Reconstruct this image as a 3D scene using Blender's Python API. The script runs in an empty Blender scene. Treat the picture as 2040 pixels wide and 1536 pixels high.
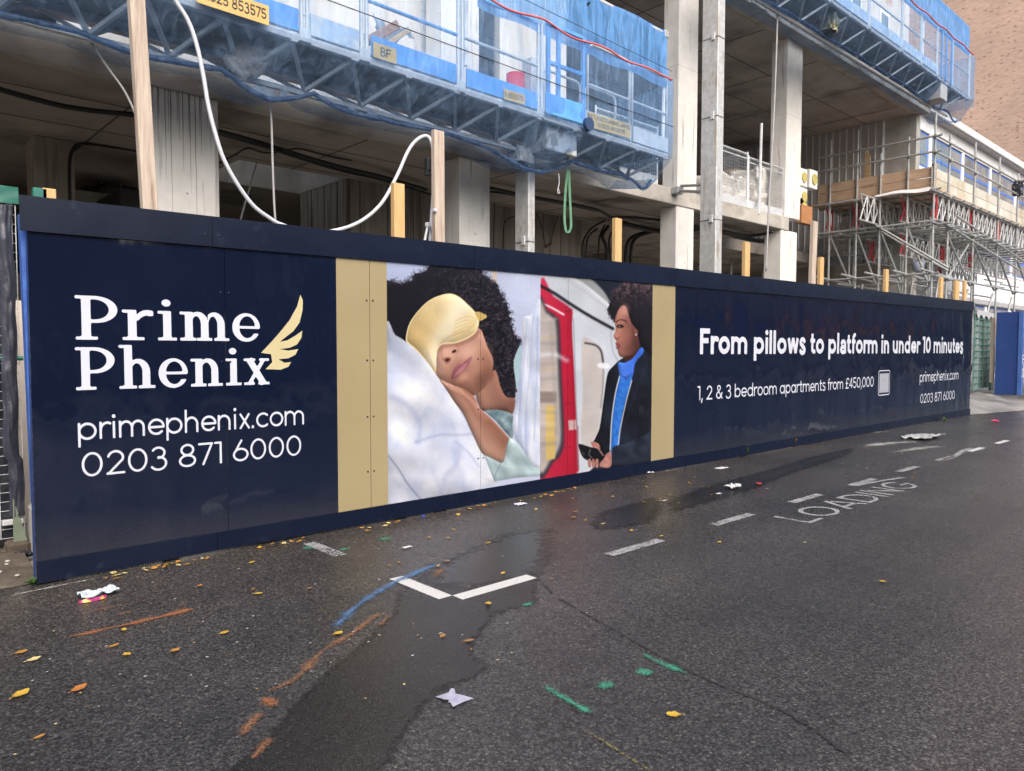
import bpy, math, random
import numpy as np
from mathutils import Vector, Matrix, noise as mnoise
random.seed(7)
rng = np.random.default_rng(11)
SC = bpy.context.scene
COL = SC.collection
R = math.radians

# ------------------------------------------------------------------ camera, sky, sun, exposure
# World: X runs along the hoarding, Y goes into the site, Z is up, metres. Hoarding face is Y = 0.
CF, CPITCH, CYAW, CROLL = 1480.0, -0.0472, 0.7456, 0.0013
CPOS = np.array([-0.933, -5.419, 1.481])
_F = np.array([math.sin(CYAW)*math.cos(CPITCH), math.cos(CYAW)*math.cos(CPITCH), math.sin(CPITCH)])
_R0 = np.array([math.cos(CYAW), -math.sin(CYAW), 0.0])
_U0 = np.cross(_R0, _F)
_R = math.cos(CROLL)*_R0 + math.sin(CROLL)*_U0
_U = -math.sin(CROLL)*_R0 + math.cos(CROLL)*_U0
cam = bpy.data.cameras.new('camera')
camo = bpy.data.objects.new('camera', cam); COL.objects.link(camo)
cam.sensor_width = 36.0; cam.lens = CF/2040*36.0; cam.clip_start = 0.05; cam.clip_end = 2000
camo.matrix_world = Matrix(((_R[0], _U[0], -_F[0], CPOS[0]), (_R[1], _U[1], -_F[1], CPOS[1]), (_R[2], _U[2], -_F[2], CPOS[2]), (0, 0, 0, 1)))
SC.camera = camo

SUN_EL, SUN_AZ = 42.0, 200.0           # overcast: a very soft sun from behind the camera's right shoulder
W = bpy.data.worlds.new('World'); SC.world = W; W.use_nodes = True
nt = W.node_tree; bg = nt.nodes['Background']
sky = nt.nodes.new('ShaderNodeTexSky'); sky.sky_type = 'NISHITA'; sky.sun_disc = False
sky.sun_elevation = R(SUN_EL); sky.sun_rotation = R(SUN_AZ)
sky.air_density = 1.0; sky.dust_density = 5.0; sky.ozone_density = 1.0
nt.links.new(sky.outputs[0], bg.inputs[0]); bg.inputs[1].default_value = 0.15
sun = bpy.data.lights.new('sun', 'SUN'); suno = bpy.data.objects.new('sun', sun); COL.objects.link(suno)
sun.energy = 1.5; sun.angle = R(60); sun.color = (1.0, 0.95, 0.89)
_az = R(SUN_AZ); _d = Vector((math.sin(_az)*math.cos(R(SUN_EL)), math.cos(_az)*math.cos(R(SUN_EL)), math.sin(R(SUN_EL))))
suno.rotation_euler = _d.to_track_quat('Z', 'Y').to_euler()
vs = SC.view_settings
vs.view_transform = 'Standard'; vs.look = 'None'; vs.gamma = 1.0; vs.use_curve_mapping = False
vs.exposure = 0.72
SC.cycles.transparent_max_bounces = 16
SC.cycles.max_bounces = 8

# ------------------------------------------------------------------ surveying helpers
def _ray(x, y): return _F + _R*(x-1020.0)/CF + _U*(768.0-y)/CF
def on(x, y, ax, v):
    r = _ray(x, y); t = (v-CPOS[ax])/r[ax]; return CPOS + r*t
def atX(x, y, v): return on(x, y, 0, v)
def atY(x, y, v): return on(x, y, 1, v)
def atZ(x, y, v=0.0): return on(x, y, 2, v)
def proj(P):
    d = np.asarray(P, float)-CPOS; z = d@_F
    return np.stack([1020+CF*(d@_R)/z, 768-CF*(d@_U)/z], -1)

# ------------------------------------------------------------------ mesh helpers
class MB:
    def __init__(s): s.v = []; s.f = []
    def add(s, vs, fs):
        o = len(s.v); s.v += [tuple(map(float, p)) for p in vs]; s.f += [tuple(i+o for i in f) for f in fs]; return s
    def box(s, x0, x1, y0, y1, z0, z1, ch=0.0):
        if x0 > x1: x0, x1 = x1, x0
        if y0 > y1: y0, y1 = y1, y0
        if z0 > z1: z0, z1 = z1, z0
        c = [((x0+x1)/2), ((y0+y1)/2), ((z0+z1)/2)]; h = [(x1-x0)/2, (y1-y0)/2, (z1-z0)/2]
        return s.obox(c, (1, 0, 0), (0, 1, 0), (0, 0, 1), h, ch)
    def obox(s, c, ax, ay, az, h, ch=0.0):
        c = Vector(c); ax = Vector(ax); ay = Vector(ay); az = Vector(az)
        P = lambda a, b, d: c+ax*a+ay*b+az*d
        if ch <= 0:
            vs = [P(sx*h[0], sy*h[1], sz*h[2]) for sz in (-1, 1) for sy in (-1, 1) for sx in (-1, 1)]
            return s.add(vs, [(0, 2, 3, 1), (4, 5, 7, 6), (0, 1, 5, 4), (2, 6, 7, 3), (0, 4, 6, 2), (1, 3, 7, 5)])
        ch = min(ch, .45*min(h)*2)
        vs = []; idx = {}
        for sx in (-1, 1):
            for sy in (-1, 1):
                for sz in (-1, 1):
                    for k in range(3):
                        q = [sx*(h[0]-ch), sy*(h[1]-ch), sz*(h[2]-ch)]; q[k] += (sx, sy, sz)[k]*ch
                        idx[(sx, sy, sz, k)] = len(vs); vs.append(P(*q))
        fs = []
        for k in range(3):
            a, b = [(1, 2), (2, 0), (0, 1)][k]
            for sg in (-1, 1):
                loop = []
                for (u, w) in ((-1, -1), (1, -1), (1, 1), (-1, 1)):
                    t = [0, 0, 0]; t[k] = sg; t[a] = u; t[b] = w; loop.append(idx[(t[0], t[1], t[2], k)])
                fs.append(tuple(loop if sg > 0 else loop[::-1]))
        for k in range(3):      # edges parallel to axis k
            a, b = [(1, 2), (2, 0), (0, 1)][k]
            for u in (-1, 1):
                for w in (-1, 1):
                    t = [0, 0, 0]; t[a] = u; t[b] = w
                    t0 = list(t); t0[k] = -1; t1 = list(t); t1[k] = 1
                    q = (idx[(*t0, a)], idx[(*t1, a)], idx[(*t1, b)], idx[(*t0, b)])
                    fs.append(q if u*w > 0 else q[::-1])
        for sx in (-1, 1):
            for sy in (-1, 1):
                for sz in (-1, 1):
                    q = (idx[(sx, sy, sz, 0)], idx[(sx, sy, sz, 1)], idx[(sx, sy, sz, 2)])
                    fs.append(q if sx*sy*sz > 0 else q[::-1])
        return s.add(vs, fs)
    def beam(s, p0, p1, w, h, up=(0, 0, 1), ch=0.0):
        p0 = Vector(p0); p1 = Vector(p1); d = p1-p0; L = d.length; d.normalize(); u = Vector(up)
        sx = d.cross(u)
        if sx.length < 1e-4: sx = d.cross(Vector((1, 0, 0)))
        sx.normalize(); u = sx.cross(d)
        return s.obox((p0+p1)/2, d, sx, u, (L/2, w/2, h/2), ch)
    def tube(s, pts, r, n=8, cap=True):
        pts = [Vector(p) for p in pts]; m = len(pts); rs = r if isinstance(r, (list, tuple)) else [r]*m
        o = len(s.v); pn = None
        for i, p in enumerate(pts):
            t = (pts[min(i+1, m-1)]-pts[max(i-1, 0)]); t.normalize()
            if pn is None:
                pn = t.cross(Vector((0, 0, 1)))
                if pn.length < 1e-3: pn = t.cross(Vector((1, 0, 0)))
            else: pn = pn - t*pn.dot(t)
            pn.normalize(); b = t.cross(pn)
            for k in range(n):
                a = 2*math.pi*k/n; q = p+(pn*math.cos(a)+b*math.sin(a))*rs[i]; s.v.append(tuple(q))
        for i in range(m-1):
            for k in range(n):
                k2 = (k+1) % n
                s.f.append((o+i*n+k, o+i*n+k2, o+(i+1)*n+k2, o+(i+1)*n+k))
        if cap:
            s.f.append(tuple(o+k for k in range(n))[::-1]); s.f.append(tuple(o+(m-1)*n+k for k in range(n)))
        return s
    def poly(s, pts):
        return s.add(pts, [tuple(range(len(pts)))])
    def slab(s, pts, d):          # closed outline pts (3D) extruded by vector d
        n = len(pts); d = Vector(d); a = [Vector(p) for p in pts]; b = [p+d for p in a]
        return s.add(a+b, [tuple(range(n))[::-1], tuple(range(n, 2*n))]+[(i, (i+1) % n, n+(i+1) % n, n+i) for i in range(n)])
    def grid(s, fn, nu, nv):
        o = len(s.v)
        for j in range(nv+1):
            for i in range(nu+1): s.v.append(tuple(map(float, fn(i/nu, j/nv))))
        for j in range(nv):
            for i in range(nu):
                a = o+j*(nu+1)+i; s.f.append((a, a+1, a+nu+2, a+nu+1))
        return s

def obj(name, mb, mat, parent=None, smooth=False):
    me = bpy.data.meshes.new(name)
    if isinstance(mb, MB): me.from_pydata(mb.v, [], mb.f)
    else: me = mb
    me.update()
    if mat is not None and not me.materials: me.materials.append(mat)
    if smooth: me.polygons.foreach_set('use_smooth', [True]*len(me.polygons))
    o = bpy.data.objects.new(name, me); COL.objects.link(o)
    if parent is not None:
        o.parent = parent
        loc = parent.location.copy() if parent.parent is None else Vector((0, 0, 0))
        o.matrix_parent_inverse = Matrix.Translation(-loc) if parent.parent is None and parent.type == 'EMPTY' else Matrix.Identity(4)
    return o
def tag(o, label, cat=None, group=None):
    o['label'] = label
    if cat: o['category'] = cat
    if group: o['group'] = group
    return o
def thing(name, label, cat, loc=(0, 0, 0), group=None):
    o = bpy.data.objects.new(name, None); o.empty_display_size = .2; COL.objects.link(o); o.location = loc
    return tag(o, label, cat, group)
def single(name, mb, mat, label, cat, group=None, smooth=False):
    return tag(obj(name, mb, mat, None, smooth), label, cat, group)
def structure(name, mb, mat, parent=None):
    o = obj(name, mb, mat, parent)
    if parent is None: o['kind'] = 'structure'
    return o
def smoothpath(pts, n=8, closed=False):
    P = [np.array(p, float) for p in pts]; out = []; m = len(P)
    rngi = range(m) if closed else range(m-1)
    for i in rngi:
        if closed: a, b, c, d = P[(i-1) % m], P[i], P[(i+1) % m], P[(i+2) % m]
        else: a, b, c, d = P[max(i-1, 0)], P[i], P[i+1], P[min(i+2, m-1)]
        for k in range(n):
            t = k/n; out.append(.5*((2*b)+(-a+c)*t+(2*a-5*b+4*c-d)*t*t+(-a+3*b-3*c+d)*t**3))
    if not closed: out.append(P[-1])
    return out
def vn(x, y=0.0, z=0.0): return mnoise.noise(Vector((x, y, z)))

# ------------------------------------------------------------------ materials
def lin(r, g, b):
    f = lambda c: ((c/255+.055)/1.055)**2.4 if c > 10 else c/255/12.92
    return (f(r), f(g), f(b), 1.0)
MATS = {}
def M(name, c1, c2=None, scale=4.0, rough=.7, rough2=None, metal=0.0, bump=0.0, bscale=40.0, stretch=(1, 1, 1), spec=.5,
      stain=None, sscale=1.2, sstretch=(1, 1, 1), slo=.5, shi=.7, rnd=.0, coat=0.0, objco=False, wave=None):
    if name in MATS: return MATS[name]
    m = bpy.data.materials.new(name); m.use_nodes = True; t = m.node_tree; N = t.nodes.new; L = t.links.new
    b = t.nodes['Principled BSDF']; b.inputs['Roughness'].default_value = rough; b.inputs['Metallic'].default_value = metal
    b.inputs['Specular IOR Level'].default_value = spec
    if coat: b.inputs['Coat Weight'].default_value = coat; b.inputs['Coat Roughness'].default_value = .08
    if objco: co = N('ShaderNodeTexCoord').outputs['Object']
    else: co = N('ShaderNodeNewGeometry').outputs['Position']
    def mapped(st):
        mp = N('ShaderNodeMapping'); mp.inputs['Scale'].default_value = st; L(co, mp.inputs[0]); return mp.outputs[0]
    base = mapped(stretch)
    c2 = c2 or c1
    n1 = N('ShaderNodeTexNoise'); n1.inputs['Scale'].default_value = scale; n1.inputs['Detail'].default_value = 7; n1.inputs['Roughness'].default_value = .62
    L(base, n1.inputs[0])
    rp = N('ShaderNodeValToRGB'); rp.color_ramp.elements[0].position = .32; rp.color_ramp.elements[1].position = .68
    rp.color_ramp.elements[0].color = (*c1[:3], 1); rp.color_ramp.elements[1].color = (*c2[:3], 1); L(n1.outputs[0], rp.inputs[0])
    col = rp.outputs[0]
    if stain is not None:
        n2 = N('ShaderNodeTexNoise'); n2.inputs['Scale'].default_value = sscale; n2.inputs['Detail'].default_value = 8; L(mapped(sstretch), n2.inputs[0])
        r2 = N('ShaderNodeValToRGB'); r2.color_ramp.elements[0].position = slo; r2.color_ramp.elements[1].position = shi; L(n2.outputs[0], r2.inputs[0])
        mx = N('ShaderNodeMixRGB'); L(r2.outputs[0], mx.inputs[0]); L(col, mx.inputs[1]); mx.inputs[2].default_value = (*stain[:3], 1); col = mx.outputs[0]
    if rnd:
        oi = N('ShaderNodeObjectInfo'); ma = N('ShaderNodeMapRange'); ma.inputs[3].default_value = 1-rnd; ma.inputs[4].default_value = 1+rnd; L(oi.outputs['Random'], ma.inputs[0])
        hs = N('ShaderNodeHueSaturation'); L(ma.outputs[0], hs.inputs['Value']); L(col, hs.inputs['Color']); col = hs.outputs[0]
    L(col, b.inputs['Base Color'])
    if rough2 is not None:
        mr = N('ShaderNodeMapRange'); mr.inputs[1].default_value = .3; mr.inputs[2].default_value = .7; mr.inputs[3].default_value = rough; mr.inputs[4].default_value = rough2
        L(n1.outputs[0], mr.inputs[0]); L(mr.outputs[0], b.inputs['Roughness'])
    if bump:
        n3 = N('ShaderNodeTexNoise'); n3.inputs['Scale'].default_value = bscale; n3.inputs['Detail'].default_value = 5; L(base, n3.inputs[0])
        bp = N('ShaderNodeBump'); bp.inputs['Strength'].default_value = bump; bp.inputs['Distance'].default_value = .02; L(n3.outputs[0], bp.inputs['Height']); L(bp.outputs[0], b.inputs['Normal'])
    MATS[name] = m; return m

CONC = M('cast_concrete', (.36, .35, .32), (.50, .49, .45), 2.2, .85, bump=.25, bscale=25, stain=(.20, .185, .16), sscale=1.0, sstretch=(3, 3, .5), slo=.56, shi=.78)
CONC_P = M('pale_column_concrete', (.60, .585, .555), (.72, .705, .675), 3, .8, bump=.2, bscale=30, stain=(.26, .25, .23), sscale=2.2, sstretch=(6, 6, .45), slo=.60, shi=.74)
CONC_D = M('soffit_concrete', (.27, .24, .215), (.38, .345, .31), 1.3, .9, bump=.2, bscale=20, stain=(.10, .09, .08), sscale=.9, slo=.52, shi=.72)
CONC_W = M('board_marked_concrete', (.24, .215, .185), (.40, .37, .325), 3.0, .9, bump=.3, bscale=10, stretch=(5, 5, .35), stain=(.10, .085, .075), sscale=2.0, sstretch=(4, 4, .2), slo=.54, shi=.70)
CONC_E = M('slab_edge_concrete', (.33, .31, .28), (.50, .475, .43), 1.6, .88, bump=.3, bscale=22, stain=(.15, .135, .12), sscale=1.4, sstretch=(1, 1, 2), slo=.5, shi=.75)
SITE = M('site_floor', (.26, .245, .225), (.42, .40, .365), 1.2, .95, bump=.5, bscale=9)
EARTH = M('bare_earth', (.055, .043, .033), (.13, .105, .08), 5, .95, bump=.9, bscale=16, stain=(.20, .17, .13), sscale=3, slo=.55, shi=.7)
GALV = M('galvanised_steel', (.48, .50, .52), (.62, .64, .66), 9, .45, rough2=.6, metal=.25, bump=.05, bscale=60)
GALV_W = M('weathered_galvanised_steel', (.42, .43, .43), (.60, .61, .61), 12, .55, metal=.35, stain=(.33, .27, .20), sscale=2.5, sstretch=(5, 5, .6), slo=.58, shi=.72)
TUBE = M('scaffold_tube_steel', (.30, .31, .31), (.44, .45, .45), 7, .5, metal=.3, stain=(.25, .22, .19), sscale=4, slo=.6, shi=.75)
ALU = M('aluminium_lattice', (.46, .47, .48), (.60, .61, .62), 6, .42, metal=.5)
REDP = M('red_paint', (.33, .02, .03), (.45, .04, .05), 6, .5)
BLUEP = M('blue_machine_paint', (.07, .25, .60), (.12, .36, .72), 5, .45, stain=(.2, .32, .55), sscale=6, slo=.62, shi=.75)
BLUEP_D = M('dark_blue_ply_paint', (.018, .045, .17), (.028, .07, .24), 3, .55, bump=.15, bscale=20)
WOODN = M('new_pine', (.50, .31, .125), (.62, .42, .20), 3.0, .65, bump=.15, bscale=14, stretch=(14, 14, 1.2), stain=(.46, .27, .11), sscale=2.5, sstretch=(9, 9, 1.5), slo=.60, shi=.74)
WOODO = M('weathered_timber', (.38, .305, .245), (.54, .46, .385), 3.0, .8, bump=.3, bscale=14, stretch=(16, 16, 1.0), stain=(.24, .17, .125), sscale=2.2, sstretch=(9, 9, .8), slo=.56, shi=.72)
BOARD = M('brown_scaffold_board', (.38, .25, .165), (.54, .38, .26), 2.5, .8, bump=.25, bscale=10, stretch=(1.2, 1.2, 14), stain=(.22, .14, .09), sscale=2, sstretch=(1, 1, 6), slo=.58, shi=.75, rnd=.12)
BOARDG = M('grey_scaffold_board', (.44, .42, .38), (.58, .56, .51), 2.5, .85, bump=.2, bscale=10, stretch=(1, 1, 10), stain=(.36, .32, .22), sscale=1.2, slo=.5, shi=.7, rnd=.08)
BLACKC = M('black_cable_rubber', (.012, .012, .013), (.02, .02, .022), 5, .55)
WHITEH = M('white_hose_plastic', (.50, .52, .57), (.58, .60, .65), 5, .35)
GREYC = M('grey_cable', (.30, .30, .31), (.38, .38, .39), 5, .6)
WHITEV = M('white_vinyl', (.50, .53, .61), (.54, .57, .65), 5, .35)
GOLD = M('gold_vinyl', (.275, .225, .125), (.30, .25, .142), 1.2, .32)
WHITEC = M('white_cladding', (.70, .72, .76), (.80, .82, .85), 3, .45, stain=(.55, .57, .6), sscale=3, slo=.6, shi=.8)
WHITEF = M('white_fascia', (.74, .74, .73), (.84, .84, .83), 2, .5, stain=(.5, .49, .46), sscale=5, sstretch=(2, 2, .6), slo=.6, shi=.8)
GREYM = M('grey_metal_cladding', (.42, .41, .41), (.52, .51, .51), 1.0, .5)
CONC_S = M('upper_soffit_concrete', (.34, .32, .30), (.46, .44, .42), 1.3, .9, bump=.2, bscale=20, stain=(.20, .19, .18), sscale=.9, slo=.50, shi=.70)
BLUEW = M('blue_window_frame', (.05, .13, .46), (.07, .19, .58), 4, .4)
GLASS = M('window_glass', (.10, .13, .15), (.24, .28, .30), .8, .08, spec=.8)
BLACKP = M('black_polythene', (.012, .014, .022), (.03, .033, .045), 8, .28, bump=.6, bscale=9)
GREENP = M('green_sheet', (.01, .11, .085), (.02, .17, .125), 8, .5)
YELLOWS = M('yellow_sign', (.50, .33, .10), (.58, .40, .15), 6, .5)
INK = M('black_print', (.02, .02, .03), None, 4, .6)
WRAP = M('white_wrapped_blocks', (.62, .61, .58), (.80, .79, .77), 7, .4, bump=.4, bscale=16)
YFOAM = M('yellow_foam', (.38, .33, .10), (.50, .44, .16), 30, .9)
CARTON = M('white_carton', (.70, .69, .66), (.80, .79, .77), 4, .7)
ORANGE = M('orange_brown_timber', (.30, .13, .05), (.42, .20, .08), 3, .7, stretch=(1, 1, 8))
PLYB = M('raw_plywood', (.46, .31, .16), (.62, .44, .26), 3, .7, stretch=(1, 1, 5))
PANELG = M('pale_wall_panel', (.52, .50, .47), (.64, .62, .59), 1.5, .8, stain=(.40, .385, .36), sscale=1.5, sstretch=(3, 3, .5), slo=.5, shi=.75)
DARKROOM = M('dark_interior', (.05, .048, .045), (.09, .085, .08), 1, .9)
STRAP = M('green_strap_webbing', (.07, .20, .12), (.15, .33, .20), 20, .7)
def newmat(name):
    m = bpy.data.materials.new(name); m.use_nodes = True; t = m.node_tree
    MATS[name] = m
    return m, t, t.nodes.new, t.links.new, t.nodes['Principled BSDF']

def ramp(N, L, src, stops):
    r = N('ShaderNodeValToRGB'); e = r.color_ramp.elements
    while len(e) < len(stops): e.new(.5)
    for k, (p, c) in enumerate(stops):
        e[k].position = p; e[k].color = (*c[:3], 1) if len(c) > 1 else (c[0],)*3+(1,)
    L(src, r.inputs[0]); return r.outputs[0]

# navy gloss board: laminated, slightly wavy so that reflections wobble, dusty at the foot
def navy_mat():
    m, t, N, L, b = newmat('navy_gloss_laminate')
    geo = N('ShaderNodeNewGeometry'); P = geo.outputs['Position']
    n = N('ShaderNodeTexNoise'); n.inputs['Scale'].default_value = 1.3; n.inputs['Detail'].default_value = 4; L(P, n.inputs[0])
    c = ramp(N, L, n.outputs[0], [(.3, (.0036, .0070, .0215)), (.7, (.0044, .0084, .025))])
    d = N('ShaderNodeTexNoise'); d.inputs['Scale'].default_value = 55; d.inputs['Detail'].default_value = 6; L(P, d.inputs[0])
    sep = N('ShaderNodeSeparateXYZ'); L(P, sep.inputs[0])
    mr = N('ShaderNodeMapRange'); mr.inputs[1].default_value = .42; mr.inputs[2].default_value = .02; mr.inputs[3].default_value = 0; mr.inputs[4].default_value = .38; L(sep.outputs[2], mr.inputs[0])
    mul = N('ShaderNodeMath'); mul.operation = 'MULTIPLY'; L(mr.outputs[0], mul.inputs[0]); L(d.outputs[0], mul.inputs[1])
    mx = N('ShaderNodeMixRGB'); L(mul.outputs[0], mx.inputs[0]); L(c, mx.inputs[1]); mx.inputs[2].default_value = (.10, .095, .085, 1)
    L(mx.outputs[0], b.inputs['Base Color'])
    rr = N('ShaderNodeMapRange'); rr.inputs[3].default_value = .07; rr.inputs[4].default_value = .45; L(mul.outputs[0], rr.inputs[0]); L(rr.outputs[0], b.inputs['Roughness'])
    b.inputs['Specular IOR Level'].default_value = .60
    oi = N('ShaderNodeObjectInfo'); ml = N('ShaderNodeMath'); ml.operation = 'MULTIPLY'; L(oi.outputs['Random'], ml.inputs[0]); ml.inputs[1].default_value = 57.0
    av = N('ShaderNodeVectorMath'); L(P, av.inputs[0]); L(ml.outputs[0], av.inputs[1])
    mp = N('ShaderNodeMapping'); mp.inputs['Scale'].default_value = (1.6, 1, .8); L(av.outputs[0], mp.inputs[0])
    w = N('ShaderNodeTexNoise'); w.inputs['Scale'].default_value = 1.5; w.inputs['Detail'].default_value = 1; L(mp.outputs[0], w.inputs[0])
    w2 = N('ShaderNodeTexNoise'); w2.inputs['Scale'].default_value = 7; w2.inputs['Detail'].default_value = 1; L(mp.outputs[0], w2.inputs[0])
    ad = N('ShaderNodeMath'); ad.operation = 'MULTIPLY_ADD'; L(w2.outputs[0], ad.inputs[0]); ad.inputs[1].default_value = .07; L(w.outputs[0], ad.inputs[2])
    bp = N('ShaderNodeBump'); bp.inputs['Strength'].default_value = .8; bp.inputs['Distance'].default_value = .035; L(ad.outputs[0], bp.inputs['Height']); L(bp.outputs[0], b.inputs['Normal'])
    return m
NAVY = navy_mat()
NAVYT = M('navy_satin_trim', (.0032, .0064, .0195), (.0041, .0082, .024), 2.0, .24, rough2=.34, stain=(.014, .020, .042), sscale=9, slo=.62, shi=.8, spec=.3)

def print_mat():
    m, t, N, L, b = newmat('printed_photograph')
    a = N('ShaderNodeVertexColor'); a.layer_name = 'Col'; L(a.outputs[0], b.inputs['Base Color'])
    b.inputs['Roughness'].default_value = .30; b.inputs['Specular IOR Level'].default_value = .4
    return m
PRINT = print_mat()

def asphalt(name, dark=1.0, agg=85.0, wet=0.0, fade=False):
    m, t, N, L, b = newmat(name)
    P = N('ShaderNodeNewGeometry').outputs['Position']
    v = N('ShaderNodeTexVoronoi'); v.inputs['Scale'].default_value = agg; v.inputs['Randomness'].default_value = 1; L(P, v.inputs[0])
    v2 = N('ShaderNodeTexVoronoi'); v2.inputs['Scale'].default_value = agg*1.9; L(P, v2.inputs[0])
    sp = N('ShaderNodeSeparateColor'); L(v.outputs['Color'], sp.inputs[0])
    st = ramp(N, L, sp.outputs[0], [(0, (.034*dark, .0335*dark, .0355*dark)), (.5, (.055*dark, .0545*dark, .0575*dark)), (.8, (.078*dark, .077*dark, .080*dark)), (.96, (.105*dark, .103*dark, .103*dark)), (1.0, (.17*dark, .165*dark, .158*dark))])
    edge = ramp(N, L, v.outputs['Distance'], [(.35, (1, 1, 1)), (.72, (.34, .34, .34))])
    mu = N('ShaderNodeMixRGB'); mu.blend_type = 'MULTIPLY'; mu.inputs[0].default_value = 1; L(st, mu.inputs[1]); L(edge, mu.inputs[2])
    big = N('ShaderNodeTexNoise'); big.inputs['Scale'].default_value = .55; big.inputs['Detail'].default_value = 9; big.inputs['Roughness'].default_value = .6; L(P, big.inputs[0])
    bc = ramp(N, L, big.outputs[0], [(.28, (.62, .62, .65)), (.5, (1, 1, 1)), (.72, (1.35, 1.28, 1.20))])
    m2 = N('ShaderNodeMixRGB'); m2.blend_type = 'MULTIPLY'; m2.inputs[0].default_value = 1; L(mu.outputs[0], m2.inputs[1]); L(bc, m2.inputs[2])
    mps = N('ShaderNodeMapping'); mps.inputs['Scale'].default_value = (.10, 1.5, 1); L(P, mps.inputs[0])
    tk = N('ShaderNodeTexNoise'); tk.inputs['Scale'].default_value = 1; tk.inputs['Detail'].default_value = 4; L(mps.outputs[0], tk.inputs[0])
    m4 = N('ShaderNodeMixRGB'); m4.blend_type = 'MULTIPLY'; m4.inputs[0].default_value = 1; L(m2.outputs[0], m4.inputs[1]); L(ramp(N, L, tk.outputs[0], [(.32, (.80, .80, .82)), (.68, (1.16, 1.15, 1.14))]), m4.inputs[2])
    sy = N('ShaderNodeSeparateXYZ'); L(P, sy.inputs[0]); yr = N('ShaderNodeMapRange'); yr.inputs[1].default_value = -2.4; yr.inputs[2].default_value = -.5; L(sy.outputs[1], yr.inputs[0])
    m5 = N('ShaderNodeMixRGB'); m5.blend_type = 'MULTIPLY'; L(yr.outputs[0], m5.inputs[0]); L(m4.outputs[0], m5.inputs[1]); m5.inputs[2].default_value = (1.10, 1.0, .90, 1); m2 = m5
    L(m2.outputs[0], b.inputs['Base Color'])
    # damp film: pools where a broad noise is low
    wn = N('ShaderNodeTexNoise'); wn.inputs['Scale'].default_value = .38; wn.inputs['Detail'].default_value = 5; L(P, wn.inputs[0])
    wm = N('ShaderNodeMapRange'); wm.inputs[1].default_value = .42; wm.inputs[2].default_value = .60; wm.inputs[3].default_value = .30-.22*wet; wm.inputs[4].default_value = .52-.40*wet; L(wn.outputs[0], wm.inputs[0])
    rs = N('ShaderNodeMath'); rs.operation = 'MULTIPLY_ADD'; L(sp.outputs[1], rs.inputs[0]); rs.inputs[1].default_value = .22-.14*wet; L(wm.outputs[0], rs.inputs[2]); L(rs.outputs[0], b.inputs['Roughness'])
    b.inputs['Specular IOR Level'].default_value = .5
    hs = N('ShaderNodeMath'); hs.operation = 'MULTIPLY_ADD'; L(v2.outputs['Distance'], hs.inputs[0]); hs.inputs[1].default_value = .5; L(v.outputs['Distance'], hs.inputs[2])
    bp = N('ShaderNodeBump'); bp.invert = True; bp.inputs['Strength'].default_value = .66-.42*wet; bp.inputs['Distance'].default_value = .006; L(hs.outputs[0], bp.inputs['Height']); L(bp.outputs[0], b.inputs['Normal'])
    if fade:
        out = t.nodes['Material Output']; va = N('ShaderNodeVertexColor'); va.layer_name = 'Fade'; sv = N('ShaderNodeSeparateColor'); L(va.outputs[0], sv.inputs[0])
        en = N('ShaderNodeTexNoise'); en.inputs['Scale'].default_value = 14; en.inputs['Detail'].default_value = 6; L(P, en.inputs[0])
        ea = N('ShaderNodeMath'); ea.operation = 'MULTIPLY_ADD'; L(en.outputs[0], ea.inputs[0]); ea.inputs[1].default_value = .9; L(sv.outputs[0], ea.inputs[2])
        em = N('ShaderNodeMapRange'); em.inputs[1].default_value = .78; em.inputs[2].default_value = 1.12; L(ea.outputs[0], em.inputs[0])
        tr = N('ShaderNodeBsdfTransparent'); mx = N('ShaderNodeMixShader'); L(em.outputs[0], mx.inputs[0]); L(tr.outputs[0], mx.inputs[1]); L(b.outputs[0], mx.inputs[2]); L(mx.outputs[0], out.inputs[0])
    return m
ASPH = asphalt('road_asphalt', .95, 88, .62)
ASPH_P = asphalt('trench_patch_asphalt', .36, 120, .80, True)
ASPH_W = asphalt('standing_water_asphalt', .36, 100, 1.0, True)
ASPH_F = asphalt('fine_footway_asphalt', 1.0, 150, .35)

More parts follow.
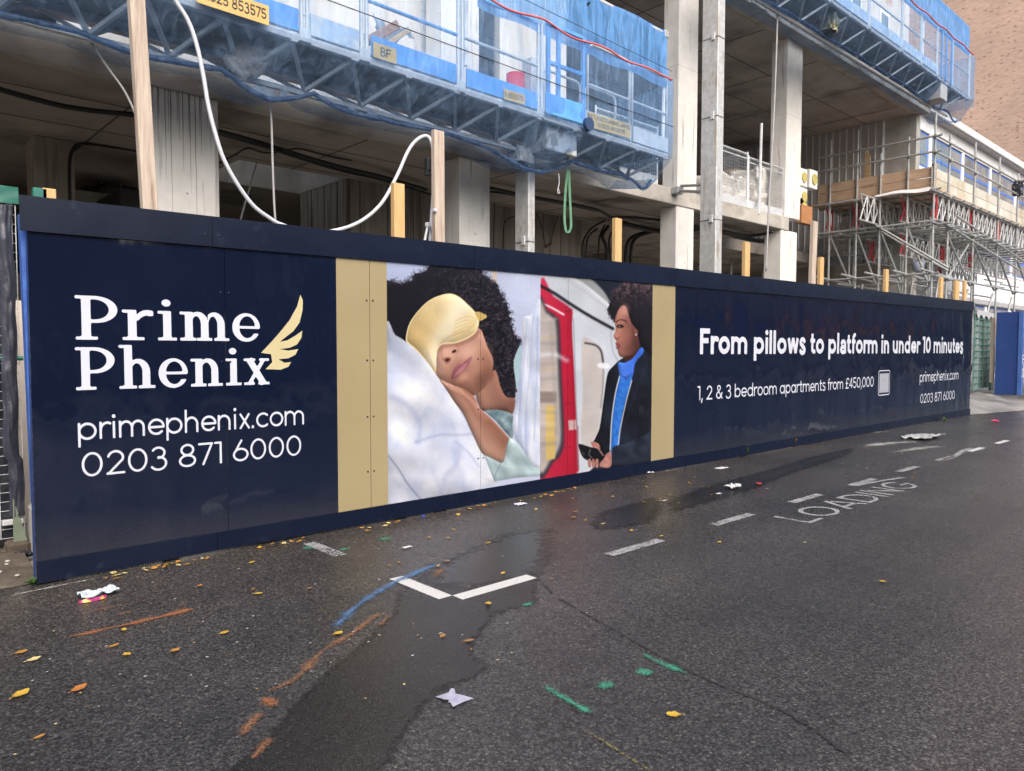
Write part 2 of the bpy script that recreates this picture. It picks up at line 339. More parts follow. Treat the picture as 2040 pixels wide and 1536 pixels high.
def worn_paint(name, col, cover=.5, scale=70.0, rough=.6, soft=.12, fade=0.0):
    m, t, N, L, b = newmat(name); out = t.nodes['Material Output']
    P = N('ShaderNodeNewGeometry').outputs['Position']
    n = N('ShaderNodeTexNoise'); n.inputs['Scale'].default_value = scale; n.inputs['Detail'].default_value = 4; n.inputs['Roughness'].default_value = .7; L(P, n.inputs[0])
    n2 = N('ShaderNodeTexNoise'); n2.inputs['Scale'].default_value = 6; n2.inputs['Detail'].default_value = 3; L(P, n2.inputs[0])
    ad = N('ShaderNodeMath'); ad.operation = 'MULTIPLY_ADD'; L(n2.outputs[0], ad.inputs[0]); ad.inputs[1].default_value = .45; L(n.outputs[0], ad.inputs[2])
    if fade:
        va = N('ShaderNodeVertexColor'); va.layer_name = 'Fade'; sv = N('ShaderNodeSeparateColor'); L(va.outputs[0], sv.inputs[0])
        fd = N('ShaderNodeMath'); fd.operation = 'MULTIPLY_ADD'; L(sv.outputs[0], fd.inputs[0]); fd.inputs[1].default_value = fade; fd.inputs[2].default_value = -fade; a2 = N('ShaderNodeMath'); L(ad.outputs[0], a2.inputs[0]); L(fd.outputs[0], a2.inputs[1]); ad = a2
    mr = N('ShaderNodeMapRange'); mr.inputs[1].default_value = 1.22-cover-soft/2; mr.inputs[2].default_value = 1.22-cover+soft/2; L(ad.outputs[0], mr.inputs[0])
    c = ramp(N, L, n.outputs[0], [(.3, tuple(x*.72 for x in col[:3])), (.7, col)])
    L(c, b.inputs['Base Color']); b.inputs['Roughness'].default_value = rough
    tr = N('ShaderNodeBsdfTransparent'); mx = N('ShaderNodeMixShader'); L(mr.outputs[0], mx.inputs[0]); L(tr.outputs[0], mx.inputs[1]); L(b.outputs[0], mx.inputs[2]); L(mx.outputs[0], out.inputs[0])
    return m
PAINTW = worn_paint('white_road_paint', (.60, .60, .59), .80, 60)
PAINTWW = worn_paint('worn_white_road_paint', (.34, .34, .35), .55, 60)
SPRAYO = worn_paint('orange_spray', (.32, .12, .05), .62, 110, soft=.30, fade=.60)
SPRAYO2 = worn_paint('faded_orange_spray', (.25, .12, .06), .565, 110, soft=.30, fade=.60)
SPRAYB = worn_paint('blue_spray', (.08, .18, .36), .585, 110, soft=.30, fade=.60)
SPRAYG = worn_paint('green_spray', (.05, .28, .18), .60, 110, soft=.30, fade=.60)
STREAK = worn_paint('pale_road_streak', (.42, .41, .38), .58, 40, soft=.30, fade=.60)

def net_mat(name, fac, col, tint, var=.12, tears=0.0):
    m, t, N, L, b = newmat(name); out = t.nodes['Material Output']
    P = N('ShaderNodeNewGeometry').outputs['Position']
    n = N('ShaderNodeTexNoise'); n.inputs['Scale'].default_value = 2.2; n.inputs['Detail'].default_value = 9; n.inputs['Roughness'].default_value = .68; L(P, n.inputs[0])
    mp = N('ShaderNodeMapping'); mp.inputs['Scale'].default_value = (9, 9, 1.6); mp.inputs['Rotation'].default_value = (0, .35, 0); L(P, mp.inputs[0])
    f = N('ShaderNodeTexNoise'); f.inputs['Scale'].default_value = 1; f.inputs['Detail'].default_value = 5; f.inputs['Distortion'].default_value = 1.2; L(mp.outputs[0], f.inputs[0])
    ad = N('ShaderNodeMath'); ad.operation = 'ADD'; L(n.outputs[0], ad.inputs[0]); L(f.outputs[0], ad.inputs[1])
    mr = N('ShaderNodeMapRange'); mr.inputs[1].default_value = .75; mr.inputs[2].default_value = 1.25; mr.inputs[3].default_value = fac-var; mr.inputs[4].default_value = fac+var; L(ad.outputs[0], mr.inputs[0])
    fo = mr.outputs[0]
    if tears:
        v = N('ShaderNodeTexNoise'); v.inputs['Scale'].default_value = 3.3; v.inputs['Detail'].default_value = 3; L(P, v.inputs[0])
        tm = N('ShaderNodeMapRange'); tm.inputs[1].default_value = tears; tm.inputs[2].default_value = tears+.02; tm.inputs[3].default_value = 1; tm.inputs[4].default_value = 0; L(v.outputs[0], tm.inputs[0])
        mu = N('ShaderNodeMath'); mu.operation = 'MULTIPLY'; L(fo, mu.inputs[0]); L(tm.outputs[0], mu.inputs[1]); fo = mu.outputs[0]
    cr = ramp(N, L, f.outputs[0], [(.35, tuple(c*.8 for c in col)), (.62, tuple(min(1, c*1.15+.03) for c in col))])
    df = N('ShaderNodeBsdfDiffuse'); L(cr, df.inputs[0]); tl = N('ShaderNodeBsdfTranslucent'); L(cr, tl.inputs[0])
    bp = N('ShaderNodeBump'); bp.inputs['Strength'].default_value = .7; bp.inputs['Distance'].default_value = .05; L(f.outputs[0], bp.inputs['Height']); L(bp.outputs[0], df.inputs['Normal'])
    gl = N('ShaderNodeBsdfGlossy'); gl.inputs[0].default_value = (.8, .85, .95, 1); gl.inputs[1].default_value = .4; L(bp.outputs[0], gl.inputs['Normal'])
    a = N('ShaderNodeMixShader'); a.inputs[0].default_value = .45; L(df.outputs[0], a.inputs[1]); L(tl.outputs[0], a.inputs[2])
    a2 = N('ShaderNodeMixShader'); a2.inputs[0].default_value = .06; L(a.outputs[0], a2.inputs[1]); L(gl.outputs[0], a2.inputs[2])
    tr = N('ShaderNodeBsdfTransparent'); tr.inputs[0].default_value = (*tint, 1)
    mx = N('ShaderNodeMixShader'); L(fo, mx.inputs[0]); L(tr.outputs[0], mx.inputs[1]); L(a2.outputs[0], mx.inputs[2]); L(mx.outputs[0], out.inputs[0])
    t.nodes.remove(b)
    return m
NET = net_mat('blue_debris_net', .31, (.24, .45, .78), (.88, .94, 1.0), .06)
NET_T = net_mat('dense_blue_net', .76, (.12, .36, .78), (.65, .8, 1.0), .08, .72)
NET_P = net_mat('dusty_net_pouch', .36, (.18, .31, .52), (.80, .88, .98), .08)
NET_D = net_mat('dusty_blue_net_fold', .62, (.16, .26, .42), (.7, .8, .95))

def brick_mat():
    m, t, N, L, b = newmat('buff_brickwork')
    tc = N('ShaderNodeNewGeometry').outputs['Position']
    mp = N('ShaderNodeMapping'); mp.inputs['Rotation'].default_value = (R(90), 0, R(90)); 
    sx = N('ShaderNodeSeparateXYZ'); L(tc, sx.inputs[0]); cb = N('ShaderNodeCombineXYZ'); L(sx.outputs[1], cb.inputs[0]); L(sx.outputs[2], cb.inputs[1])
    br = N('ShaderNodeTexBrick'); br.inputs['Scale'].default_value = 1; br.inputs['Brick Width'].default_value = .225; br.inputs['Row Height'].default_value = .075; br.inputs['Mortar Size'].default_value = .008
    br.inputs['Color1'].default_value = (.50, .32, .235, 1); br.inputs['Color2'].default_value = (.62, .42, .32, 1); br.inputs['Mortar'].default_value = (.52, .43, .36, 1); L(cb.outputs[0], br.inputs[0])
    v = N('ShaderNodeTexVoronoi'); v.inputs['Scale'].default_value = 1; mpp = N('ShaderNodeMapping'); mpp.inputs['Scale'].default_value = (3.6, 11.5, 1); L(cb.outputs[0], mpp.inputs[0]); L(mpp.outputs[0], v.inputs[0])
    sp = N('ShaderNodeSeparateColor'); L(v.outputs['Color'], sp.inputs[0])
    dk = ramp(N, L, sp.outputs[0], [(.74, (1, 1, 1)), (.78, (.44, .39, .37))])
    gt = ramp(N, L, v.outputs['Distance'], [(.25, (0, 0, 0)), (.33, (1, 1, 1))])
    mm = N('ShaderNodeMixRGB'); L(gt, mm.inputs[0]); L(dk, mm.inputs[1]); mm.inputs[2].default_value = (1, 1, 1, 1)
    mu = N('ShaderNodeMixRGB'); mu.blend_type = 'MULTIPLY'; mu.inputs[0].default_value = 1; L(br.outputs[0], mu.inputs[1]); L(mm.outputs[0], mu.inputs[2])
    n = N('ShaderNodeTexNoise'); n.inputs['Scale'].default_value = .4; n.inputs['Detail'].default_value = 6; L(tc, n.inputs[0])
    m3 = N('ShaderNodeMixRGB'); m3.blend_type = 'MULTIPLY'; m3.inputs[0].default_value = 1; L(mu.outputs[0], m3.inputs[1]); L(ramp(N, L, n.outputs[0], [(.3, (.85, .85, .87)), (.7, (1.1, 1.08, 1.05))]), m3.inputs[2])
    L(m3.outputs[0], b.inputs['Base Color']); b.inputs['Roughness'].default_value = .9
    return m
BRICK = brick_mat()

# ------------------------------------------------------------------ lettering: implicit shapes contoured on a grid
CELL = .022
def contour(fn, x0, x1, y0, y1, cell=CELL):
    nx = int(math.ceil((x1-x0)/cell)); ny = int(math.ceil((y1-y0)/cell))
    xs = x0+np.arange(nx+1)*cell; ys = y0+np.arange(ny+1)*cell
    X, Y = np.meshgrid(xs, ys); D = fn(X, Y); D = np.where(np.abs(D) < 1e-7, 1e-7, D)
    V = []; F = []
    for j in range(ny):
        i = 0
        while i < nx:
            d = (D[j, i], D[j, i+1], D[j+1, i+1], D[j+1, i])
            if max(d) < 0:
                k = i
                while k+1 < nx and D[j, k+2] < 0 and D[j+1, k+2] < 0: k += 1
                o = len(V); V += [(xs[i], ys[j]), (xs[k+1], ys[j]), (xs[k+1], ys[j+1]), (xs[i], ys[j+1])]; F.append((o, o+1, o+2, o+3)); i = k+1; continue
            if min(d) < 0:
                c = ((xs[i], ys[j]), (xs[i+1], ys[j]), (xs[i+1], ys[j+1]), (xs[i], ys[j+1])); pts = []
                for k in range(4):
                    a, b2 = d[k], d[(k+1) % 4]; pa, pb = c[k], c[(k+1) % 4]
                    if a < 0: pts.append(pa)
                    if (a < 0) != (b2 < 0):
                        t = a/(a-b2); pts.append((pa[0]+(pb[0]-pa[0])*t, pa[1]+(pb[1]-pa[1])*t))
                if len(pts) >= 3: o = len(V); V += pts; F.append(tuple(range(o, o+len(pts))))
            i += 1
    return V, F
def f_seg(x0, y0, x1, y1, h):       # butt-ended stroke
    L = math.hypot(x1-x0, y1-y0); ux, uy = (x1-x0)/L, (y1-y0)/L; cx, cy = (x0+x1)/2, (y0+y1)/2
    return lambda X, Y: np.maximum(np.abs((X-cx)*ux+(Y-cy)*uy)-L/2, np.abs(-(X-cx)*uy+(Y-cy)*ux)-h)
def f_poly(pts, h):
    def g(X, Y):
        D = np.full(X.shape, 9.0)
        for (ax, ay), (bx, by) in zip(pts[:-1], pts[1:]):
            dx, dy = bx-ax, by-ay; q = dx*dx+dy*dy+1e-12
            t = np.clip(((X-ax)*dx+(Y-ay)*dy)/q, 0, 1); D = np.minimum(D, np.hypot(X-ax-t*dx, Y-ay-t*dy))
        return D-h
    return g
def f_arc(cx, cy, rx, ry, a0, a1, h, n=22):
    return f_poly([(cx+rx*math.cos(R(a0+(a1-a0)*k/n)), cy+ry*math.sin(R(a0+(a1-a0)*k/n))) for k in range(n+1)], h)
def f_ell(cx, cy, rx, ry): return lambda X, Y: (np.hypot((X-cx)/rx, (Y-cy)/ry)-1)*min(rx, ry)
def f_box(x0, y0, x1, y1): return lambda X, Y: np.maximum(np.abs(X-(x0+x1)/2)-(x1-x0)/2, np.abs(Y-(y0+y1)/2)-(y1-y0)/2)
def f_un(*fs): return lambda X, Y: np.minimum.reduce([f(X, Y) for f in fs])
def f_sub(a, b): return lambda X, Y: np.maximum(a(X, Y), -b(X, Y))
def f_and(a, b): return lambda X, Y: np.maximum(a(X, Y), b(X, Y))

def sans(ch, w):
    h = w/2; S = f_seg; A = lambda *a: f_arc(*a, h)
    l = lambda a, b, c, d: S(a, b, c, d, h)
    o = lambda: A(.27, .25, .27-h, .25-h, 0, 360)
    G = {
     'o': lambda: (f_un(o()), .60), 'c': lambda: (A(.27, .25, .27-h, .25-h, 48, 312), .53),
     'e': lambda: (f_un(A(.27, .25, .27-h, .25-h, 0, 318), l(h, .245, .54-h*.4, .245)), .59),
     'p': lambda: (f_un(o(), l(h, -.2, h, .5)), .62), 'b': lambda: (f_un(o(), l(h, 0, h, .72)), .62),
     'd': lambda: (f_un(o(), l(.54-h, 0, .54-h, .72)), .64), 'a': lambda: (f_un(o(), l(.54-h, 0, .54-h, .5)), .64),
     '\u00e4': lambda: (f_un(A(.22, .145, .22-h, .145-h*.7, 0, 360), l(.44-h, 0, .44-h, .32), A(.225, .31, .215-h, .19-h, 0, 150)), .50),
     'n': lambda: (f_un(l(h, 0, h, .5), A(.23, .27, .23-h, .23-h, 0, 180), l(.46-h, 0, .46-h, .27)), .56),
     'h': lambda: (f_un(l(h, 0, h, .72), A(.23, .27, .23-h, .23-h, 0, 180), l(.46-h, 0, .46-h, .27)), .56),
     'u': lambda: (f_un(l(.46-h, 0, .46-h, .5), A(.23, .23, .23-h, .23-h, 180, 360), l(h, .23, h, .5)), .57),
     'm': lambda: (f_un(l(h, 0, h, .5), A(.20+h/2, .28, .20-h/2, .22-h, 0, 180), l(.40, 0, .40, .28), A(.60-h/2, .28, .20-h/2, .22-h, 0, 180), l(.80-h, 0, .80-h, .28)), .90),
     'r': lambda: (f_un(l(h, 0, h, .5), A(.23, .25, .23-h, .25-h, 62, 180)), .36),
     'i': lambda: (f_un(l(.07, 0, .07, .5), f_ell(.07, .645, max(h*1.15, .055), max(h*1.15, .055))), .22), 'l': lambda: (l(.07, 0, .07, .72), .22),
     't': lambda: (f_un(l(.13, h*1.2, .13, .66), l(0, .5-h, .30, .5-h), A(.25, h*1.0+.10, .12, .10, 180, 280)), .37),
     'f': lambda: (f_un(l(.12, 0, .12, .56), l(0, .5-h, .29, .5-h), A(.26, .55, .14, .16-h*.6, 100, 180)), .33),
     'w': lambda: (f_un(l(h, .5, .19, 0+h*.3), l(.19, h*.3, .34, .5), l(.34, .5, .49, h*.3), l(.49, h*.3, .68-h, .5)), .72),
     'x': lambda: (f_un(l(h, 0, .42-h, .5), l(h, .5, .42-h, 0)), .47),
     's': lambda: (f_un(A(.20, .37, .19-h, .13-h*.5, 25, 270), A(.20, .125, .20-h, .125-h*.4, -155, 90)), .45),
     '.': lambda: (f_box(0, 0, max(w, .09), max(w, .09)), .18), ',': lambda: (f_seg(.07, .10, .0, -.13, h), .17),
     '-': lambda: (l(0, .26, .24, .26), .34), ' ': lambda: (None, .25),
     '0': lambda: (A(.27, .35, .27-h, .35-h, 0, 360), .63), '1': lambda: (f_un(l(.20, 0, .20, .7), l(.0, .70-h, .2, .70-h)), .34),
     '2': lambda: (f_un(A(.25, .48, .23-h, .22-h, -20, 165), l(.25+(.23-h)*.94, .48-(.22-h)*.34, .06, h), l(0, h, .50, h)), .58),
     '3': lambda: (f_un(A(.22, .51, .21-h, .19-h, -90, 150), A(.22, .19, .25-h, .19+h*.0, -150, 90)), .56),
     '4': lambda: (f_un(l(.36, 0, .36, .7), l(.36, .68, .05, .2), l(0, .19, .50, .19)), .57),
     '5': lambda: (f_un(l(.06, .7-h, .44, .7-h), l(.08, .7, .06, .36), A(.23, .22, .25-h, .22-h, -150, 130)), .55),
     '6': lambda: (f_un(A(.26, .22, .26-h, .22-h, 0, 360), l(.05+h*.4, .30, .30, .70)), .58),
     'P': lambda: (f_un(l(h, 0, h, .7), A(.22, .49, .24-h, .21-h, -90, 90), l(h, .28+h, .22, .28+h), l(h, .7-h, .22, .7-h)), .54),
     '9': lambda: (f_un(A(.26, .48, .26-h, .22-h, 0, 360), l(.47-h*.4, .40, .22, 0)), .58),
     '7': lambda: (f_un(l(0, .7-h, .46, .7-h), l(.46-h*.9, .68, .14, 0)), .50),
     '8': lambda: (f_un(A(.26, .52, .21-h, .18-h*.7, 0, 360), A(.26, .185, .26-h, .185-h*.6, 0, 360)), .59),
     '&': lambda: (f_un(A(.24, .55, .15-h*.6, .15-h, -60, 240), A(.23, .19, .23-h, .19-h, 100, 350), l(.16, .47, .55, 0), l(.46, .17, .53, .33)), .62),
     '\u00a3': lambda: (f_un(l(.14, 0+h, .14, .48), A(.30, .50, .17-h*.2, .20-h, 20, 180), l(0, .34, .36, .34), l(0, h, .46, h)), .52),
     'F': lambda: (f_un(l(h, 0, h, .7), l(0, .7-h, .44, .7-h), l(0, .37, .38, .37)), .48), 'E': lambda: (f_un(l(h, 0, h, .7), l(0, .7-h, .44, .7-h), l(0, .37, .38, .37), l(0, h, .44, h)), .52),
     'L': lambda: (f_un(l(h, 0, h, .7), l(0, h, .42, h)), .48), 'T': lambda: (f_un(l(.25, 0, .25, .7), l(0, .7-h, .5, .7-h)), .55), 'I': lambda: (l(h, 0, h, .7), w+.12),
     'O': lambda: (A(.35, .35, .35-h, .35-h, 0, 360), .78), 'C': lambda: (A(.35, .35, .35-h, .35-h, 45, 315), .70),
     'G': lambda: (f_un(A(.35, .35, .35-h, .35-h, 45, 350), l(.38, .33, .70, .33)), .78), 'D': lambda: (f_un(l(h, 0, h, .7), A(.22, .35, .36-h, .35-h, -90, 90), l(h, h, .22, h), l(h, .7-h, .22, .7-h)), .66),
     'A': lambda: (f_un(l(h, 0, .32, .7), l(.64-h, 0, .32, .7), l(.12, .2, .52, .2)), .70), 'N': lambda: (f_un(l(h, 0, h, .7), l(.54-h, 0, .54-h, .7), l(h, .7-h, .54-h, h)), .64),
     'M': lambda: (f_un(l(h, 0, h, .7), l(.66-h, 0, .66-h, .7), l(h, .7-h, .33, .2), l(.33, .2, .66-h, .7-h)), .76),
     'B': lambda: (f_un(l(h, 0, h, .7), A(.22, .52, .20-h, .18-h, -90, 90), A(.24, .19, .24-h, .19-h, -90, 90), l(h, h, .24, h), l(h, .37, .24, .37), l(h, .7-h, .22, .7-h)), .54),
     'S': lambda: (f_un(A(.25, .52, .23-h, .18-h*.6, 25, 270), A(.25, .18, .25-h, .18-h*.5, -155, 90)), .56),
    }
    return G[ch]()
def serif(ch, w=.104):
    B = f_box; s = .05
    def stem(x, top, sl=.08, sr=.08, topl=.08):
        return [B(x, 0, x+w, top), B(x-sl, 0, x+w+sr, s), B(x-topl, top-s, x+.01, top)]
    def arch(xs, xe, xh=.505, t=.075):
        co = (xs-.07+xe)/2; ro = (xe-xs+.07)/2; ci = (xs+xe-w)/2; ri = (xe-w-xs)/2
        return f_and(f_sub(f_ell(co, .28, ro, xh-.28), f_ell(ci, .28, ri, xh-.28-t)), B(xs-.01, .28, xe+.01, xh+.02))
    def leg(xe, sl=.062, sr=.075): return [B(xe-w, 0, xe, .285), B(xe-w-sl, 0, xe+sr, s)]
    if ch == 'P':
        bowl = f_and(f_sub(f_ell(.26, .485, .295, .215), f_ell(.255, .485, .185, .158)), B(.26, 0, 1, 1))
        return f_un(*stem(.08, .70, .08, .09, .08), bowl, B(.17, .645, .27, .70), B(.17, .27, .27, .325)), .615
    if ch == 'r':
        arm = f_and(f_sub(f_ell(.36, .30, .19, .205), f_ell(.375, .275, .155, .14)), B(.17, .33, .42, .6))
        return f_un(*stem(.08, .50, .08, .11), arm, B(.355, .405, .44, .49)), .50
    if ch == 'i': return f_un(*stem(.08, .50), f_ell(.128, .635, .068, .06)), .325
    if ch == 'n': return f_un(*stem(.08, .50, .08, .062), arch(.184, .47), *leg(.47)), .60
    if ch == 'h': return f_un(*stem(.08, .74, .08, .062), arch(.184, .47), *leg(.47)), .60
    if ch == 'm': return f_un(*stem(.08, .50, .08, .055), arch(.184, .445), *leg(.445, .052, .055), arch(.445, .706), *leg(.706, .052, .075)), .83
    if ch == 'e':
        ring = f_sub(f_ell(.235, .25, .235, .26), f_ell(.25, .255, .135, .20)); cut = B(.26, .14, .6, .235)
        return f_un(f_sub(ring, cut), B(.10, .228, .455, .276)), .515
    if ch == 'x':
        return f_un(f_seg(.095, .49, .375, .01, .058), f_seg(.375, .49, .095, .01, .034), B(0, 0, .20, s), B(.265, 0, .48, s), B(0, .5-s, .215, .5), B(.285, .5-s, .475, .5)), .50
GC = {}
def text_mesh(s, w, font=sans, track=0.0):
    V = []; F = []; x = 0.0; right = 0.0
    for ch in s:
        key = (ch, round(w, 3), font.__name__)
        if key not in GC:
            f, adv = font(ch, w); GC[key] = (contour(f, -.14, 1.0, -.26, .80) if f else ([], []), adv)
        (gv, gf), adv = GC[key]; o = len(V)
        V += [(p[0]+x, p[1]) for p in gv]; F += [tuple(i+o for i in q) for q in gf]
        if gv: right = max(right, max(p[0] for p in gv)+x)
        x += adv+track
    left = min(p[0] for p in V)
    return [(p[0]-left, p[1]) for p in V], F, right-left
def text_to(s, w, origin, ax, ay, width, cap, font=sans, caph=.70, track=0.0, off=(0, 0, 0)):
    V, F, wd = text_mesh(s, w, font, track); o = Vector(origin)+Vector(off); ax = Vector(ax); ay = Vector(ay); sx = width/wd; sy = cap/caph
    mb = MB(); mb.v = [tuple(o+ax*(x*sx)+ay*(y*sy)) for x, y in V]; mb.f = F
    return mb
# ------------------------------------------------------------------ ground, road, footway
structure('ground', MB().box(-300, 400, -300, 300, -.5, -.06), SITE)
# road: tarmac right up to the hoarding foot
road = structure('road', MB().poly([(-60, -12, 0), (140, -12, 0), (140, .05, 0), (-60, .05, 0)]), ASPH)
structure('site_ground', MB().grid(lambda u, v: (-40+u*75, .055+v*22, -.012+.03*vn(u*60, v*18)), 60, 30), SITE)
def earth(u, v):
    x = -6+u*6.05; y = .052+v*5.5
    return (x, y, .002+.05*min(1, v*9)*(.6+.7*vn(x*2.1, y*2.1)+.35*vn(x*7, y*7)))
structure('bare_earth', MB().grid(earth, 70, 60), EARTH)
def fade_mesh(name, V, F, fade, mat, parent):
    me = bpy.data.meshes.new(name); me.from_pydata([tuple(v) for v in V], [], F); me.update()
    ca = me.color_attributes.new('Fade', 'FLOAT_COLOR', 'POINT'); ca.data.foreach_set('color', np.repeat(np.asarray(fade, np.float32)[:, None], 4, 1).ravel())
    me.materials.append(mat); return obj(name, me, None, parent)
def seg_sdf(x, y, P):
    D = np.full(x.shape, 1e9); ins = np.zeros(x.shape, bool); n = len(P)
    for i in range(n):
        ax, ay = P[i]; bx, by = P[(i+1) % n]; dx, dy = bx-ax, by-ay; q = dx*dx+dy*dy+1e-9
        t = np.clip(((x-ax)*dx+(y-ay)*dy)/q, 0, 1); D = np.minimum(D, (x-ax-t*dx)**2+(y-ay-t*dy)**2)
        c = ((ay > y) != (by > y)); xx = ax+(y-ay)/(by-ay if abs(by-ay) > 1e-9 else 1e-9)*dx; ins ^= (c & (x < xx))
    D = np.sqrt(D); return np.where(ins, -D, D)
def quadpatch(px, z, mat, name, parent=road, wob=.1, cell=.03):
    P = np.array([atZ(x, y, z)[:2] for x, y in px]); x0, y0 = P.min(0)-wob; x1, y1 = P.max(0)+wob
    nx, ny = int((x1-x0)/cell)+1, int((y1-y0)/cell)+1; X, Y = np.meshgrid(np.linspace(x0, x1, nx+1), np.linspace(y0, y1, ny+1)); D = seg_sdf(X.ravel(), Y.ravel(), P)
    fd = np.clip(.5-D/(2*wob), 0, 1); keep = (D < wob).reshape(ny+1, nx+1); F = []; idx = -np.ones(X.size, int); use = np.zeros(X.size, bool)
    for j in range(ny):
        for i in range(nx):
            if keep[j, i] or keep[j, i+1] or keep[j+1, i] or keep[j+1, i+1]: q = (j*(nx+1)+i, j*(nx+1)+i+1, (j+1)*(nx+1)+i+1, (j+1)*(nx+1)+i); F.append(q); use[list(q)] = True
    idx[use] = np.arange(use.sum()); V = np.stack([X.ravel()[use], Y.ravel()[use], np.full(use.sum(), z)], 1)
    return fade_mesh(name, V, [tuple(idx[k] for k in q) for q in F], fd[use], mat, parent)
patch = quadpatch([(420, 1560), (500, 1506), (647, 1345), (720, 1287), (785, 1222), (798, 1180), (877, 1124), (960, 1085), (1066, 1139), (1066, 1201), (991, 1218), (977, 1232), (943, 1276), (936, 1304), (976, 1325), (943, 1352), (884, 1366), (843, 1404), (822, 1431), (761, 1530), (740, 1560)], .003, ASPH_P, 'trench_patch', wob=.06)
patch['label'] = 'dark wet trench repair running towards the camera'
p2_ = quadpatch([(1180, 1046), (1205, 1020), (1300, 992), (1318, 1010), (1290, 1040), (1200, 1056)], .003, ASPH_P, 'trench_patch', wob=.14)
p2_['label'] = 'short dark tarmac patch below the red and blue reflection'
p3_ = quadpatch([(1335, 1000), (1400, 972), (1520, 940), (1640, 905), (1700, 893), (1690, 905), (1560, 948), (1480, 980), (1345, 1018)], .003, ASPH_P, 'trench_patch', wob=.14)
p3_['label'] = 'long dark tarmac strip running beside the hoarding'
wt = quadpatch([(877, 1126), (960, 1085), (1012, 1064), (1092, 1056), (1088, 1110), (1070, 1140), (1050, 1150), (1000, 1160), (930, 1170), (850, 1160)], .0034, ASPH_W, 'wet_patch', wob=.22)
wt['label'] = 'wet sheen above the white corner mark'
# construction joint and hairline seam in the carriageway
def strip(px, wd, z, mat, name, parent=road, jit=.0, taper=True, n=7, fade=False):
    P = [atZ(x, y, z) for x, y in px]; P = smoothpath(P, n) if len(P) > 2 else [P[0]+(P[1]-P[0])*k/10 for k in range(11)]
    m = len(P); rows = (0, .12, .5, .88, 1) if fade else (0, 1); V = []; fd = []; K = len(rows)
    for i, p in enumerate(P):
        t = P[min(i+1, m-1)]-P[max(i-1, 0)]; t /= (np.linalg.norm(t)+1e-9); nrm = np.array([-t[1], t[0], 0])
        w = wd*(1+jit*vn(p[0]*11, p[1]*11, 3))/2*(2.3 if fade else 1)
        if taper and not fade: w *= min(1, .35+min(i, m-1-i)*.35)
        e = min(1, min(i, m-1-i)*.25) if fade else 1
        for r_ in rows: V.append(p+nrm*w*(1-2*r_)); fd.append((1-abs(1-2*r_)**1.2)*e)
    F = [(i*K+k, i*K+k+1, (i+1)*K+k+1, (i+1)*K+k) for i in range(m-1) for k in range(K-1)]
    if fade: return fade_mesh(name, V, F, fd, mat, parent)
    mb = MB(); mb.v = [tuple(q) for q in V]; mb.f = F; return obj(name, mb, mat, parent)
SEAM = worn_paint('bitumen_seam', (.026, .026, .027), .62, 50, .5, .2, fade=.5)
strip([(1110, 1190), (1132, 1202), (1260, 1275), (1395, 1347), (1579, 1426), (1760, 1560)], .016, .004, SEAM, 'joint_seam', jit=.8, fade=True)
strip([(1060, 1140), (1085, 1165), (1110, 1190)], .016, .004, SEAM, 'joint_seam', jit=.8, fade=True)
MOSS = M('moss_in_joint', (.10, .09, .03), (.17, .15, .05), 30, .9)
strip([(1160, 1452), (1195, 1472), (1240, 1500), (1320, 1550)], .012, .004, worn_paint('moss_speckle', (.16, .14, .05), .48, 60), 'moss_line', jit=1)
# white markings
def rect(x0, x1, y0, y1, mat, name, lab=None, z=.004):
    o = obj(name, MB().grid(lambda u, v: (x0+(x1-x0)*u, y0+(y1-y0)*v, z), 6, 2), mat, road)
    if lab: o['label'] = lab
    return o
rect(1.70, 1.80, -.70, -.22, PAINTWW, 'white_line', 'short worn white bay line at the hoarding foot')
rect(1.70, 1.80, -1.93, -1.40, PAINTW, 'white_line'); rect(1.80, 2.42, -2.03, -1.93, PAINTW, 'white_line', 'bright white arm of the bay corner mark')
for k, x in enumerate((3.19, 4.56, 5.93, 7.30, 8.67, 10.04, 11.41, 12.78, 15.5, 18.3, 21.1)):
    rect(x, x+.63, -2.035, -1.945, PAINTWW if k < 6 else PAINTW, 'bay_dash')
obj('road_lettering', text_to('LOADING', .085, (5.22, -2.52, .004), (1, 0, 0), (0, 1, 0), 2.70, .34), PAINTWW, road)['label'] = 'worn white LOADING lettering'
strip([(1880, 916), (1900, 910), (1920, 897), (1936, 893)], .07, .004, PAINTWW, 'white_line', taper=False)
strip([(1700, 968), (1760, 957), (1800, 951)], .06, .0045, PAINTWW, 'white_line', taper=False)
# utility spray marks
for px, w, m_, in (([(122, 1272), (200, 1255), (290, 1235), (350, 1221), (400, 1208)], .05, SPRAYO), ([(228, 1226), (250, 1221), (272, 1216)], .035, SPRAYO2), ([(345, 1212), (380, 1196)], .025, SPRAYO2),
                   ([(160, 1222), (230, 1207), (320, 1190)], .03, SPRAYO2),
                   ([(765, 1215), (735, 1236), (700, 1262), (668, 1280), (640, 1298), (615, 1325), (590, 1350), (555, 1368), (520, 1383)], .05, SPRAYO2), ([(520, 1383), (540, 1400), (562, 1398)], .05, SPRAYO), ([(530, 1408), (500, 1438), (468, 1480)], .05, SPRAYO2),
                   ([(552, 1455), (520, 1490), (495, 1520)], .035, SPRAYO2), ([(850, 1157), (870, 1143), (893, 1126)], .06, SPRAYO2), ([(782, 1218), (765, 1236), (750, 1252)], .03, SPRAYO2)):
    strip(px, w, .0052, m_, 'orange_spray_mark', jit=.9, fade=True)
strip([(662, 1258), (690, 1225), (720, 1200), (755, 1178), (792, 1157), (840, 1136), (880, 1118)], .065, .0056, SPRAYB, 'blue_spray_mark', jit=.8, fade=True)
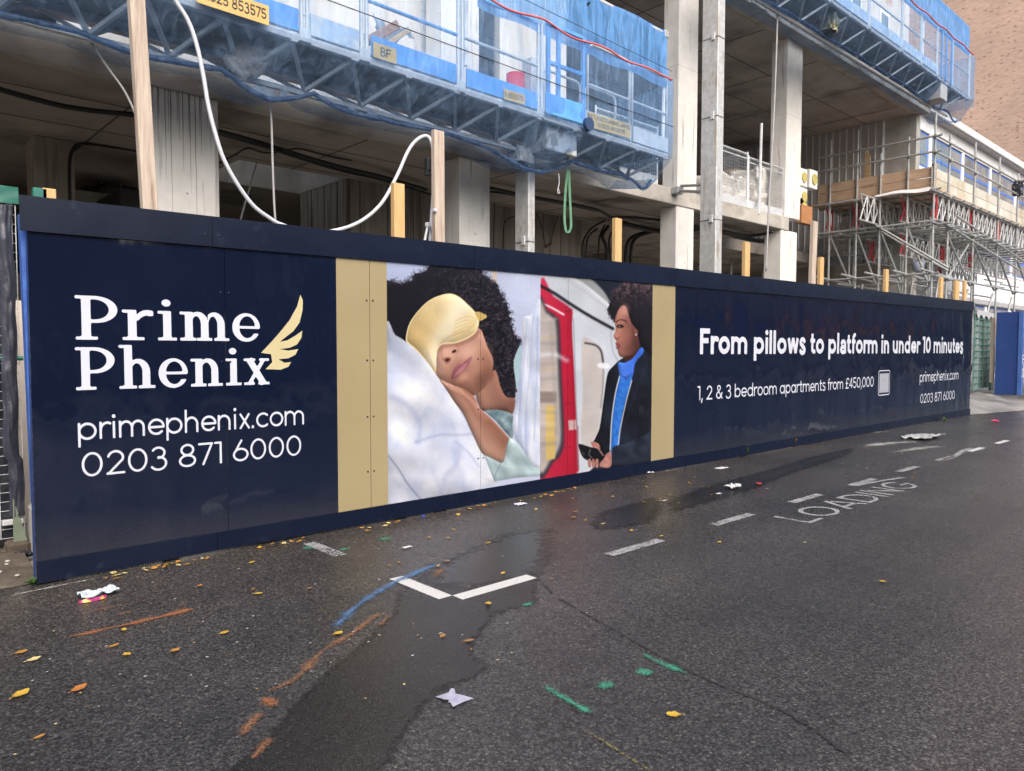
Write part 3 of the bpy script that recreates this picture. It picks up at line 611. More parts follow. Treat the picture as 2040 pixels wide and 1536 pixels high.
def blob(px, rx, ry, mat, name):
    c = atZ(*px, .005); n = 18; V = [c]; fd = [1.0]; F = []
    for q, (k_, f_) in enumerate(((.5, .85), (1.0, .4), (1.6, 0))):
        for k in range(n): j = 1+.25*vn(k*.9, px[0]); V.append((c[0]+rx*k_*j*math.cos(6.2832*k/n), c[1]+ry*k_*j*math.sin(6.2832*k/n), c[2])); fd.append(f_)
    F += [(0, 1+k, 1+(k+1) % n) for k in range(n)]
    for q in range(2): F += [(1+q*n+k, 1+(q+1)*n+k, 1+(q+1)*n+(k+1) % n, 1+q*n+(k+1) % n) for k in range(n)]
    fade_mesh(name, V, F, fd, mat, road)
strip([(1078, 1360), (1110, 1382), (1150, 1405), (1188, 1424)], .05, .005, SPRAYG, 'green_spray_mark', jit=.6, fade=True); strip([(1272, 1296), (1310, 1317), (1385, 1347)], .045, .005, SPRAYG, 'green_spray_mark', jit=.6, fade=True)
for p, a, b in (((1205, 1364), .06, .045), ((1284, 1338), .055, .05), ((614, 1091), .06, .05), ((684, 1094), .07, .04), ((768, 1073), .07, .06), ((1050, 1204), .06, .03)): blob(p, a, b, SPRAYG, 'green_spray_dot')
# pale streaks on the road near the far end of the hoarding
for px, w in (([(1640, 872), (1700, 862), (1790, 858)], .30), ([(1700, 892), (1780, 882), (1850, 880)], .25), ([(1590, 880), (1650, 868), (1710, 858)], .1), ([(1760, 905), (1830, 893), (1890, 888)], .18)):
    strip(px, w, .0048, STREAK, 'pale_streak', jit=1, fade=True)
strip([(0, 1191), (60, 1178), (140, 1162), (210, 1148)], .025, .005, STREAK, 'pale_streak', jit=1, fade=True)
# concrete crossover beyond the hoarding
CROSS = M('wet_crossover_concrete', (.17, .165, .16), (.30, .295, .285), 1.8, .32, rough2=.6, stain=(.09, .09, .09), sscale=.8, slo=.5, shi=.65)
def ramp_edge(x): return -.02-.22*max(0, x-18.6)**.95 if x < 26 else -1.45-.05*(x-26)
def ramp_z(x, y):
    e = ramp_edge(x); return .006+.30*max(0, min(1, (y-e)/(.95-e)))**.9
structure('pavement', MB().grid(lambda u, v: (18.55+u*40, ramp_edge(18.55+u*40)+v*(6-ramp_edge(18.55+u*40)), ramp_z(18.55+u*40, ramp_edge(18.55+u*40)+v*(6-ramp_edge(18.55+u*40)))), 80, 24), CROSS)
structure('far_pavement', MB().box(-60, 140, -19, -12.2, -.05, .11), CROSS)
structure('far_kerb', MB().box(-60, 140, -12.195, -12.0, -.05, .12, .015), CONC)

# ------------------------------------------------------------------ the hoarding
HL = 18.49
def htop(x): return 2.426+(2.613-2.426)*x/HL
TRIM = .215; KICK = .148
hoard = thing('hoarding', 'long glossy navy site hoarding with gold bands, two photographs and white lettering', 'hoarding', (0, 0, 0))
def quadboard(x0, x1, zb0, zb1, zt0, zt1, y0, y1):     # board with sloping ends
    return MB().add([(x0, y0, zb0), (x1, y0, zb1), (x1, y1, zb1), (x0, y1, zb0), (x0, y0, zt0), (x1, y0, zt1), (x1, y1, zt1), (x0, y1, zt0)],
                    [(0, 3, 2, 1), (4, 5, 6, 7), (0, 1, 5, 4), (1, 2, 6, 5), (2, 3, 7, 6), (3, 0, 4, 7)])
for k in range(16):
    x0 = 1.22*k+.002; x1 = min(1.22*(k+1)-.002, HL)
    if x1-x0 < .05: continue
    o = obj('panel', quadboard(x0, x1, .03, .03, htop(x0)-.03, htop(x1)-.03, 0, .018), NAVY, hoard)
for k in range(9):
    x0 = 1.13+2.44*(k-1)+.0015; x1 = x0+2.437
    x0 = max(x0, -.035); x1 = min(x1, HL+.01)
    if x1 <= x0: continue
    obj('top_rail', quadboard(x0, x1, htop(x0)-TRIM, htop(x1)-TRIM, htop(x0), htop(x1), -.020, -.002), NAVYT, hoard)
    obj('kick_board', quadboard(max(x0, 0), x1, .012+.012*vn(x0*3), .012+.012*vn(x1*3), KICK, KICK, -.016, -.002), NAVYT, hoard)
boltmesh = None
def bolt(x, z, y=-.002):
    global boltmesh
    if boltmesh is None:
        mb = MB().tube([(0, 0, 0), (0, -.003, 0), (0, -.0045, 0)], [.008, .008, .004], 8); boltmesh = obj('bolt', mb, NAVYT, hoard); boltmesh.location = (x, y, z); return
    o = bpy.data.objects.new('bolt', boltmesh.data); COL.objects.link(o); o.parent = hoard; o.location = (x, y, z)
for k in range(1, 15):
    for z in (.45, .92, 1.40, 1.90):
        for s in (-.03, .03): bolt(1.22*k+s, z+.02*vn(k, z))
for k in range(1, 8):
    for s in (-.05, .05): bolt(1.13+2.44*(k-1)+s, htop(2.44*k)-.15, -.020)
    bolt(1.13+2.44*(k-1)+1.2, htop(2.44*k)-.16, -.020)
# blue painted edge at the open end
obj('end_post', MB().box(.004, .05, .022, .125, 0, htop(0)-.12, .004), BLUEP_D, hoard)
obj('end_batten', MB().beam((-.004, .10, htop(0)-.10), (.03, .14, .5), .04, .075, (0, 1, 0), .003), M('mid_blue_ply_paint', (.03, .09, .36), (.05, .14, .46), 9, .6, bump=.2), hoard)
YV = -.0016
def gold_band(pl, pr, yref):
    xl = atY(pl, yref, 0)[0]; xr = atY(pr, yref, 0)[0]
    cuts = [xl]+[1.22*k for k in range(1, 16) if xl < 1.22*k < xr]+[xr]
    for a, b in zip(cuts[:-1], cuts[1:]):
        a2 = a+(.002 if a != xl else 0); b2 = b-(.002 if b != xr else 0)
        obj('gold_band', quadboard(a2, b2, KICK, KICK, htop(a2)-TRIM, htop(b2)-TRIM, YV, -.0004), GOLD, hoard)
    return xl, xr
g1 = gold_band(671.5, 771.5, 760); g2 = gold_band(1298.5, 1343.5, 735)
# lettering on the wall
def wall_text(name, s, w, L, Rr, top, mat=WHITEV, font=sans, caph=.70, yoff=-.0022, lab=None):
    a = atY(*L, 0); b = atY(*Rr, 0); tp = atY(*top, 0); zb = (a[2]+b[2])/2; cap = tp[2]-a[2]
    o = obj(name, text_to(s, w, (a[0], yoff, zb), (1, 0, 0), (0, 0, 1), b[0]-a[0], cap, font, caph), mat, hoard)
    if lab: o['label'] = lab
    return o
wall_text('logo_lettering', 'Prime', .12, (150.5, 677), (518, 679.5), (151, 588.5), font=serif)
wall_text('logo_lettering', 'Phenix', .12, (151, 777), (537, 766), (151, 691), font=serif)
wall_text('web_address', 'primephenix.com', .072, (155.5, 877), (605.5, 846), (156, 842), caph=.5)
wall_text('phone_number', '0203 871 6000', .066, (163, 948), (600, 909), (163, 899))
wall_text('headline', 'From pillows to pl\u00e4tform in under 10 minutes', .140, (1394, 702), (1918, 705.5), (1394.5, 650))
wall_text('price_line', '1, 2 & 3 bedroom apartments from \u00a3450,000', .078, (1389, 794.5), (1740, 772.5), (1389, 766))
wall_text('web_address', 'primephenix.com', .076, (1832, 760), (1909, 757), (1832, 745), caph=.5)
wall_text('phone_number', '0203 871 6000', .074, (1833, 802.5), (1901.5, 795.5), (1833, 784))
# code frame: the code itself is left blank
fa = atY(1749, 788.6, 0); fb = atY(1773, 737, 0)
mb = MB(); w_ = .018
def ring(x0, x1, z0, z1, r, w, y):
    def loop(x0, x1, z0, z1, r):
        P = []
        for cx, cz, a0 in ((x1-r, z1-r, 0), (x0+r, z1-r, 90), (x0+r, z0+r, 180), (x1-r, z0+r, 270)):
            for k in range(5): P.append((cx+r*math.cos(R(a0+22.5*k)), y, cz+r*math.sin(R(a0+22.5*k))))
        return P
    A = loop(x0, x1, z0, z1, r); B = loop(x0+w, x1-w, z0+w, z1-w, max(r-w, .004)); n = len(A); m = MB()
    m.v = A+B; m.f = [(i, n+i, n+(i+1) % n, (i+1) % n) for i in range(n)]; return m
obj('code_frame', ring(fa[0], fb[0], fa[2], fb[2], .05, .016, -.0022), WHITEV, hoard)
obj('code_blank', MB().poly([(fa[0]+.05, -.0022, fa[2]+.05), (fb[0]-.05, -.0022, fa[2]+.05), (fb[0]-.05, -.0022, fb[2]-.06), (fa[0]+.05, -.0022, fb[2]-.06)]), M('pale_blank_print', (.26, .28, .33), (.34, .36, .41), 40, .4), hoard)
obj('frame_caption', text_to('SCAN ME', .13, (fa[0]+.08, -.0024, fb[2]+.015), (1, 0, 0), (0, 0, 1), (fb[0]-fa[0])-.16, .055), WHITEV, hoard) if False else None
# winged emblem
wp = [(1088, 378), (1098, 400), (1097, 440), (1085, 490), (1060, 525), (1030, 548), (1005, 568), (1035, 562), (1065, 545), (1096, 523), (1092, 552), (1075, 578), (1045, 592), (1003, 597), (1040, 603), (1080, 597), (1068, 620), (1040, 634), (1000, 638), (1025, 652), (1051, 649), (1040, 668), (1010, 680), (948, 678), (975, 650), (970, 618), (930, 612), (965, 575), (1005, 530), (1045, 480), (1075, 425)]
wpts = [atY(60+a/2.021, 400+b/2.021, -.0022) for a, b in wp]
obj('wing_emblem', MB().poly([tuple(p) for p in wpts][::-1]), M('gold_emblem_vinyl', (.46, .40, .22), (.52, .46, .27), 2, .35), hoard)
# ------------------------------------------------------------------ the two printed photographs (flat prints on the boards)
class Canvas:
    def __init__(s, x, y): s.x = x; s.y = y; s.c = np.zeros((len(x), 3))
    def blend(s, m, col):
        col = np.asarray(col, float)/255
        if col.ndim == 1: col = col[None, :]
        s.c = s.c*(1-m[:, None])+col*m[:, None]
def sdf(x, y, P):
    D = np.full(x.shape, 1e9); ins = np.zeros(x.shape, bool); n = len(P)
    for i in range(n):
        ax, ay = P[i]; bx, by = P[(i+1) % n]; dx, dy = bx-ax, by-ay; q = dx*dx+dy*dy+1e-9
        t = np.clip(((x-ax)*dx+(y-ay)*dy)/q, 0, 1); D = np.minimum(D, (x-ax-t*dx)**2+(y-ay-t*dy)**2)
        c = ((ay > y) != (by > y)); xx = ax+(y-ay)/(by-ay if abs(by-ay) > 1e-9 else 1e-9)*dx; ins ^= (c & (x < xx))
    D = np.sqrt(D); return np.where(ins, -D, D)
def hnoise(x, y, s, seed=0):
    x = x/s; y = y/s; xi = np.floor(x).astype(int); yi = np.floor(y).astype(int); fx = x-xi; fy = y-yi; fx = fx*fx*(3-2*fx); fy = fy*fy*(3-2*fy)
    def h(a, b):
        n = (a*374761393+b*668265263+seed*1442695041) & 0x7fffffff; n = ((n ^ (n >> 13))*1274126177) & 0x7fffffff
        return ((n ^ (n >> 16)) & 0xffff)/65535.0
    return (h(xi, yi)*(1-fx)+h(xi+1, yi)*fx)*(1-fy)+(h(xi, yi+1)*(1-fx)+h(xi+1, yi+1)*fx)*fy
def fbm(x, y, s, seed=0, o=4):
    r = 0; a = .5
    for k in range(o): r = r+a*hnoise(x, y, s/2**k, seed+k); a *= .5
    return r/(1-.5**o)
LIGHT = (.55, -.83)
def relief(x, y, s, amp, seed, o=4):     # light and dark of cloth folds
    e = s*.06; return 1+amp*(fbm(x, y, s, seed, o)-fbm(x+LIGHT[0]*e, y+LIGHT[1]*e, s, seed, o))*10
def shape(cv, pts, col, soft=2.0, smooth=True, wob=0, ws=20, seed=1, op=1.0, rd=None, rl=None):
    P = np.array(smoothpath(pts, 5, True)) if smooth else np.array(pts, float)
    x, y = cv.x, cv.y; m = np.zeros(len(x)); pad = soft*2+wob*2+2
    k = (x > P[:, 0].min()-pad) & (x < P[:, 0].max()+pad) & (y > P[:, 1].min()-pad) & (y < P[:, 1].max()+pad)
    if not k.any(): return m
    d = sdf(x[k], y[k], P)
    if wob: d = d+(fbm(x[k], y[k], ws, seed)-.5)*2*wob
    m[k] = np.clip(.5-d/(2*soft), 0, 1); m = m*m*(3-2*m)
    if col is not None:
        cc = np.array(col(x, y) if callable(col) else col, float)
        if rd or rl:
            if cc.ndim == 1: cc = np.repeat(cc[None], len(x), 0)
            f = np.ones(len(x))
            if rd:
                w_, am = rd; kk = (1-np.clip(-d/w_, 0, 1))**1.5; e = max(1.5, w_*.12); gx = (sdf(x[k]+e, y[k], P)-sdf(x[k]-e, y[k], P))/(2*e); gy = (sdf(x[k], y[k]+e, P)-sdf(x[k], y[k]-e, P))/(2*e)
                f[k] = 1+am*kk*(gx*LIGHT[0]+gy*LIGHT[1]-.25)
            if rl: f = f*relief(x, y, *rl)
            cc = np.clip(cc*f[:, None], 0, 255)
        cv.blend(m*op, cc)
    return m
def line(cv, pts, w, col, soft=2.0, op=1.0, sm=True):
    P = smoothpath(pts, 6) if sm and len(pts) > 2 else [np.array(p, float) for p in pts]
    x, y = cv.x, cv.y; A = np.array(P); pad = w+soft*2+2
    k = (x > A[:, 0].min()-pad) & (x < A[:, 0].max()+pad) & (y > A[:, 1].min()-pad) & (y < A[:, 1].max()+pad)
    if not k.any(): return
    D = np.full(k.sum(), 1e9); xx, yy = x[k], y[k]
    for (ax, ay), (bx, by) in zip(P[:-1], P[1:]):
        dx, dy = bx-ax, by-ay; q = dx*dx+dy*dy+1e-9; t = np.clip(((xx-ax)*dx+(yy-ay)*dy)/q, 0, 1); D = np.minimum(D, np.hypot(xx-ax-t*dx, yy-ay-t*dy))
    m = (np.clip(.5-(D-w/2)/(2*soft), 0, 1)*op)[:, None]; cv.c[k] = cv.c[k]*(1-m)+np.asarray(col, float)[None]/255*m
def ell(cv, cx, cy, rx, ry, col, soft=.3, op=1.0, rot=0):
    c, s = math.cos(R(rot)), math.sin(R(rot)); u = (cv.x-cx)*c+(cv.y-cy)*s; v = -(cv.x-cx)*s+(cv.y-cy)*c
    d = np.hypot(u/rx, v/ry); m = np.clip((1+soft-d)/(2*soft+1e-6), 0, 1); m = m*m*(3-2*m); cv.blend(m*op, col)
def mixc(a, b, t): t = np.clip(t, 0, 1)[:, None]; return np.asarray(a, float)[None]*(1-t)+np.asarray(b, float)[None]*t

def paint_sleeper(cv):
    x, y = cv.x, cv.y
    cv.c[:] = mixc((176, 190, 226), (196, 205, 232), (x+y*.3)/1100)/255
    shape(cv, [(632, 120), (664, 120), (668, 300), (640, 300)], (214, 196, 178), 6, False)
    ell(cv, 700, 420, 160, 180, (186, 198, 230), .8, .6)
    # pillow behind, hair
    hair = [(24, 248), (60, 236), (112, 246), (168, 232), (198, 188), (250, 180), (284, 138), (338, 108), (420, 114), (520, 148), (590, 190), (655, 248), (690, 305), (722, 372), (746, 450), (758, 535), (800, 578), (788, 640), (768, 690), (778, 760), (782, 840), (768, 905), (722, 925), (690, 885), (640, 780), (560, 640), (300, 620), (24, 545)]
    def hc(x, y):
        n = fbm(x, y, 26, 3); n2 = fbm(x+40*n, y-30*n, 9, 9, 3)
        return mixc((17, 17, 25), (74, 64, 76), np.clip((n2-.45)*2.6, 0, 1)*np.clip((x-150)/350, .12, 1))
    shape(cv, hair, hc, 4, True, 17, 16, 5, rl=(22, .5, 71))
    for k in range(260):      # stray curls around the outline
        i = rng.integers(0, 17); a = np.array(hair[i]); b = np.array(hair[i+1]); p = a+(b-a)*rng.random(); r = 4+7*rng.random()
        q = p+rng.normal(0, 8, 2); t0 = rng.random()*6.28
        line(cv, [(q[0]+r*math.cos(t0+j*.9), q[1]+r*math.sin(t0+j*.9)) for j in range(5)], 2.2, (38, 33, 44), 1.6, .75)
    for k in range(240):       # frizz
        i = rng.integers(0, 19); a = np.array(hair[i]); b = np.array(hair[i+1]); p = a+(b-a)*rng.random(); cdir = p-np.array([430, 480]); cdir /= np.linalg.norm(cdir); p2 = p+cdir*(6+26*rng.random()**2); pm = (p+p2)/2+rng.normal(0, 8, 2)
        line(cv, [p-cdir*8, pm, p2+rng.normal(0, 4, 2)], 1.2, (46, 40, 50), 1.4, .6)
    for k in range(220):
        i = rng.integers(9, 21); a = np.array(hair[i]); q = a+np.array([-60*rng.random()-5, rng.normal(0, 40)]); r = 5+6*rng.random(); t0 = rng.random()*6.28
        line(cv, [(q[0]+r*math.cos(t0+j*.8), q[1]+r*math.sin(t0+j*.8)) for j in range(4)], 2.0, (78, 66, 78), 1.6, .45)
    HP = np.array(smoothpath(hair, 4, True))
    for k in range(1100):      # curls through the whole head of hair
        q = np.array([rng.uniform(30, 800), rng.uniform(100, 920)])
        if sdf(q[:1], q[1:], HP)[0] > -6: continue
        r = 4+8*rng.random(); t0 = rng.random()*6.28; b_ = rng.random()**2*np.clip((q[0]-80)/450, .15, 1); c_ = (26+70*b_, 23+58*b_, 31+66*b_)
        line(cv, [(q[0]+r*math.cos(t0+j*.75), q[1]+r*math.sin(t0+j*.75)+j*1.5) for j in range(5)], 2.0, c_, 1.5, .55)
    # neck and face
    shape(cv, [(545, 860), (560, 950), (600, 985), (690, 980), (752, 1003), (772, 915), (722, 900), (690, 850), (655, 745), (600, 800)], lambda x, y: mixc((180, 134, 116), (122, 84, 72), (x-560)/190), 5, True, rd=(50, .4))
    skin = lambda x, y: mixc((212, 170, 152), (146, 102, 86), ((x-330)*.55+(y-560)*.55)/330)
    shape(cv, [(310, 590), (318, 700), (312, 770), (342, 806), (420, 836), (520, 888), (548, 884), (602, 832), (640, 745), (642, 680), (612, 615), (592, 560), (560, 505), (450, 540), (350, 570)], skin, 3, True, rd=(70, .34), rl=(80, .07, 91, 2))
    ell(cv, 590, 790, 60, 34, (98, 64, 54), .9, .6, -52)
    ell(cv, 560, 640, 60, 60, (222, 172, 148), .9, .45)
    ell(cv, 470, 820, 60, 22, (140, 92, 78), .9, .5, 25)
    ell(cv, 375, 655, 42, 50, (226, 178, 158), .8, .7, 20)                                           # nose
    shape(cv, [(352, 678), (372, 708), (394, 700), (402, 676), (384, 670)], (150, 98, 84), 4, True, op=.8)
    ell(cv, 380, 687, 13, 9, (52, 26, 26), .35, .95, -20); ell(cv, 419, 637, 15, 8, (58, 30, 28), .35, .95, -30)
    line(cv, [(352, 600), (346, 640), (352, 680), (372, 708)], 5, (150, 100, 84), 4, .6)
    line(cv, [(428, 600), (444, 614), (446, 632), (430, 646)], 5, (150, 98, 82), 4, .7)
    ell(cv, 440, 745, 70, 40, (150, 100, 84), 1.0, .45, -42)
    shape(cv, [(402, 796), (414, 744), (446, 706), (470, 704), (492, 680), (522, 666), (512, 698), (480, 744), (440, 782)], (158, 100, 108), 3, True, rd=(16, .4))
    shape(cv, [(430, 770), (456, 730), (492, 702), (484, 732), (456, 764)], (186, 126, 136), 6, True, op=.8)
    line(cv, [(404, 794), (426, 752), (458, 722), (490, 696), (522, 668)], 4, (104, 58, 66), 2.5, .85)
    line(cv, [(318, 640), (345, 612), (400, 602), (470, 588), (530, 556), (560, 520)], 16, (110, 72, 58), 12, .55)
    ell(cv, 500, 640, 50, 34, (226, 186, 168), .95, .5, -30); ell(cv, 470, 790, 34, 18, (222, 172, 150), .9, .4, -40); ell(cv, 600, 700, 34, 70, (140, 92, 74), .9, .45, -15)
    # sleep mask
    mask = [(140, 560), (158, 482), (205, 410), (270, 346), (340, 313), (400, 304), (450, 324), (500, 368), (540, 410), (562, 452), (556, 502), (528, 542), (470, 574), (420, 590), (370, 592), (340, 604), (322, 640), (313, 700), (310, 775), (280, 732), (205, 640), (150, 592)]
    shape(cv, mask, (242, 228, 182), 2.5, True)
    def mc(x, y):
        g = mixc((202, 172, 114), (236, 220, 174), (x*.5-y*.5+160)/260+.4*fbm(x, y, 140, 4)); band = np.exp(-(((x-405)*.8+(y-470)*.45)/62)**2)
        return g*(1-.65*band[:, None])+np.array([250, 245, 226])*.65*band[:, None]
    inner = [((px-350)*.965+350, (py-500)*.965+498) for px, py in mask]
    shape(cv, inner, mc, 2.5, True, rd=(70, .22), rl=(150, .12, 52, 2))
    for k in range(12): 
        yy = 395+k*11; line(cv, [(552-k*1.5, 452+k*3.5), (500-k*4, yy+30), (430-k*2, yy+55)], 3, (172, 138, 76) if k % 2 else (244, 226, 176), 5, .45)
    line(cv, [(320, 640), (345, 590), (400, 548), (470, 520)], 5, (176, 140, 76), 9, .5)
    shape(cv, [(540, 410), (575, 414), (604, 428), (600, 446), (560, 458)], (208, 178, 110), 2, True, 4, 6, 3)
    # shirt
    shape(cv, [(600, 985), (640, 975), (690, 978), (760, 1010), (757, 1135), (722, 1112), (660, 1040)], lambda x, y: mixc((164, 186, 192), (84, 108, 118), fbm(x, y, 40, 8)*1.2), 3, rd=(20, .2), rl=(70, .4, 63, 2))
    shape(cv, [(764, 690), (806, 600), (806, 760), (784, 860), (772, 800)], (166, 196, 206), 3)
    # pillow
    def pc(x, y):
        n = fbm(x*.8+y*.5, y*.8-x*.5, 150, 12, 3)-.45*np.clip(.10-np.abs(fbm(x*.9-y*.25, y*.5+x*.3, 170, 44, 3)-.5), 0, .1)*3.5; return mixc((186, 197, 226), (232, 236, 246), n*1.7-.25)
    shape(cv, [(20, 530), (80, 545), (135, 578), (185, 622), (262, 702), (322, 782), (362, 832), (402, 892), (452, 982), (522, 1112), (592, 1235), (640, 1330), (660, 1400), (300, 1480), (20, 1540)], pc, 4, True, rd=(80, .16), rl=(300, .30, 61, 2))
    for pts, wd, c, o in (([(40, 1240), (100, 1320), (150, 1400), (225, 1490)], 6, (98, 112, 148), .8), ([(60, 900), (160, 960), (220, 1060), (210, 1160)], 26, (160, 172, 212), .5), ([(200, 1160), (330, 1120), (440, 1120), (520, 1115)], 12, (150, 164, 206), .5),
                          ([(350, 1450), (370, 1360), (430, 1290), (450, 1200)], 24, (168, 180, 218), .5), ([(430, 1160), (500, 1220), (560, 1300)], 10, (156, 170, 210), .5), ([(40, 700), (140, 720), (240, 800)], 40, (206, 214, 240), .5)):
        line(cv, pts, wd, c, wd*.5+3, o)
    # forearm and hand
    arm = [(338, 803), (398, 828), (462, 846), (522, 884), (547, 922), (562, 962), (640, 1032), (722, 1122), (738, 1152), (702, 1278), (592, 1238), (532, 1132), (472, 1002), (420, 930), (368, 850)]
    shape(cv, arm, lambda x, y: mixc((210, 168, 150), (148, 104, 88), ((x-y*.72+300)*.006)), 3, True, rd=(46, .42), rl=(80, .07, 92, 2))
    line(cv, [(350, 812), (420, 850), (500, 900), (560, 965)], 14, (224, 178, 156), 12, .6); line(cv, [(420, 836), (470, 850), (524, 888)], 5, (110, 70, 58), 5, .7)
    for q in range(3): line(cv, [(352+q*34, 822+q*12), (392+q*36, 858+q*14), (420+q*36, 902+q*12)], 4, (150, 102, 84), 4, .55); line(cv, [(360+q*34, 818+q*12), (404+q*34, 852+q*14)], 10, (226, 182, 160), 8, .35)
    line(cv, [(480, 870), (520, 900), (545, 925)], 5, (150, 102, 86), 5, .6); line(cv, [(620, 1040), (690, 1110), (735, 1160)], 14, (132, 88, 72), 12, .6)
    # sleeve
    shape(cv, [(738, 1132), (800, 1180), (925, 1262), (925, 1356), (780, 1366), (652, 1388), (588, 1232), (690, 1282), (704, 1280)], lambda x, y: mixc((142, 170, 178), (184, 204, 210), fbm(x*.8-y*.6, y*.3, 50, 21)*1.4-.1), 3, False, rd=(30, .2), rl=(130, .34, 62, 2))
    line(cv, [(690, 1282), (660, 1340), (650, 1386)], 4, (106, 140, 150), 3, .8); line(cv, [(736, 1140), (712, 1220), (694, 1280)], 5, (116, 150, 158), 4, .7)
    # duvet
    shape(cv, [(820, 444), (860, 430), (925, 385), (925, 1264), (800, 1182), (756, 1082), (770, 960), (786, 840), (806, 700), (816, 560)], lambda x, y: mixc((176, 190, 224), (226, 232, 246), fbm(x*3, y*.35, 60, 30, 3)*1.5-.2), 3, True, rd=(30, .14), rl=(150, .22, 64, 2))
    for pts in ([(840, 450), (822, 700), (800, 900), (790, 1100)], [(875, 440), (860, 700), (835, 950), (830, 1180)], [(900, 430), (895, 800), (880, 1150)], [(820, 560), (805, 760), (770, 1000)]):
        line(cv, pts, 4, (150, 164, 204), 5, .55)

def paint_commuter(cv):
    x, y = cv.x, cv.y
    cv.c[:] = mixc((22, 27, 42), (30, 36, 54), fbm(x, y, 200, 2))/255
    shape(cv, [(40, 20), (300, 45), (420, 120), (520, 255), (562, 320), (600, 560), (640, 700), (560, 800), (500, 1000), (450, 1270), (400, 1460), (40, 1520)], lambda x, y: mixc((196, 203, 216), (216, 222, 232), (y-200)/900), 8, True)
    shape(cv, [(140, 45), (330, 62), (470, 170), (560, 310), (530, 290), (400, 190), (260, 110)], (150, 156, 160), 10)
    line(cv, [(200, 70), (380, 180), (540, 320)], 14, (226, 230, 236), 8, .9); line(cv, [(120, 60), (330, 190), (550, 350)], 10, (176, 182, 188), 8, .6)
    shape(cv, [(360, 70), (420, 65), (560, 180), (640, 260), (560, 300), (500, 210)], (24, 29, 44), 12)
    shape(cv, [(50, 196), (150, 248), (262, 325), (282, 380), (296, 800), (314, 1150), (322, 1460), (50, 1510)], lambda x, y: mixc((206, 44, 78), (172, 24, 50), (x-60)/260), 11)
    line(cv, [(55, 172), (150, 222), (260, 295), (400, 382), (560, 470)], 20, (24, 26, 34), 7)
    line(cv, [(40, 282), (130, 322), (218, 372)], 13, (246, 226, 236), 5)
    shape(cv, [(40, 322), (110, 345), (160, 380), (190, 440), (204, 800), (222, 1200), (205, 1330), (150, 1395), (40, 1445)], (54, 56, 66), 16)
    shape(cv, [(40, 348), (100, 362), (140, 395), (166, 450), (182, 800), (200, 1190), (182, 1310), (140, 1365), (40, 1408)], lambda x, y: mixc((206, 194, 188), (176, 170, 170), fbm(x, y, 120, 6)*1.2), 18)
    shape(cv, [(95, 1005), (160, 1005), (160, 1375), (95, 1385)], (216, 190, 118), 8, False); shape(cv, [(40, 905), (170, 905), (170, 985), (40, 985)], (122, 108, 102), 12, False, op=.7)
    for k in range(16):
        yy = 420+k*58+rng.normal(0, 12); c_ = [(232, 224, 216), (150, 138, 134), (198, 170, 120), (120, 116, 122)][k % 4]; line(cv, [(60, yy), (165, yy+rng.normal(0, 6))], 10+16*rng.random(), c_, 14, .35); line(cv, [(360, yy+150), (480, yy+150+rng.normal(0, 6))], 10+14*rng.random(), c_, 14, .28)
    line(cv, [(45, 660), (150, 650), (240, 690)], 22, (228, 234, 244), 16, .7); line(cv, [(130, 430), (150, 800), (170, 1200)], 16, (150, 146, 148), 14, .5)
    shape(cv, [(284, 372), (420, 440), (540, 500), (600, 620), (560, 760), (510, 860), (480, 1050), (440, 1260), (380, 1440), (326, 1450), (310, 1100), (296, 800)], (206, 214, 228), 7)
    shape(cv, [(345, 552), (430, 562), (486, 610), (502, 700), (500, 850), (478, 1060), (430, 1268), (342, 1300), (352, 900)], lambda x, y: mixc((206, 196, 192), (186, 186, 188), fbm(x, y, 90, 9)), 9)
    line(cv, [(370, 570), (440, 586), (480, 630), (494, 720)], 12, (40, 40, 46), 6, .9); line(cv, [(494, 720), (492, 860), (476, 1020)], 7, (108, 108, 116), 6, .7)
    shape(cv, [(455, 715), (500, 708), (545, 730), (520, 748), (465, 742)], (238, 242, 250), 9, op=.9)
    shape(cv, [(250, 1108), (306, 1104), (310, 1172), (256, 1176)], (206, 178, 180), 7, False)
    line(cv, [(318, 1150), (322, 1440)], 6, (150, 52, 66), 5, .8)
    line(cv, [(286, 400), (300, 800), (318, 1440)], 9, (120, 128, 140), 5, .6); line(cv, [(262, 330), (278, 700), (300, 1440)], 5, (120, 18, 36), 4, .6); line(cv, [(545, 480), (560, 620), (600, 700)], 8, (150, 158, 170), 6, .6)
    # coat
    coat = [(612, 686), (560, 735), (528, 775), (512, 850), (500, 940), (490, 1010), (472, 1150), (440, 1230), (428, 1262), (470, 1290), (500, 1335), (548, 1340), (548, 1425), (860, 1372), (860, 600), (770, 600), (700, 640)]
    shape(cv, coat, lambda x, y: mixc((16, 19, 28), (34, 40, 54), fbm(x, y, 110, 14)), 3.5, rd=(40, .7), rl=(160, .6, 72, 2))
    # afro
    afro = [(545, 262), (556, 205), (600, 186), (628, 150), (680, 116), (742, 100), (800, 104), (860, 116), (860, 640), (775, 610), (745, 560), (722, 470), (690, 440), (650, 330), (622, 318), (590, 370), (572, 420), (540, 385), (528, 330)]
    def ac(x, y):
        n = fbm(x, y, 16, 40, 4); t = np.clip((330-y)/230, 0, 1)*np.clip((n-.34)*3, 0, 1)
        return mixc((24, 21, 29), (140, 108, 116), t*.85+.05)
    shape(cv, afro, ac, 4, True, 16, 12, 17, rd=(70, .5), rl=(14, .7, 73))
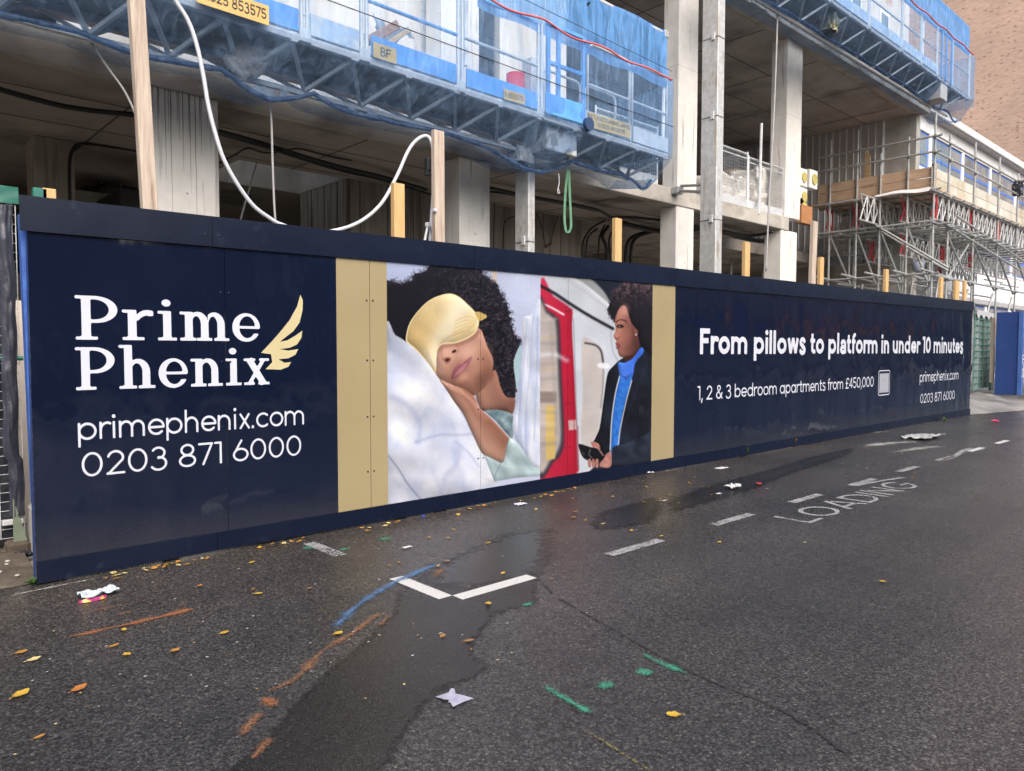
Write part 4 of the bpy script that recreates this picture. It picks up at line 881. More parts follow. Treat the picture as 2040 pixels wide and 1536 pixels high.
    for k in range(300):
        i = rng.integers(0, 8) if k < 200 else rng.integers(15, 18); a = np.array(afro[i]); b = np.array(afro[i+1]); q = a+(b-a)*rng.random()+rng.normal(0, 7, 2); r = 3+5*rng.random(); t0 = rng.random()*6.28
        line(cv, [(q[0]+r*math.cos(t0+j*.9), q[1]+r*math.sin(t0+j*.9)) for j in range(4)], 1.8, (66, 52, 62), 1.5, .6)
    # face in profile, looking left
    face = [(626, 312), (652, 322), (690, 430), (718, 470), (745, 560), (742, 620), (700, 660), (650, 672), (612, 664), (598, 640), (594, 618), (582, 604), (588, 590), (578, 576), (586, 556), (572, 536), (567, 520), (578, 492), (580, 458), (574, 436), (580, 392), (598, 344)]
    shape(cv, face, lambda x, y: mixc((186, 128, 112), (84, 50, 46), (x-590)/140+(y-480)*.0006), 2.5, rd=(30, .3), rl=(40, .08, 74))
    ell(cv, 640, 345, 28, 40, (204, 154, 142), .9, .7, 10); ell(cv, 596, 515, 24, 34, (196, 138, 122), .9, .6); ell(cv, 655, 520, 34, 46, (168, 110, 96), .9, .5)
    shape(cv, [(712, 470), (730, 478), (736, 505), (724, 524), (712, 508)], (124, 78, 70), 3); ell(cv, 722, 512, 5, 5, (240, 235, 230), .4)
    line(cv, [(584, 424), (606, 410), (640, 412), (655, 424)], 7, (44, 26, 26), 3, .9)
    shape(cv, [(588, 452), (606, 440), (630, 446), (640, 458), (612, 466), (594, 464)], (42, 26, 28), 3); ell(cv, 606, 455, 6, 5, (205, 190, 190), .5, .7)
    line(cv, [(576, 534), (590, 540), (604, 530)], 5, (84, 46, 44), 3, .8); line(cv, [(604, 500), (614, 520), (606, 538)], 4, (120, 72, 64), 3, .7)
    shape(cv, [(580, 576), (592, 568), (612, 584), (614, 596), (600, 612), (586, 608), (590, 592)], (140, 74, 80), 2.5); line(cv, [(582, 590), (600, 592), (614, 590)], 3, (74, 34, 40), 2, .9)
    shape(cv, [(640, 668), (700, 650), (742, 600), (752, 612), (720, 690), (660, 706)], (66, 40, 38), 5)
    # jumper
    shape(cv, [(598, 706), (640, 708), (700, 676), (745, 612), (768, 604), (772, 640), (716, 712), (698, 800), (650, 824), (612, 812), (602, 770)], lambda x, y: mixc((46, 92, 214), (86, 140, 244), .5+.5*np.sin((x*.8+y*.35)*.55)*.5+(700-x)*.003), 3, rd=(30, .4))
    line(cv, [(604, 790), (650, 806), (696, 782)], 6, (28, 60, 150), 4, .7)
    shape(cv, [(606, 812), (650, 826), (694, 806), (676, 880), (650, 970), (618, 1110), (604, 1282), (560, 1306), (545, 1300), (548, 1200), (566, 1000)], lambda x, y: mixc((30, 92, 196), (66, 142, 236), fbm(x, y, 14, 33)*1.1), 3, rd=(26, .3))
    line(cv, [(608, 800), (575, 940), (552, 1120), (542, 1330)], 8, (206, 210, 220), 3); line(cv, [(692, 830), (650, 990), (612, 1170), (598, 1280)], 8, (190, 192, 204), 3)
    line(cv, [(770, 650), (800, 720), (740, 860), (680, 1020), (640, 1150)], 4, (44, 50, 66), 4, .9); line(cv, [(820, 640), (826, 800), (750, 760)], 3, (40, 46, 60), 4, .7)
    shape(cv, [(552, 1304), (650, 1268), (740, 1236), (860, 1180), (860, 1385), (550, 1428)], lambda x, y: mixc((26, 31, 44), (52, 60, 78), fbm(x, y, 80, 51)), 5, rd=(40, .6), rl=(110, .6, 75, 2))
    line(cv, [(552, 1306), (546, 1420)], 7, (88, 130, 222), 3); ell(cv, 757, 1030, 15, 22, (52, 56, 66), .25); ell(cv, 757, 1030, 9, 14, (30, 33, 42), .25)
    # hands and phone
    sk = lambda x, y: mixc((216, 160, 150), (150, 98, 90), fbm(x, y, 26, 61)*1.2)
    shape(cv, [(408, 1262), (440, 1258), (468, 1280), (470, 1312), (430, 1306)], sk, 3)
    shape(cv, [(468, 1420), (486, 1370), (520, 1338), (548, 1330), (548, 1424), (500, 1436)], sk, 3)
    shape(cv, [(322, 1282), (336, 1272), (400, 1292), (480, 1312), (506, 1350), (486, 1388), (452, 1404), (388, 1388), (346, 1356)], (18, 18, 24), 3)
    line(cv, [(404, 1310), (396, 1345), (416, 1368)], 6, (150, 150, 158), 4, .7); line(cv, [(350, 1330), (362, 1350)], 5, (120, 120, 128), 3, .7)
    for fx in (398, 424, 450): shape(cv, [(fx-11, 1388), (fx, 1374), (fx+11, 1386), (fx+9, 1432), (fx-7, 1432)], sk, 3)
    line(cv, [(456, 1300), (476, 1326), (492, 1350)], 8, (226, 176, 166), 4, .8)

def print_sheet(name, painter, xl, xr, zx0, zy0, zs, res, label):
    global rng
    cuts = [xl]+[1.22*k for k in range(1, 16) if xl+.01 < 1.22*k < xr-.01]+[xr]
    for a, b in zip(cuts[:-1], cuts[1:]):
        a2 = a+(.0015 if a != xl else 0); b2 = b-(.0015 if b != xr else 0)
        nu = max(4, int((b2-a2)/res)); nv = int((htop(a)-TRIM-KICK)/res)
        U, V = np.meshgrid(np.linspace(0, 1, nu+1), np.linspace(0, 1, nv+1)); X = a2+(b2-a2)*U; Zt = htop(0)+(htop(HL)-htop(0))*X/HL-TRIM; Z = KICK+(Zt-KICK)*V
        P = np.stack([X.ravel(), np.full(X.size, YV), Z.ravel()], 1)
        px = proj(np.stack([P[:, 0], np.zeros(len(P)), P[:, 2]], 1))
        rng = np.random.default_rng(5)
        cv = Canvas((px[:, 0]-zx0)*zs, (px[:, 1]-zy0)*zs); painter(cv)
        cv.c = cv.c*(1+.06*(fbm(cv.x, cv.y, 9, 77, 3)-.5)[:, None])*(1+.14*(fbm(cv.x, cv.y, 160, 78, 2)-.5)[:, None])
        col = np.clip(cv.c, 0, 1); colr = np.where(col <= .04045, col/12.92, ((col+.055)/1.055)**2.4)
        colr = np.clip(colr*PRINT_GAIN, 0, .88)
        me = bpy.data.meshes.new(name); i = np.arange(nu)[None, :]+np.arange(nv)[:, None]*(nu+1); i = i.ravel()
        F = np.stack([i, i+1, i+nu+2, i+nu+1], 1)
        me.vertices.add(len(P)); me.vertices.foreach_set('co', P.astype(np.float32).ravel()); me.loops.add(F.size); me.loops.foreach_set('vertex_index', F.ravel().astype(np.int32))
        me.polygons.add(len(F)); me.polygons.foreach_set('loop_start', (np.arange(len(F))*4).astype(np.int32)); me.update(calc_edges=True); me.validate()
        ca = me.color_attributes.new('Col', 'FLOAT_COLOR', 'POINT'); ca.data.foreach_set('color', np.concatenate([colr, np.ones((len(P), 1))], 1).astype(np.float32).ravel())
        me.materials.append(PRINT); o = obj(name, me, None, hoard); o['label'] = label
PRINT_GAIN = .62
xm = atY(1076, 740, 0)[0]
print_sheet('photo_print', paint_sleeper, g1[1], xm, 760, 480, 2.897, .0058, 'photograph of a person asleep in a gold satin eye mask')
print_sheet('photo_print', paint_commuter, xm, g2[0], 1060, 520, 3.49, .0075, 'photograph of a person in a dark coat beside a red train door')
# ------------------------------------------------------------------ the unfinished concrete building
YB = 2.5; S1B, S1T = 4.10, 4.385; S2B, S2T = 8.20, 8.52; XE = 22.0
bld = thing('concrete_building', 'unfinished grey concrete frame building with open floors behind the hoarding', 'building', (8, YB, 0))
def bpart(name, mb, mat, lab=None, smooth=False):
    o = obj(name, mb, mat, bld, smooth)
    if lab: o['label'] = lab
    return o
# first floor slab: front strip, strips around the stairwell opening, rear strip (all in the darker soffit concrete)
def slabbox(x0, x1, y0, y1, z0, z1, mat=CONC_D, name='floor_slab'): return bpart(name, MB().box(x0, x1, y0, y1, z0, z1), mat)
OX0, OX1, OY0, OY1 = 3.34, 5.0, 4.76, 6.25
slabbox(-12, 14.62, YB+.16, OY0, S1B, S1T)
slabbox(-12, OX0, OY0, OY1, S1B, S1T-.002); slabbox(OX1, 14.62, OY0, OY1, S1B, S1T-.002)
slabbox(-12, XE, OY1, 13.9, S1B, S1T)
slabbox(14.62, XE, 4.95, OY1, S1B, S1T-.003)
bpart('slab_edge', MB().box(-12, 14.6, YB, YB+.16, S1B-.003, S1T, .012), CONC_E)
# lit rim of the stairwell
bpart('stairwell_rim', MB().box(OX0-.1, OX1+.02, OY1-.012, OY1-.002, S1B+.002, S1T+.25), CONC)
bpart('stairwell_rim', MB().box(OX1-.012, OX1-.002, OY0, OY1, S1B+.002, S1T+.2), CONC)
# second floor slab, with an unseen opening shaped to let light down
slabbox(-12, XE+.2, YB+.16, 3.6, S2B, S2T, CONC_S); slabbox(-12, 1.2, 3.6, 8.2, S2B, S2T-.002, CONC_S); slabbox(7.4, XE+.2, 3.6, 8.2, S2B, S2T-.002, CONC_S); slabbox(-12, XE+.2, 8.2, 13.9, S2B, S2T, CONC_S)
bpart('slab_edge', MB().box(-12, XE+.2, YB, YB+.16, S2B-.003, S2T, .012), CONC_E)
# shutter-board joints on the soffits
JOINT = M('soffit_joint', (.06, .055, .05), (.10, .09, .08), 10, .9)
for x in (-.9, 1.55, 4.1, 6.6, 9.1, 11.6, 14.0): bpart('soffit_joint', MB().box(x, x+.018, YB+.2, OY0 if 3.3 < x < 5 else 9, S1B-.006, S1B-.001), JOINT)
for y in (3.4, 4.55): bpart('soffit_joint', MB().box(-6, 14.5, y, y+.014, S1B-.005, S1B-.001), JOINT)
for x in (11.2, 13.7, 16.2, 18.7, 21.0): bpart('soffit_joint', MB().box(x, x+.02, YB+.2, 12, S2B-.006, S2B-.001), JOINT)
for y in (3.9, 5.3, 6.9): bpart('soffit_joint', MB().box(8, 21.9, y, y+.018, S2B-.005, S2B-.001), JOINT)
for x, y in ((14.9, 6.4), (16.8, 7.9), (13.4, 4.8), (18.8, 8.6)): bpart('soffit_hole', MB().box(x, x+.28, y, y+.2, S2B-.004, S2B-.0012), M('soffit_hole_dark', (.006, .006, .006), None, 3, .9))  # flat black plates, the darkness inside a hole put into their colour
JOINT2 = M('formwork_line', (.34, .33, .31), (.42, .41, .39), 10, .9)
# columns
def column(xl, xr, z0, z1, y=YB+.02, d=.36, mat=CONC_P, lab=None):
    o = bpart('column', MB().box(xl, xr, y, y+d, z0, z1, .012), mat)
    obj('formwork_joint', MB().box(xl-.001, xr+.001, y-.001, y+d+.001, z0+(z1-z0)*.58, z0+(z1-z0)*.58+.006), JOINT2, o)
    for zz in (z0+.25*(z1-z0), z0+.42*(z1-z0), z0+.75*(z1-z0)): obj('tie_hole', MB().box((xl+xr)/2-.012, (xl+xr)/2+.012, y-.0015, y+.01, zz, zz+.024), JOINT2, o)
    if lab: o['label'] = lab
    return o
xa = lambda px, py, y: atY(px, py, y)[0]
yc = YB+.02
col1 = column(xa(303, 300, yc), xa(436, 300, yc), 0, S1B, lab='broad pale column streaked with water at the top')
DRIP = M('drip_stain', (.10, .095, .085), (.16, .15, .14), 20, .9)
for k in range(15):
    x = xa(306+k*7.6+3*math.sin(k*2.3), 300, yc); L_ = (.25, .55, .3, .9, .4, 1.35, .35, .5, .8, .45, 1.0, 1.6, .4, .6, .3)[k]
    obj('drip_stain', MB().add([(x+.006*vn(j*.8, k)+s_*(.0045-.0009*j/2), yc-.0012, S1B-.002-L_*j/8) for j in range(9) for s_ in (-1, 1)], [(2*j, 2*j+2, 2*j+3, 2*j+1) for j in range(8)]), DRIP, col1)
column(xa(916, 420, yc), xa(976.5, 420, yc), 0, S1B, d=.34)
column(xa(1347, 480, yc), xa(1382, 480, yc), 0, S1B)
column(xa(1555.5, 520, yc), xa(1587, 520, yc), 0, S1B, d=.40)
column(xa(1352, 200, yc), xa(1390, 200, yc), S1T, S2B, d=.34)
column(xa(1567.5, 250, yc), xa(1597, 250, yc), S1T, S2B, d=.38)
column(xa(880, 30, yc), xa(955, 30, yc), S1T, S2B); column(-1.9, -1.2, 0, S1B); column(-1.9, -1.2, S1T, S2B); column(1.62, 2.2, S1T, S2B)
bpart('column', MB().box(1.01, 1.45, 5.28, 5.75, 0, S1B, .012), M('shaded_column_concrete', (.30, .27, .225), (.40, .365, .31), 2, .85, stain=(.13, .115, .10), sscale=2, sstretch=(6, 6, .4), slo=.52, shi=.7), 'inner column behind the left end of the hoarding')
for x in (9.8, 14.6, 18.9): bpart('column', MB().box(x, x+.55, 7.6, 8.1, 0, S1B-.001, .012), CONC); bpart('column', MB().box(x, x+.55, 7.6, 8.1, S1T, S2B, .012), CONC)
for x in (-3.5, 2.4): bpart('column', MB().box(x, x+.5, 8.4, 8.9, 0, S1B-.001, .012), CONC)
# lift core wall in board-marked concrete
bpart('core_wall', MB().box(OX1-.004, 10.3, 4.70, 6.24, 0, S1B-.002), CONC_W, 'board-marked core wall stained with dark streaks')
for k in range(10): 
    x = 5.2+k*.5; bpart('board_joint', MB().box(x, x+.012, 4.692, 4.701, 0, S1B-.01), JOINT)
for k in range(3): y = 5.0+k*.42; bpart('board_joint', MB().box(OX1-.013, OX1-.003, y, y+.012, 0, S1B-.01), JOINT)
# rear and end walls
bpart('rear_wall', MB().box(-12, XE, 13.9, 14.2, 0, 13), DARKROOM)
bpart('end_wall', MB().box(XE, XE+.3, YB+.02, 3.38, 0, S2B-.001), CONC, 'beige concrete end wall beside the scaffold')
bpart('end_wall', MB().box(XE, XE+.3, 3.385, 13.9, 0, S1B-.001), CONC_D); bpart('end_wall', MB().box(-12.3, -12, YB, 13.9, 0, 13), DARKROOM)  # deep end wall takes a darker concrete: its shade is put into the colour
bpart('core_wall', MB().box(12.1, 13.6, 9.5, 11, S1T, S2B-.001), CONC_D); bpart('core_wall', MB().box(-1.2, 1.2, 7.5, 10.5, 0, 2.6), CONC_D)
# metal cladding on the end wall of the upper floor, each sheet its own piece
shm = None
for k in range(22):
    y0 = 3.42+k*.21
    if shm is None: shm = bpart('cladding_sheet', MB().box(XE-.03, XE, y0+.012, y0+.205, S1T, S2B-.004, .008), GREYM)
    else:
        o = bpy.data.objects.new('cladding_sheet', shm.data); COL.objects.link(o); o.parent = bld; o.matrix_parent_inverse = shm.matrix_parent_inverse; o.location = (0, k*.21, 0)
for k in range(22): bpart('cladding_rib', MB().box(XE-.055, XE-.001, 3.405+k*.21, 3.43+k*.21, S1T, S2B-.006, .005), WHITEC)
bpart('cladding_backing', MB().box(XE, XE+.02, 3.39, 8.1, S1T, S2B-.005), M('cladding_gap_white', (.75, .75, .75), (.82, .82, .82), 3, .6))
# upper wall behind the first platform
bpart('infill_panel', MB().box(2.45, 4.28, 3.02, 3.14, S1T, S2B-.001), PANELG); bpart('infill_panel', MB().box(4.30, 5.72, 3.02, 3.14, S1T, S2B-.001), PANELG)
bpart('infill_panel', MB().box(6.60, 8.05, 3.02, 3.14, S1T, S2B-.001), PANELG, 'pale infill panel right of the red duct'); bpart('infill_panel', MB().box(.9, 1.6, 3.3, 3.42, S1T, S2B-.001), PANELG)
bpart('dark_partition', MB().box(5.74, 6.58, 3.6, 3.7, S1T, S2B-.001), M('dark_blue_board', (.06, .075, .10), (.09, .11, .14), 2, .7))
bpart('service_strip', MB().box(5.80, 6.0, 2.98, 3.10, S1T, S2B-.001), M('slate_strip', (.06, .08, .12), (.08, .10, .15), 2, .6))
for x in (1.72, 2.2): bpart('window_jamb', MB().box(x, x+.05, 3.0, 3.08, S1T, S2B-.002), WHITEC)
bpart('window_transom', MB().box(1.72, 2.25, 3.001, 3.079, 5.1, 5.16), WHITEC)
# third storey wall behind the upper platform with windows
bpart('upper_wall', MB().box(8, XE+.15, YB+.34, YB+.6, S2T, 13.5), M('upper_wall_panel', (.48, .46, .44), (.60, .58, .55), 1, .8, stain=(.42, .24, .17), sscale=.8, slo=.56, shi=.66), 'upper wall behind the higher netted platform')
bpart('rear_wall', MB().box(-12, 8, YB+.5, YB+.6, S2T, 13.5), PANELG)
for x in (14.4, 15.3, 17.3, 18.2, 20.0):
    wn = bpart('window', MB().box(x, x+.62, YB+.30, YB+.338, S2T+.25, S2T+2.1, .006), WHITEC); obj('pane', MB().box(x+.08, x+.54, YB+.295, YB+.299, S2T+.34, S2T+2.0), GLASS, wn)
# foam rolls and debris along the second slab edge
FOAM = M('dirty_yellow_foam', (.22, .205, .13), (.34, .32, .22), 8, .9, bump=.5, bscale=14)
for a, b in (((1585, 45), (1690, 108)), ((1735, 140), (1782, 168))):
    pa = atY(a[0], a[1]-4, YB-.12); pb = atY(b[0], b[1]-4, YB-.12)
    z = S2B+.32
    single('foam_roll', MB().tube([(pa[0]+(pb[0]-pa[0])*k/8, YB-.10+.02*vn(k), z+.02*vn(k, 4)) for k in range(9)], .13, 10), FOAM, 'long dirty yellow foam roll lying on the second slab edge' if a[0] < 1600 else 'short dirty foam roll near the end of the second slab', 'foam roll', smooth=True)
bpart('edge_form', MB().box(11, XE+.2, YB-.26, YB-.002, S2B-.02, S2B+.18, .01), CONC_E)
bpart('edge_form_plate', MB().box(12.4, 13.0, YB-.30, YB-.262, S2B-.02, S2B+.55, .01), CONC_E)

# ------------------------------------------------------------------ masts
def mast(name, xl, xr, y, d, z1, lab, joints):
    t = thing(name, lab, 'mast', (xl, y, 0))
    obj('post', MB().box(xl, xr, y, y+d, 0, z1, .008), GALV_W, t)
    for z in joints:
        obj('joint', MB().box(xl-.006, xr+.006, y-.006, y+d+.006, z, z+.012), M('joint_dark', (.10, .10, .105), None, 4, .6), t); obj('clip', MB().box(xl-.03, xl-.006, y+.05, y+.11, z-.04, z+.08, .004), GALV, t)  # dark band round the mast at each joint
    return t
m1x0, m1x1 = xa(1428, 300, 1.25), xa(1441, 300, 1.25)
mast('galvanised_mast', m1x0, m1x1, 1.25, .30, 12, 'tall square galvanised mast rising between the two netted platforms', (3.6, 5.25, 6.5))
m2x0, m2x1 = xa(1053, 400, 1.62), xa(1066, 400, 1.62)
mast('galvanised_mast', m2x0, m2x1, 1.62, .26, 3.99, 'shorter rust-stained galvanised mast under the drive box', (2.9, 3.85))
# tie bracket from slab to mast
tb = thing('tie_bracket', 'grey tube tie bracket clamped to the slab edge beside the tall mast', 'bracket', (9.5, 2.4, 4.3))
bp0 = atY(1350, 380, 2.42); bp1 = atY(1412, 383, 1.45)
obj('tie_tube', MB().tube([bp0, bp1], .026, 8), TUBE, tb); obj('tie_tube', MB().tube([bp0+np.array([.1, 0, .1]), bp1+np.array([0, 0, .12])], .024, 8), TUBE, tb); obj('clamp', MB().obox(bp0, (1, 0, 0), (0, 1, 0), (0, 0, 1), (.09, .07, .06), .01), TUBE, tb)
up = atY(1398, 382, 1.6); obj('upright_tube', MB().tube([up, up+np.array([0, 0, .72])], .022, 8), TUBE, tb)

# ------------------------------------------------------------------ mesh edge barriers on the first floor
def mesh_panel(mb, p0, ux, uz, w, h, dx, dz, r):
    p0 = Vector(p0); ux = Vector(ux); uz = Vector(uz); n = int(w/dx); m = int(h/dz)
    for i in range(n+1): a = p0+ux*(w*i/n); mb.tube([a, a+uz*h], r, 3, False)
    for j in range(m+1): a = p0+uz*(h*j/m); mb.tube([a, a+ux*w], r, 3, False)
    return mb
def barrier(x0, x1, y, z0, h, lab, grp='mesh edge barriers on the first floor'):
    t = thing('mesh_barrier', lab, 'barrier', (x0, y, z0), grp)
    obj('wire_mesh', mesh_panel(MB(), (x0, y, z0+.16), (1, 0, 0), (0, 0, 1), x1-x0, h-.18, .062, .062, .0035), GALV, t)
    obj('top_rail', MB().tube([(x0, y, z0+h), (x1, y, z0+h)], .016, 6), GALV, t); obj('mid_rail', MB().tube([(x0, y, z0+h-.1), (x1, y, z0+h-.1)], .012, 6), GALV, t)
    obj('toe_board', MB().box(x0, x1, y-.012, y+.008, z0, z0+.17, .003), GALV, t)
    for x in (x0, x1): obj('post', MB().tube([(x, y, z0), (x, y, z0+h+.04)], .018, 6), GALV, t)
barrier(11.45, 13.0, 2.60, S1T, 1.10, 'wire mesh edge barrier left of the white wrapped blocks'); barrier(13.04, 14.5, 2.60, S1T, 1.04, 'wire mesh edge barrier in front of the white wrapped blocks')
barrier(8.3, 9.95, 2.60, S1T, 1.0, 'wire mesh edge barrier between the netted platform and the pale column'); barrier(2.6, 4.2, 2.72, S1T, 1.0, 'wire mesh edge barrier behind the blue toe boards'); barrier(4.3, 5.7, 2.72, S1T, 1.0, 'wire mesh edge barrier left of the red duct')
pp = atY(1512, 400, 2.5); single('edge_post', MB().tube([(pp[0], 2.5, 4.3), (pp[0]+.05, 2.5, 6.15)], .03, 8), GALV, 'single galvanised edge post standing above the slab right of the tall mast', 'post')
# stored materials on the first floor
def lumpy(x0, x1, y0, y1, z0, z1, seed, amp=.04, nx=7, nz=8):
    mb = MB()
    def prof(u, v):
        a = 2*math.pi*u; cx, cy = (x0+x1)/2, (y0+y1)/2; sx = math.copysign(abs(math.cos(a))**.35, math.cos(a)); sy = math.copysign(abs(math.sin(a))**.35, math.sin(a))
        k = 1 if v < .93 else max(0, 1-(v-.93)/.07*.999); z = z0+(z1-z0)*min(1, v/.93)
        q = vn(math.cos(a)*3+seed, math.sin(a)*3, z*6)*amp*2.2+vn(math.cos(a)*9+seed, math.sin(a)*9, z*16)*amp
        return (cx+(sx*(x1-x0)/2+q*math.cos(a))*k, cy+(sy*(y1-y0)/2+q*math.sin(a))*k, z+q*.7*(v > .3))
    return mb.grid(prof, 40, 26)
def wrapped(px0, px1, py0, y, lab, seed):
    a = atY(px0, py0, y); b = atY(px1, py0, y)
    single('wrapped_block_stack', lumpy(a[0], b[0], y, y+.8, S1T, a[2], seed), WRAP, lab, 'block stack', smooth=True)
wrapped(1434, 1466, 342, 3.0, 'tallest stack of white plastic-wrapped blocks behind the mesh barrier', 3); wrapped(1468, 1497, 352, 3.0, 'lower stack of white wrapped blocks in the middle of the barrier', 8); wrapped(1516, 1541, 332, 3.0, 'white wrapped blocks beside the right-hand upper column', 14)
tt = atY(1470, 338, 3.9); single('timber_pile', MB().box(tt[0]-.1, tt[0]+1.4, 3.9, 4.3, S1T, tt[2]+.02, .02), PLYB, 'yellowish timber pile behind the white wrapped blocks', 'timber')
for i, (px, py, lab) in enumerate(((1594, 333, 'upper left white carton with a yellow foam disc, beside the right-hand upper column'), (1594, 372, 'middle white carton with a yellow foam disc, beside the right-hand upper column'), (1594, 393, 'bottom white carton with a yellow foam disc, beside the right-hand upper column'), (1614, 336, 'outer white carton with a yellow foam disc, next to the scaffold boards'))):
    y = 2.75 if i < 3 else 2.9; a = atY(px, py, y); s = .40 if i < 3 else .44
    t = thing('carton', lab, 'carton', (a[0], y, a[2]-s), 'white cartons on the slab end')
    obj('box', MB().box(a[0], a[0]+s*.9, y, y+.5, a[2]-s, a[2], .01), CARTON, t)
    c = (a[0]+s*.5, y-.004, a[2]-s*.5); obj('foam_disc', MB().tube([c, (c[0], c[1]-.02, c[2])], s*.30, 16), YFOAM, t)
a = atY(1594, 355, 2.75); single('clear_wrap_bundle', lumpy(a[0], a[0]+.38, 2.78, 3.2, a[2]-.17, a[2], 31, .02), M('crinkled_wrap', (.5, .52, .52), (.7, .72, .72), 9, .25, bump=.6, bscale=20), 'small crinkled wrap bundle between the cartons', 'wrap', smooth=True)
a = atY(1592, 408, 2.7); single('formwork_timber', MB().box(a[0]-.02, a[0]+.5, 2.62, 2.75, S1T, a[2], .01), ORANGE, 'reddish formwork timber under the cartons', 'timber')
# things inside the ground floor, left
a = Z_ = None
for q, lab in (((138, 372, 290, 395, 6.9), 'pale concrete ledge seen behind the tall weathered post'),):
    p = atY(q[0], q[1], q[4]); r = atY(q[2], q[3], q[4]); single('concrete_ledge', MB().box(p[0], r[0], q[4], q[4]+1.6, r[2]-.35, p[2]-.02, .02), CONC, lab, 'ledge')
p = atY(202, 330, 7.6); r = atY(274, 378, 7.6)
t = thing('sheeted_cage', 'wire cage wrapped in black polythene behind the tall weathered post', 'cage', (p[0], 7.6, r[2]))
obj('polythene', lumpy(p[0], r[0], 7.6, 8.4, r[2], p[2], 4, .03), BLACKP, t, True); obj('wire_frame', mesh_panel(MB(), (p[0]-.02, 7.55, r[2]), (1, 0, 0), (0, 0, 1), r[0]-p[0]+.04, p[2]-r[2]+.05, (r[0]-p[0])/2.02, .6, .012), GALV, t)
p = atY(168, 352, 7.4); r = atY(196, 372, 7.4); single('timber_stack', MB().box(p[0], r[0], 7.4, 7.9, r[2], p[2], .02), M('dark_stacked_timber', (.08, .055, .04), (.13, .09, .06), 9, .8, stretch=(1, 1, 12)), 'small dark timber stack left of the sheeted cage', 'timber')
p = atY(241, 372, 5.2); r = atY(300, 405, 5.2); single('steel_skip', MB().box(p[0], r[0]+.3, 5.2, 6.4, 0, p[2], .02), M('dark_skip_steel', (.03, .03, .032), (.05, .05, .05), 3, .6), 'dark steel skip just above the hoarding top behind the tall post', 'skip')
# bright scraps seen through the gap beside the hoarding end
single('cement_bag', lumpy(.28, .62, 1.1, 1.6, .0, .55, 9, .03), WRAP, 'white bag seen through the gap beside the hoarding end', 'bag', smooth=True)
single('concrete_kerb_block', MB().box(.12, .8, .75, 1.0, 0, .35, .02), CONC, 'pale concrete block seen through the gap beside the hoarding end', 'block')
single('plaster_sheet', MB().beam((.35, 2.0, 0), (.42, 2.2, 1.9), .9, .02, (0, 1, 0)), M('pale_plasterboard', (.58, .50, .42), (.68, .60, .52), 2, .8), 'pale sheet leaning in the gap beside the hoarding end', 'sheet')
# ------------------------------------------------------------------ timber posts behind the hoarding
def post(xr, ytop, w, mat, lab, lean=0.0, d=.055, y=.032, grp='timber posts behind the hoarding', ztop=None):
    p = atY(xr, ytop, y); z = ztop or p[2]
    x1 = p[0]; xb = x1+lean*z
    mb = MB().beam((xb-w/2, y+d/2, 0), (x1-w/2, y+d/2, z), d, w, (1, 0, 0), .004)
    return single('timber_post', mb, mat, lab, 'post', grp)
pa = atY(316, 416, .035); pb_ = atY(290, 0, .035); lean = (pa[0]-pb_[0])/(pb_[2]-pa[2])
tp = single('timber_post', MB().beam((pa[0]-.05+lean*pa[2], .07, 0), (pa[0]-.05-lean*(4.6-pa[2]), .07, 4.6), .07, .098, (1, 0, 0), .004), WOODO, 'tallest weathered timber post in front of the broad pale column', 'post', 'timber posts behind the hoarding')
post(112, 377, .075, WOODN, 'short pale timber post end beside the green wrapped one')
post(94, 376, .075, GREENP, 'short green wrapped post end near the left end of the hoarding')
post(806.5, 367, .112, WOODN, 'bright yellow timber post left of the white hose clip')
post(885.5, 262, .112, WOODO, 'grey timber post that carries the white hose', lean=.004)
post(1239.5, 436, .115, WOODN, 'yellow timber post standing before the looped black cables')
post(1495, 483, .13, WOODN, 'yellow timber post between the tall mast and the last lower column')
pa = atY(1626, 560, .04); pc = atY(1632, 442, .04)
single('timber_post', MB().beam((pa[0]-.09-.02*pa[2], .08, 0), (pc[0]-.09, .08, pc[2]), .06, .14, (1, 0, 0), .004), WOODO, 'leaning grey-pink timber post at the end of the first floor slab', 'post', 'timber posts behind the hoarding')
post(1642, 513, .125, WOODN, 'yellow timber post immediately right of the leaning post')
post(1771, 537, .125, WOODN, 'yellow timber post in front of the beige end wall')
post(1880, 553, .15, WOODN, 'yellow timber post leftmost of the last three by the hoarding end')
post(1912, 560, .24, WOODN, 'widest yellow timber post, middle of the last three by the hoarding end')
post(1926.5, 560, .14, WOODN, 'yellow timber post rightmost at the hoarding end')

# ------------------------------------------------------------------ hoses, cables, straps
def cable(name, pts, r, mat, lab, cat='cable', n=7, grp=None, sides=7):
    return single(name, MB().tube([tuple(p) for p in smoothpath(pts, n)], r, sides), mat, lab, cat, grp, True)
hy = .42
hp = [atY(x, y, hy) for x, y in ((330, -30), (352, 5), (375, 42), (392, 90), (405, 150), (415, 210), (430, 270), (447, 320), (475, 370), (505, 410), (535, 433), (560, 447), (615, 462), (672, 458))]
hp += [atY(x, y, hy-.02*k) for k, (x, y) in enumerate(((720, 440), (760, 405), (790, 352), (812, 303), (828, 281), (845, 271), (857, 277), (863, 305), (863, 380), (859, 440), (856, 490)))]
cable('white_hose', hp, .0165, WHITEH, 'long white plastic hose looping down to the hoarding top', 'hose')
t = thing('hose_tee', 'small white hose branch tied beside the grey timber post', 'hose', tuple(atY(855, 470, .2)))
obj('branch', MB().tube([atY(846, 480, .2), atY(852, 450, .2)], .012, 6), WHITEH, t); obj('branch', MB().tube([atY(853, 447, .2), atY(862, 458, .2), atY(872, 480, .2)], .014, 6), WHITEH, t); obj('knot', MB().obox(atY(852, 448, .2), (1, 0, 0), (0, 1, 0), (0, 0, 1), (.02, .02, .022), .006), WHITEH, t)
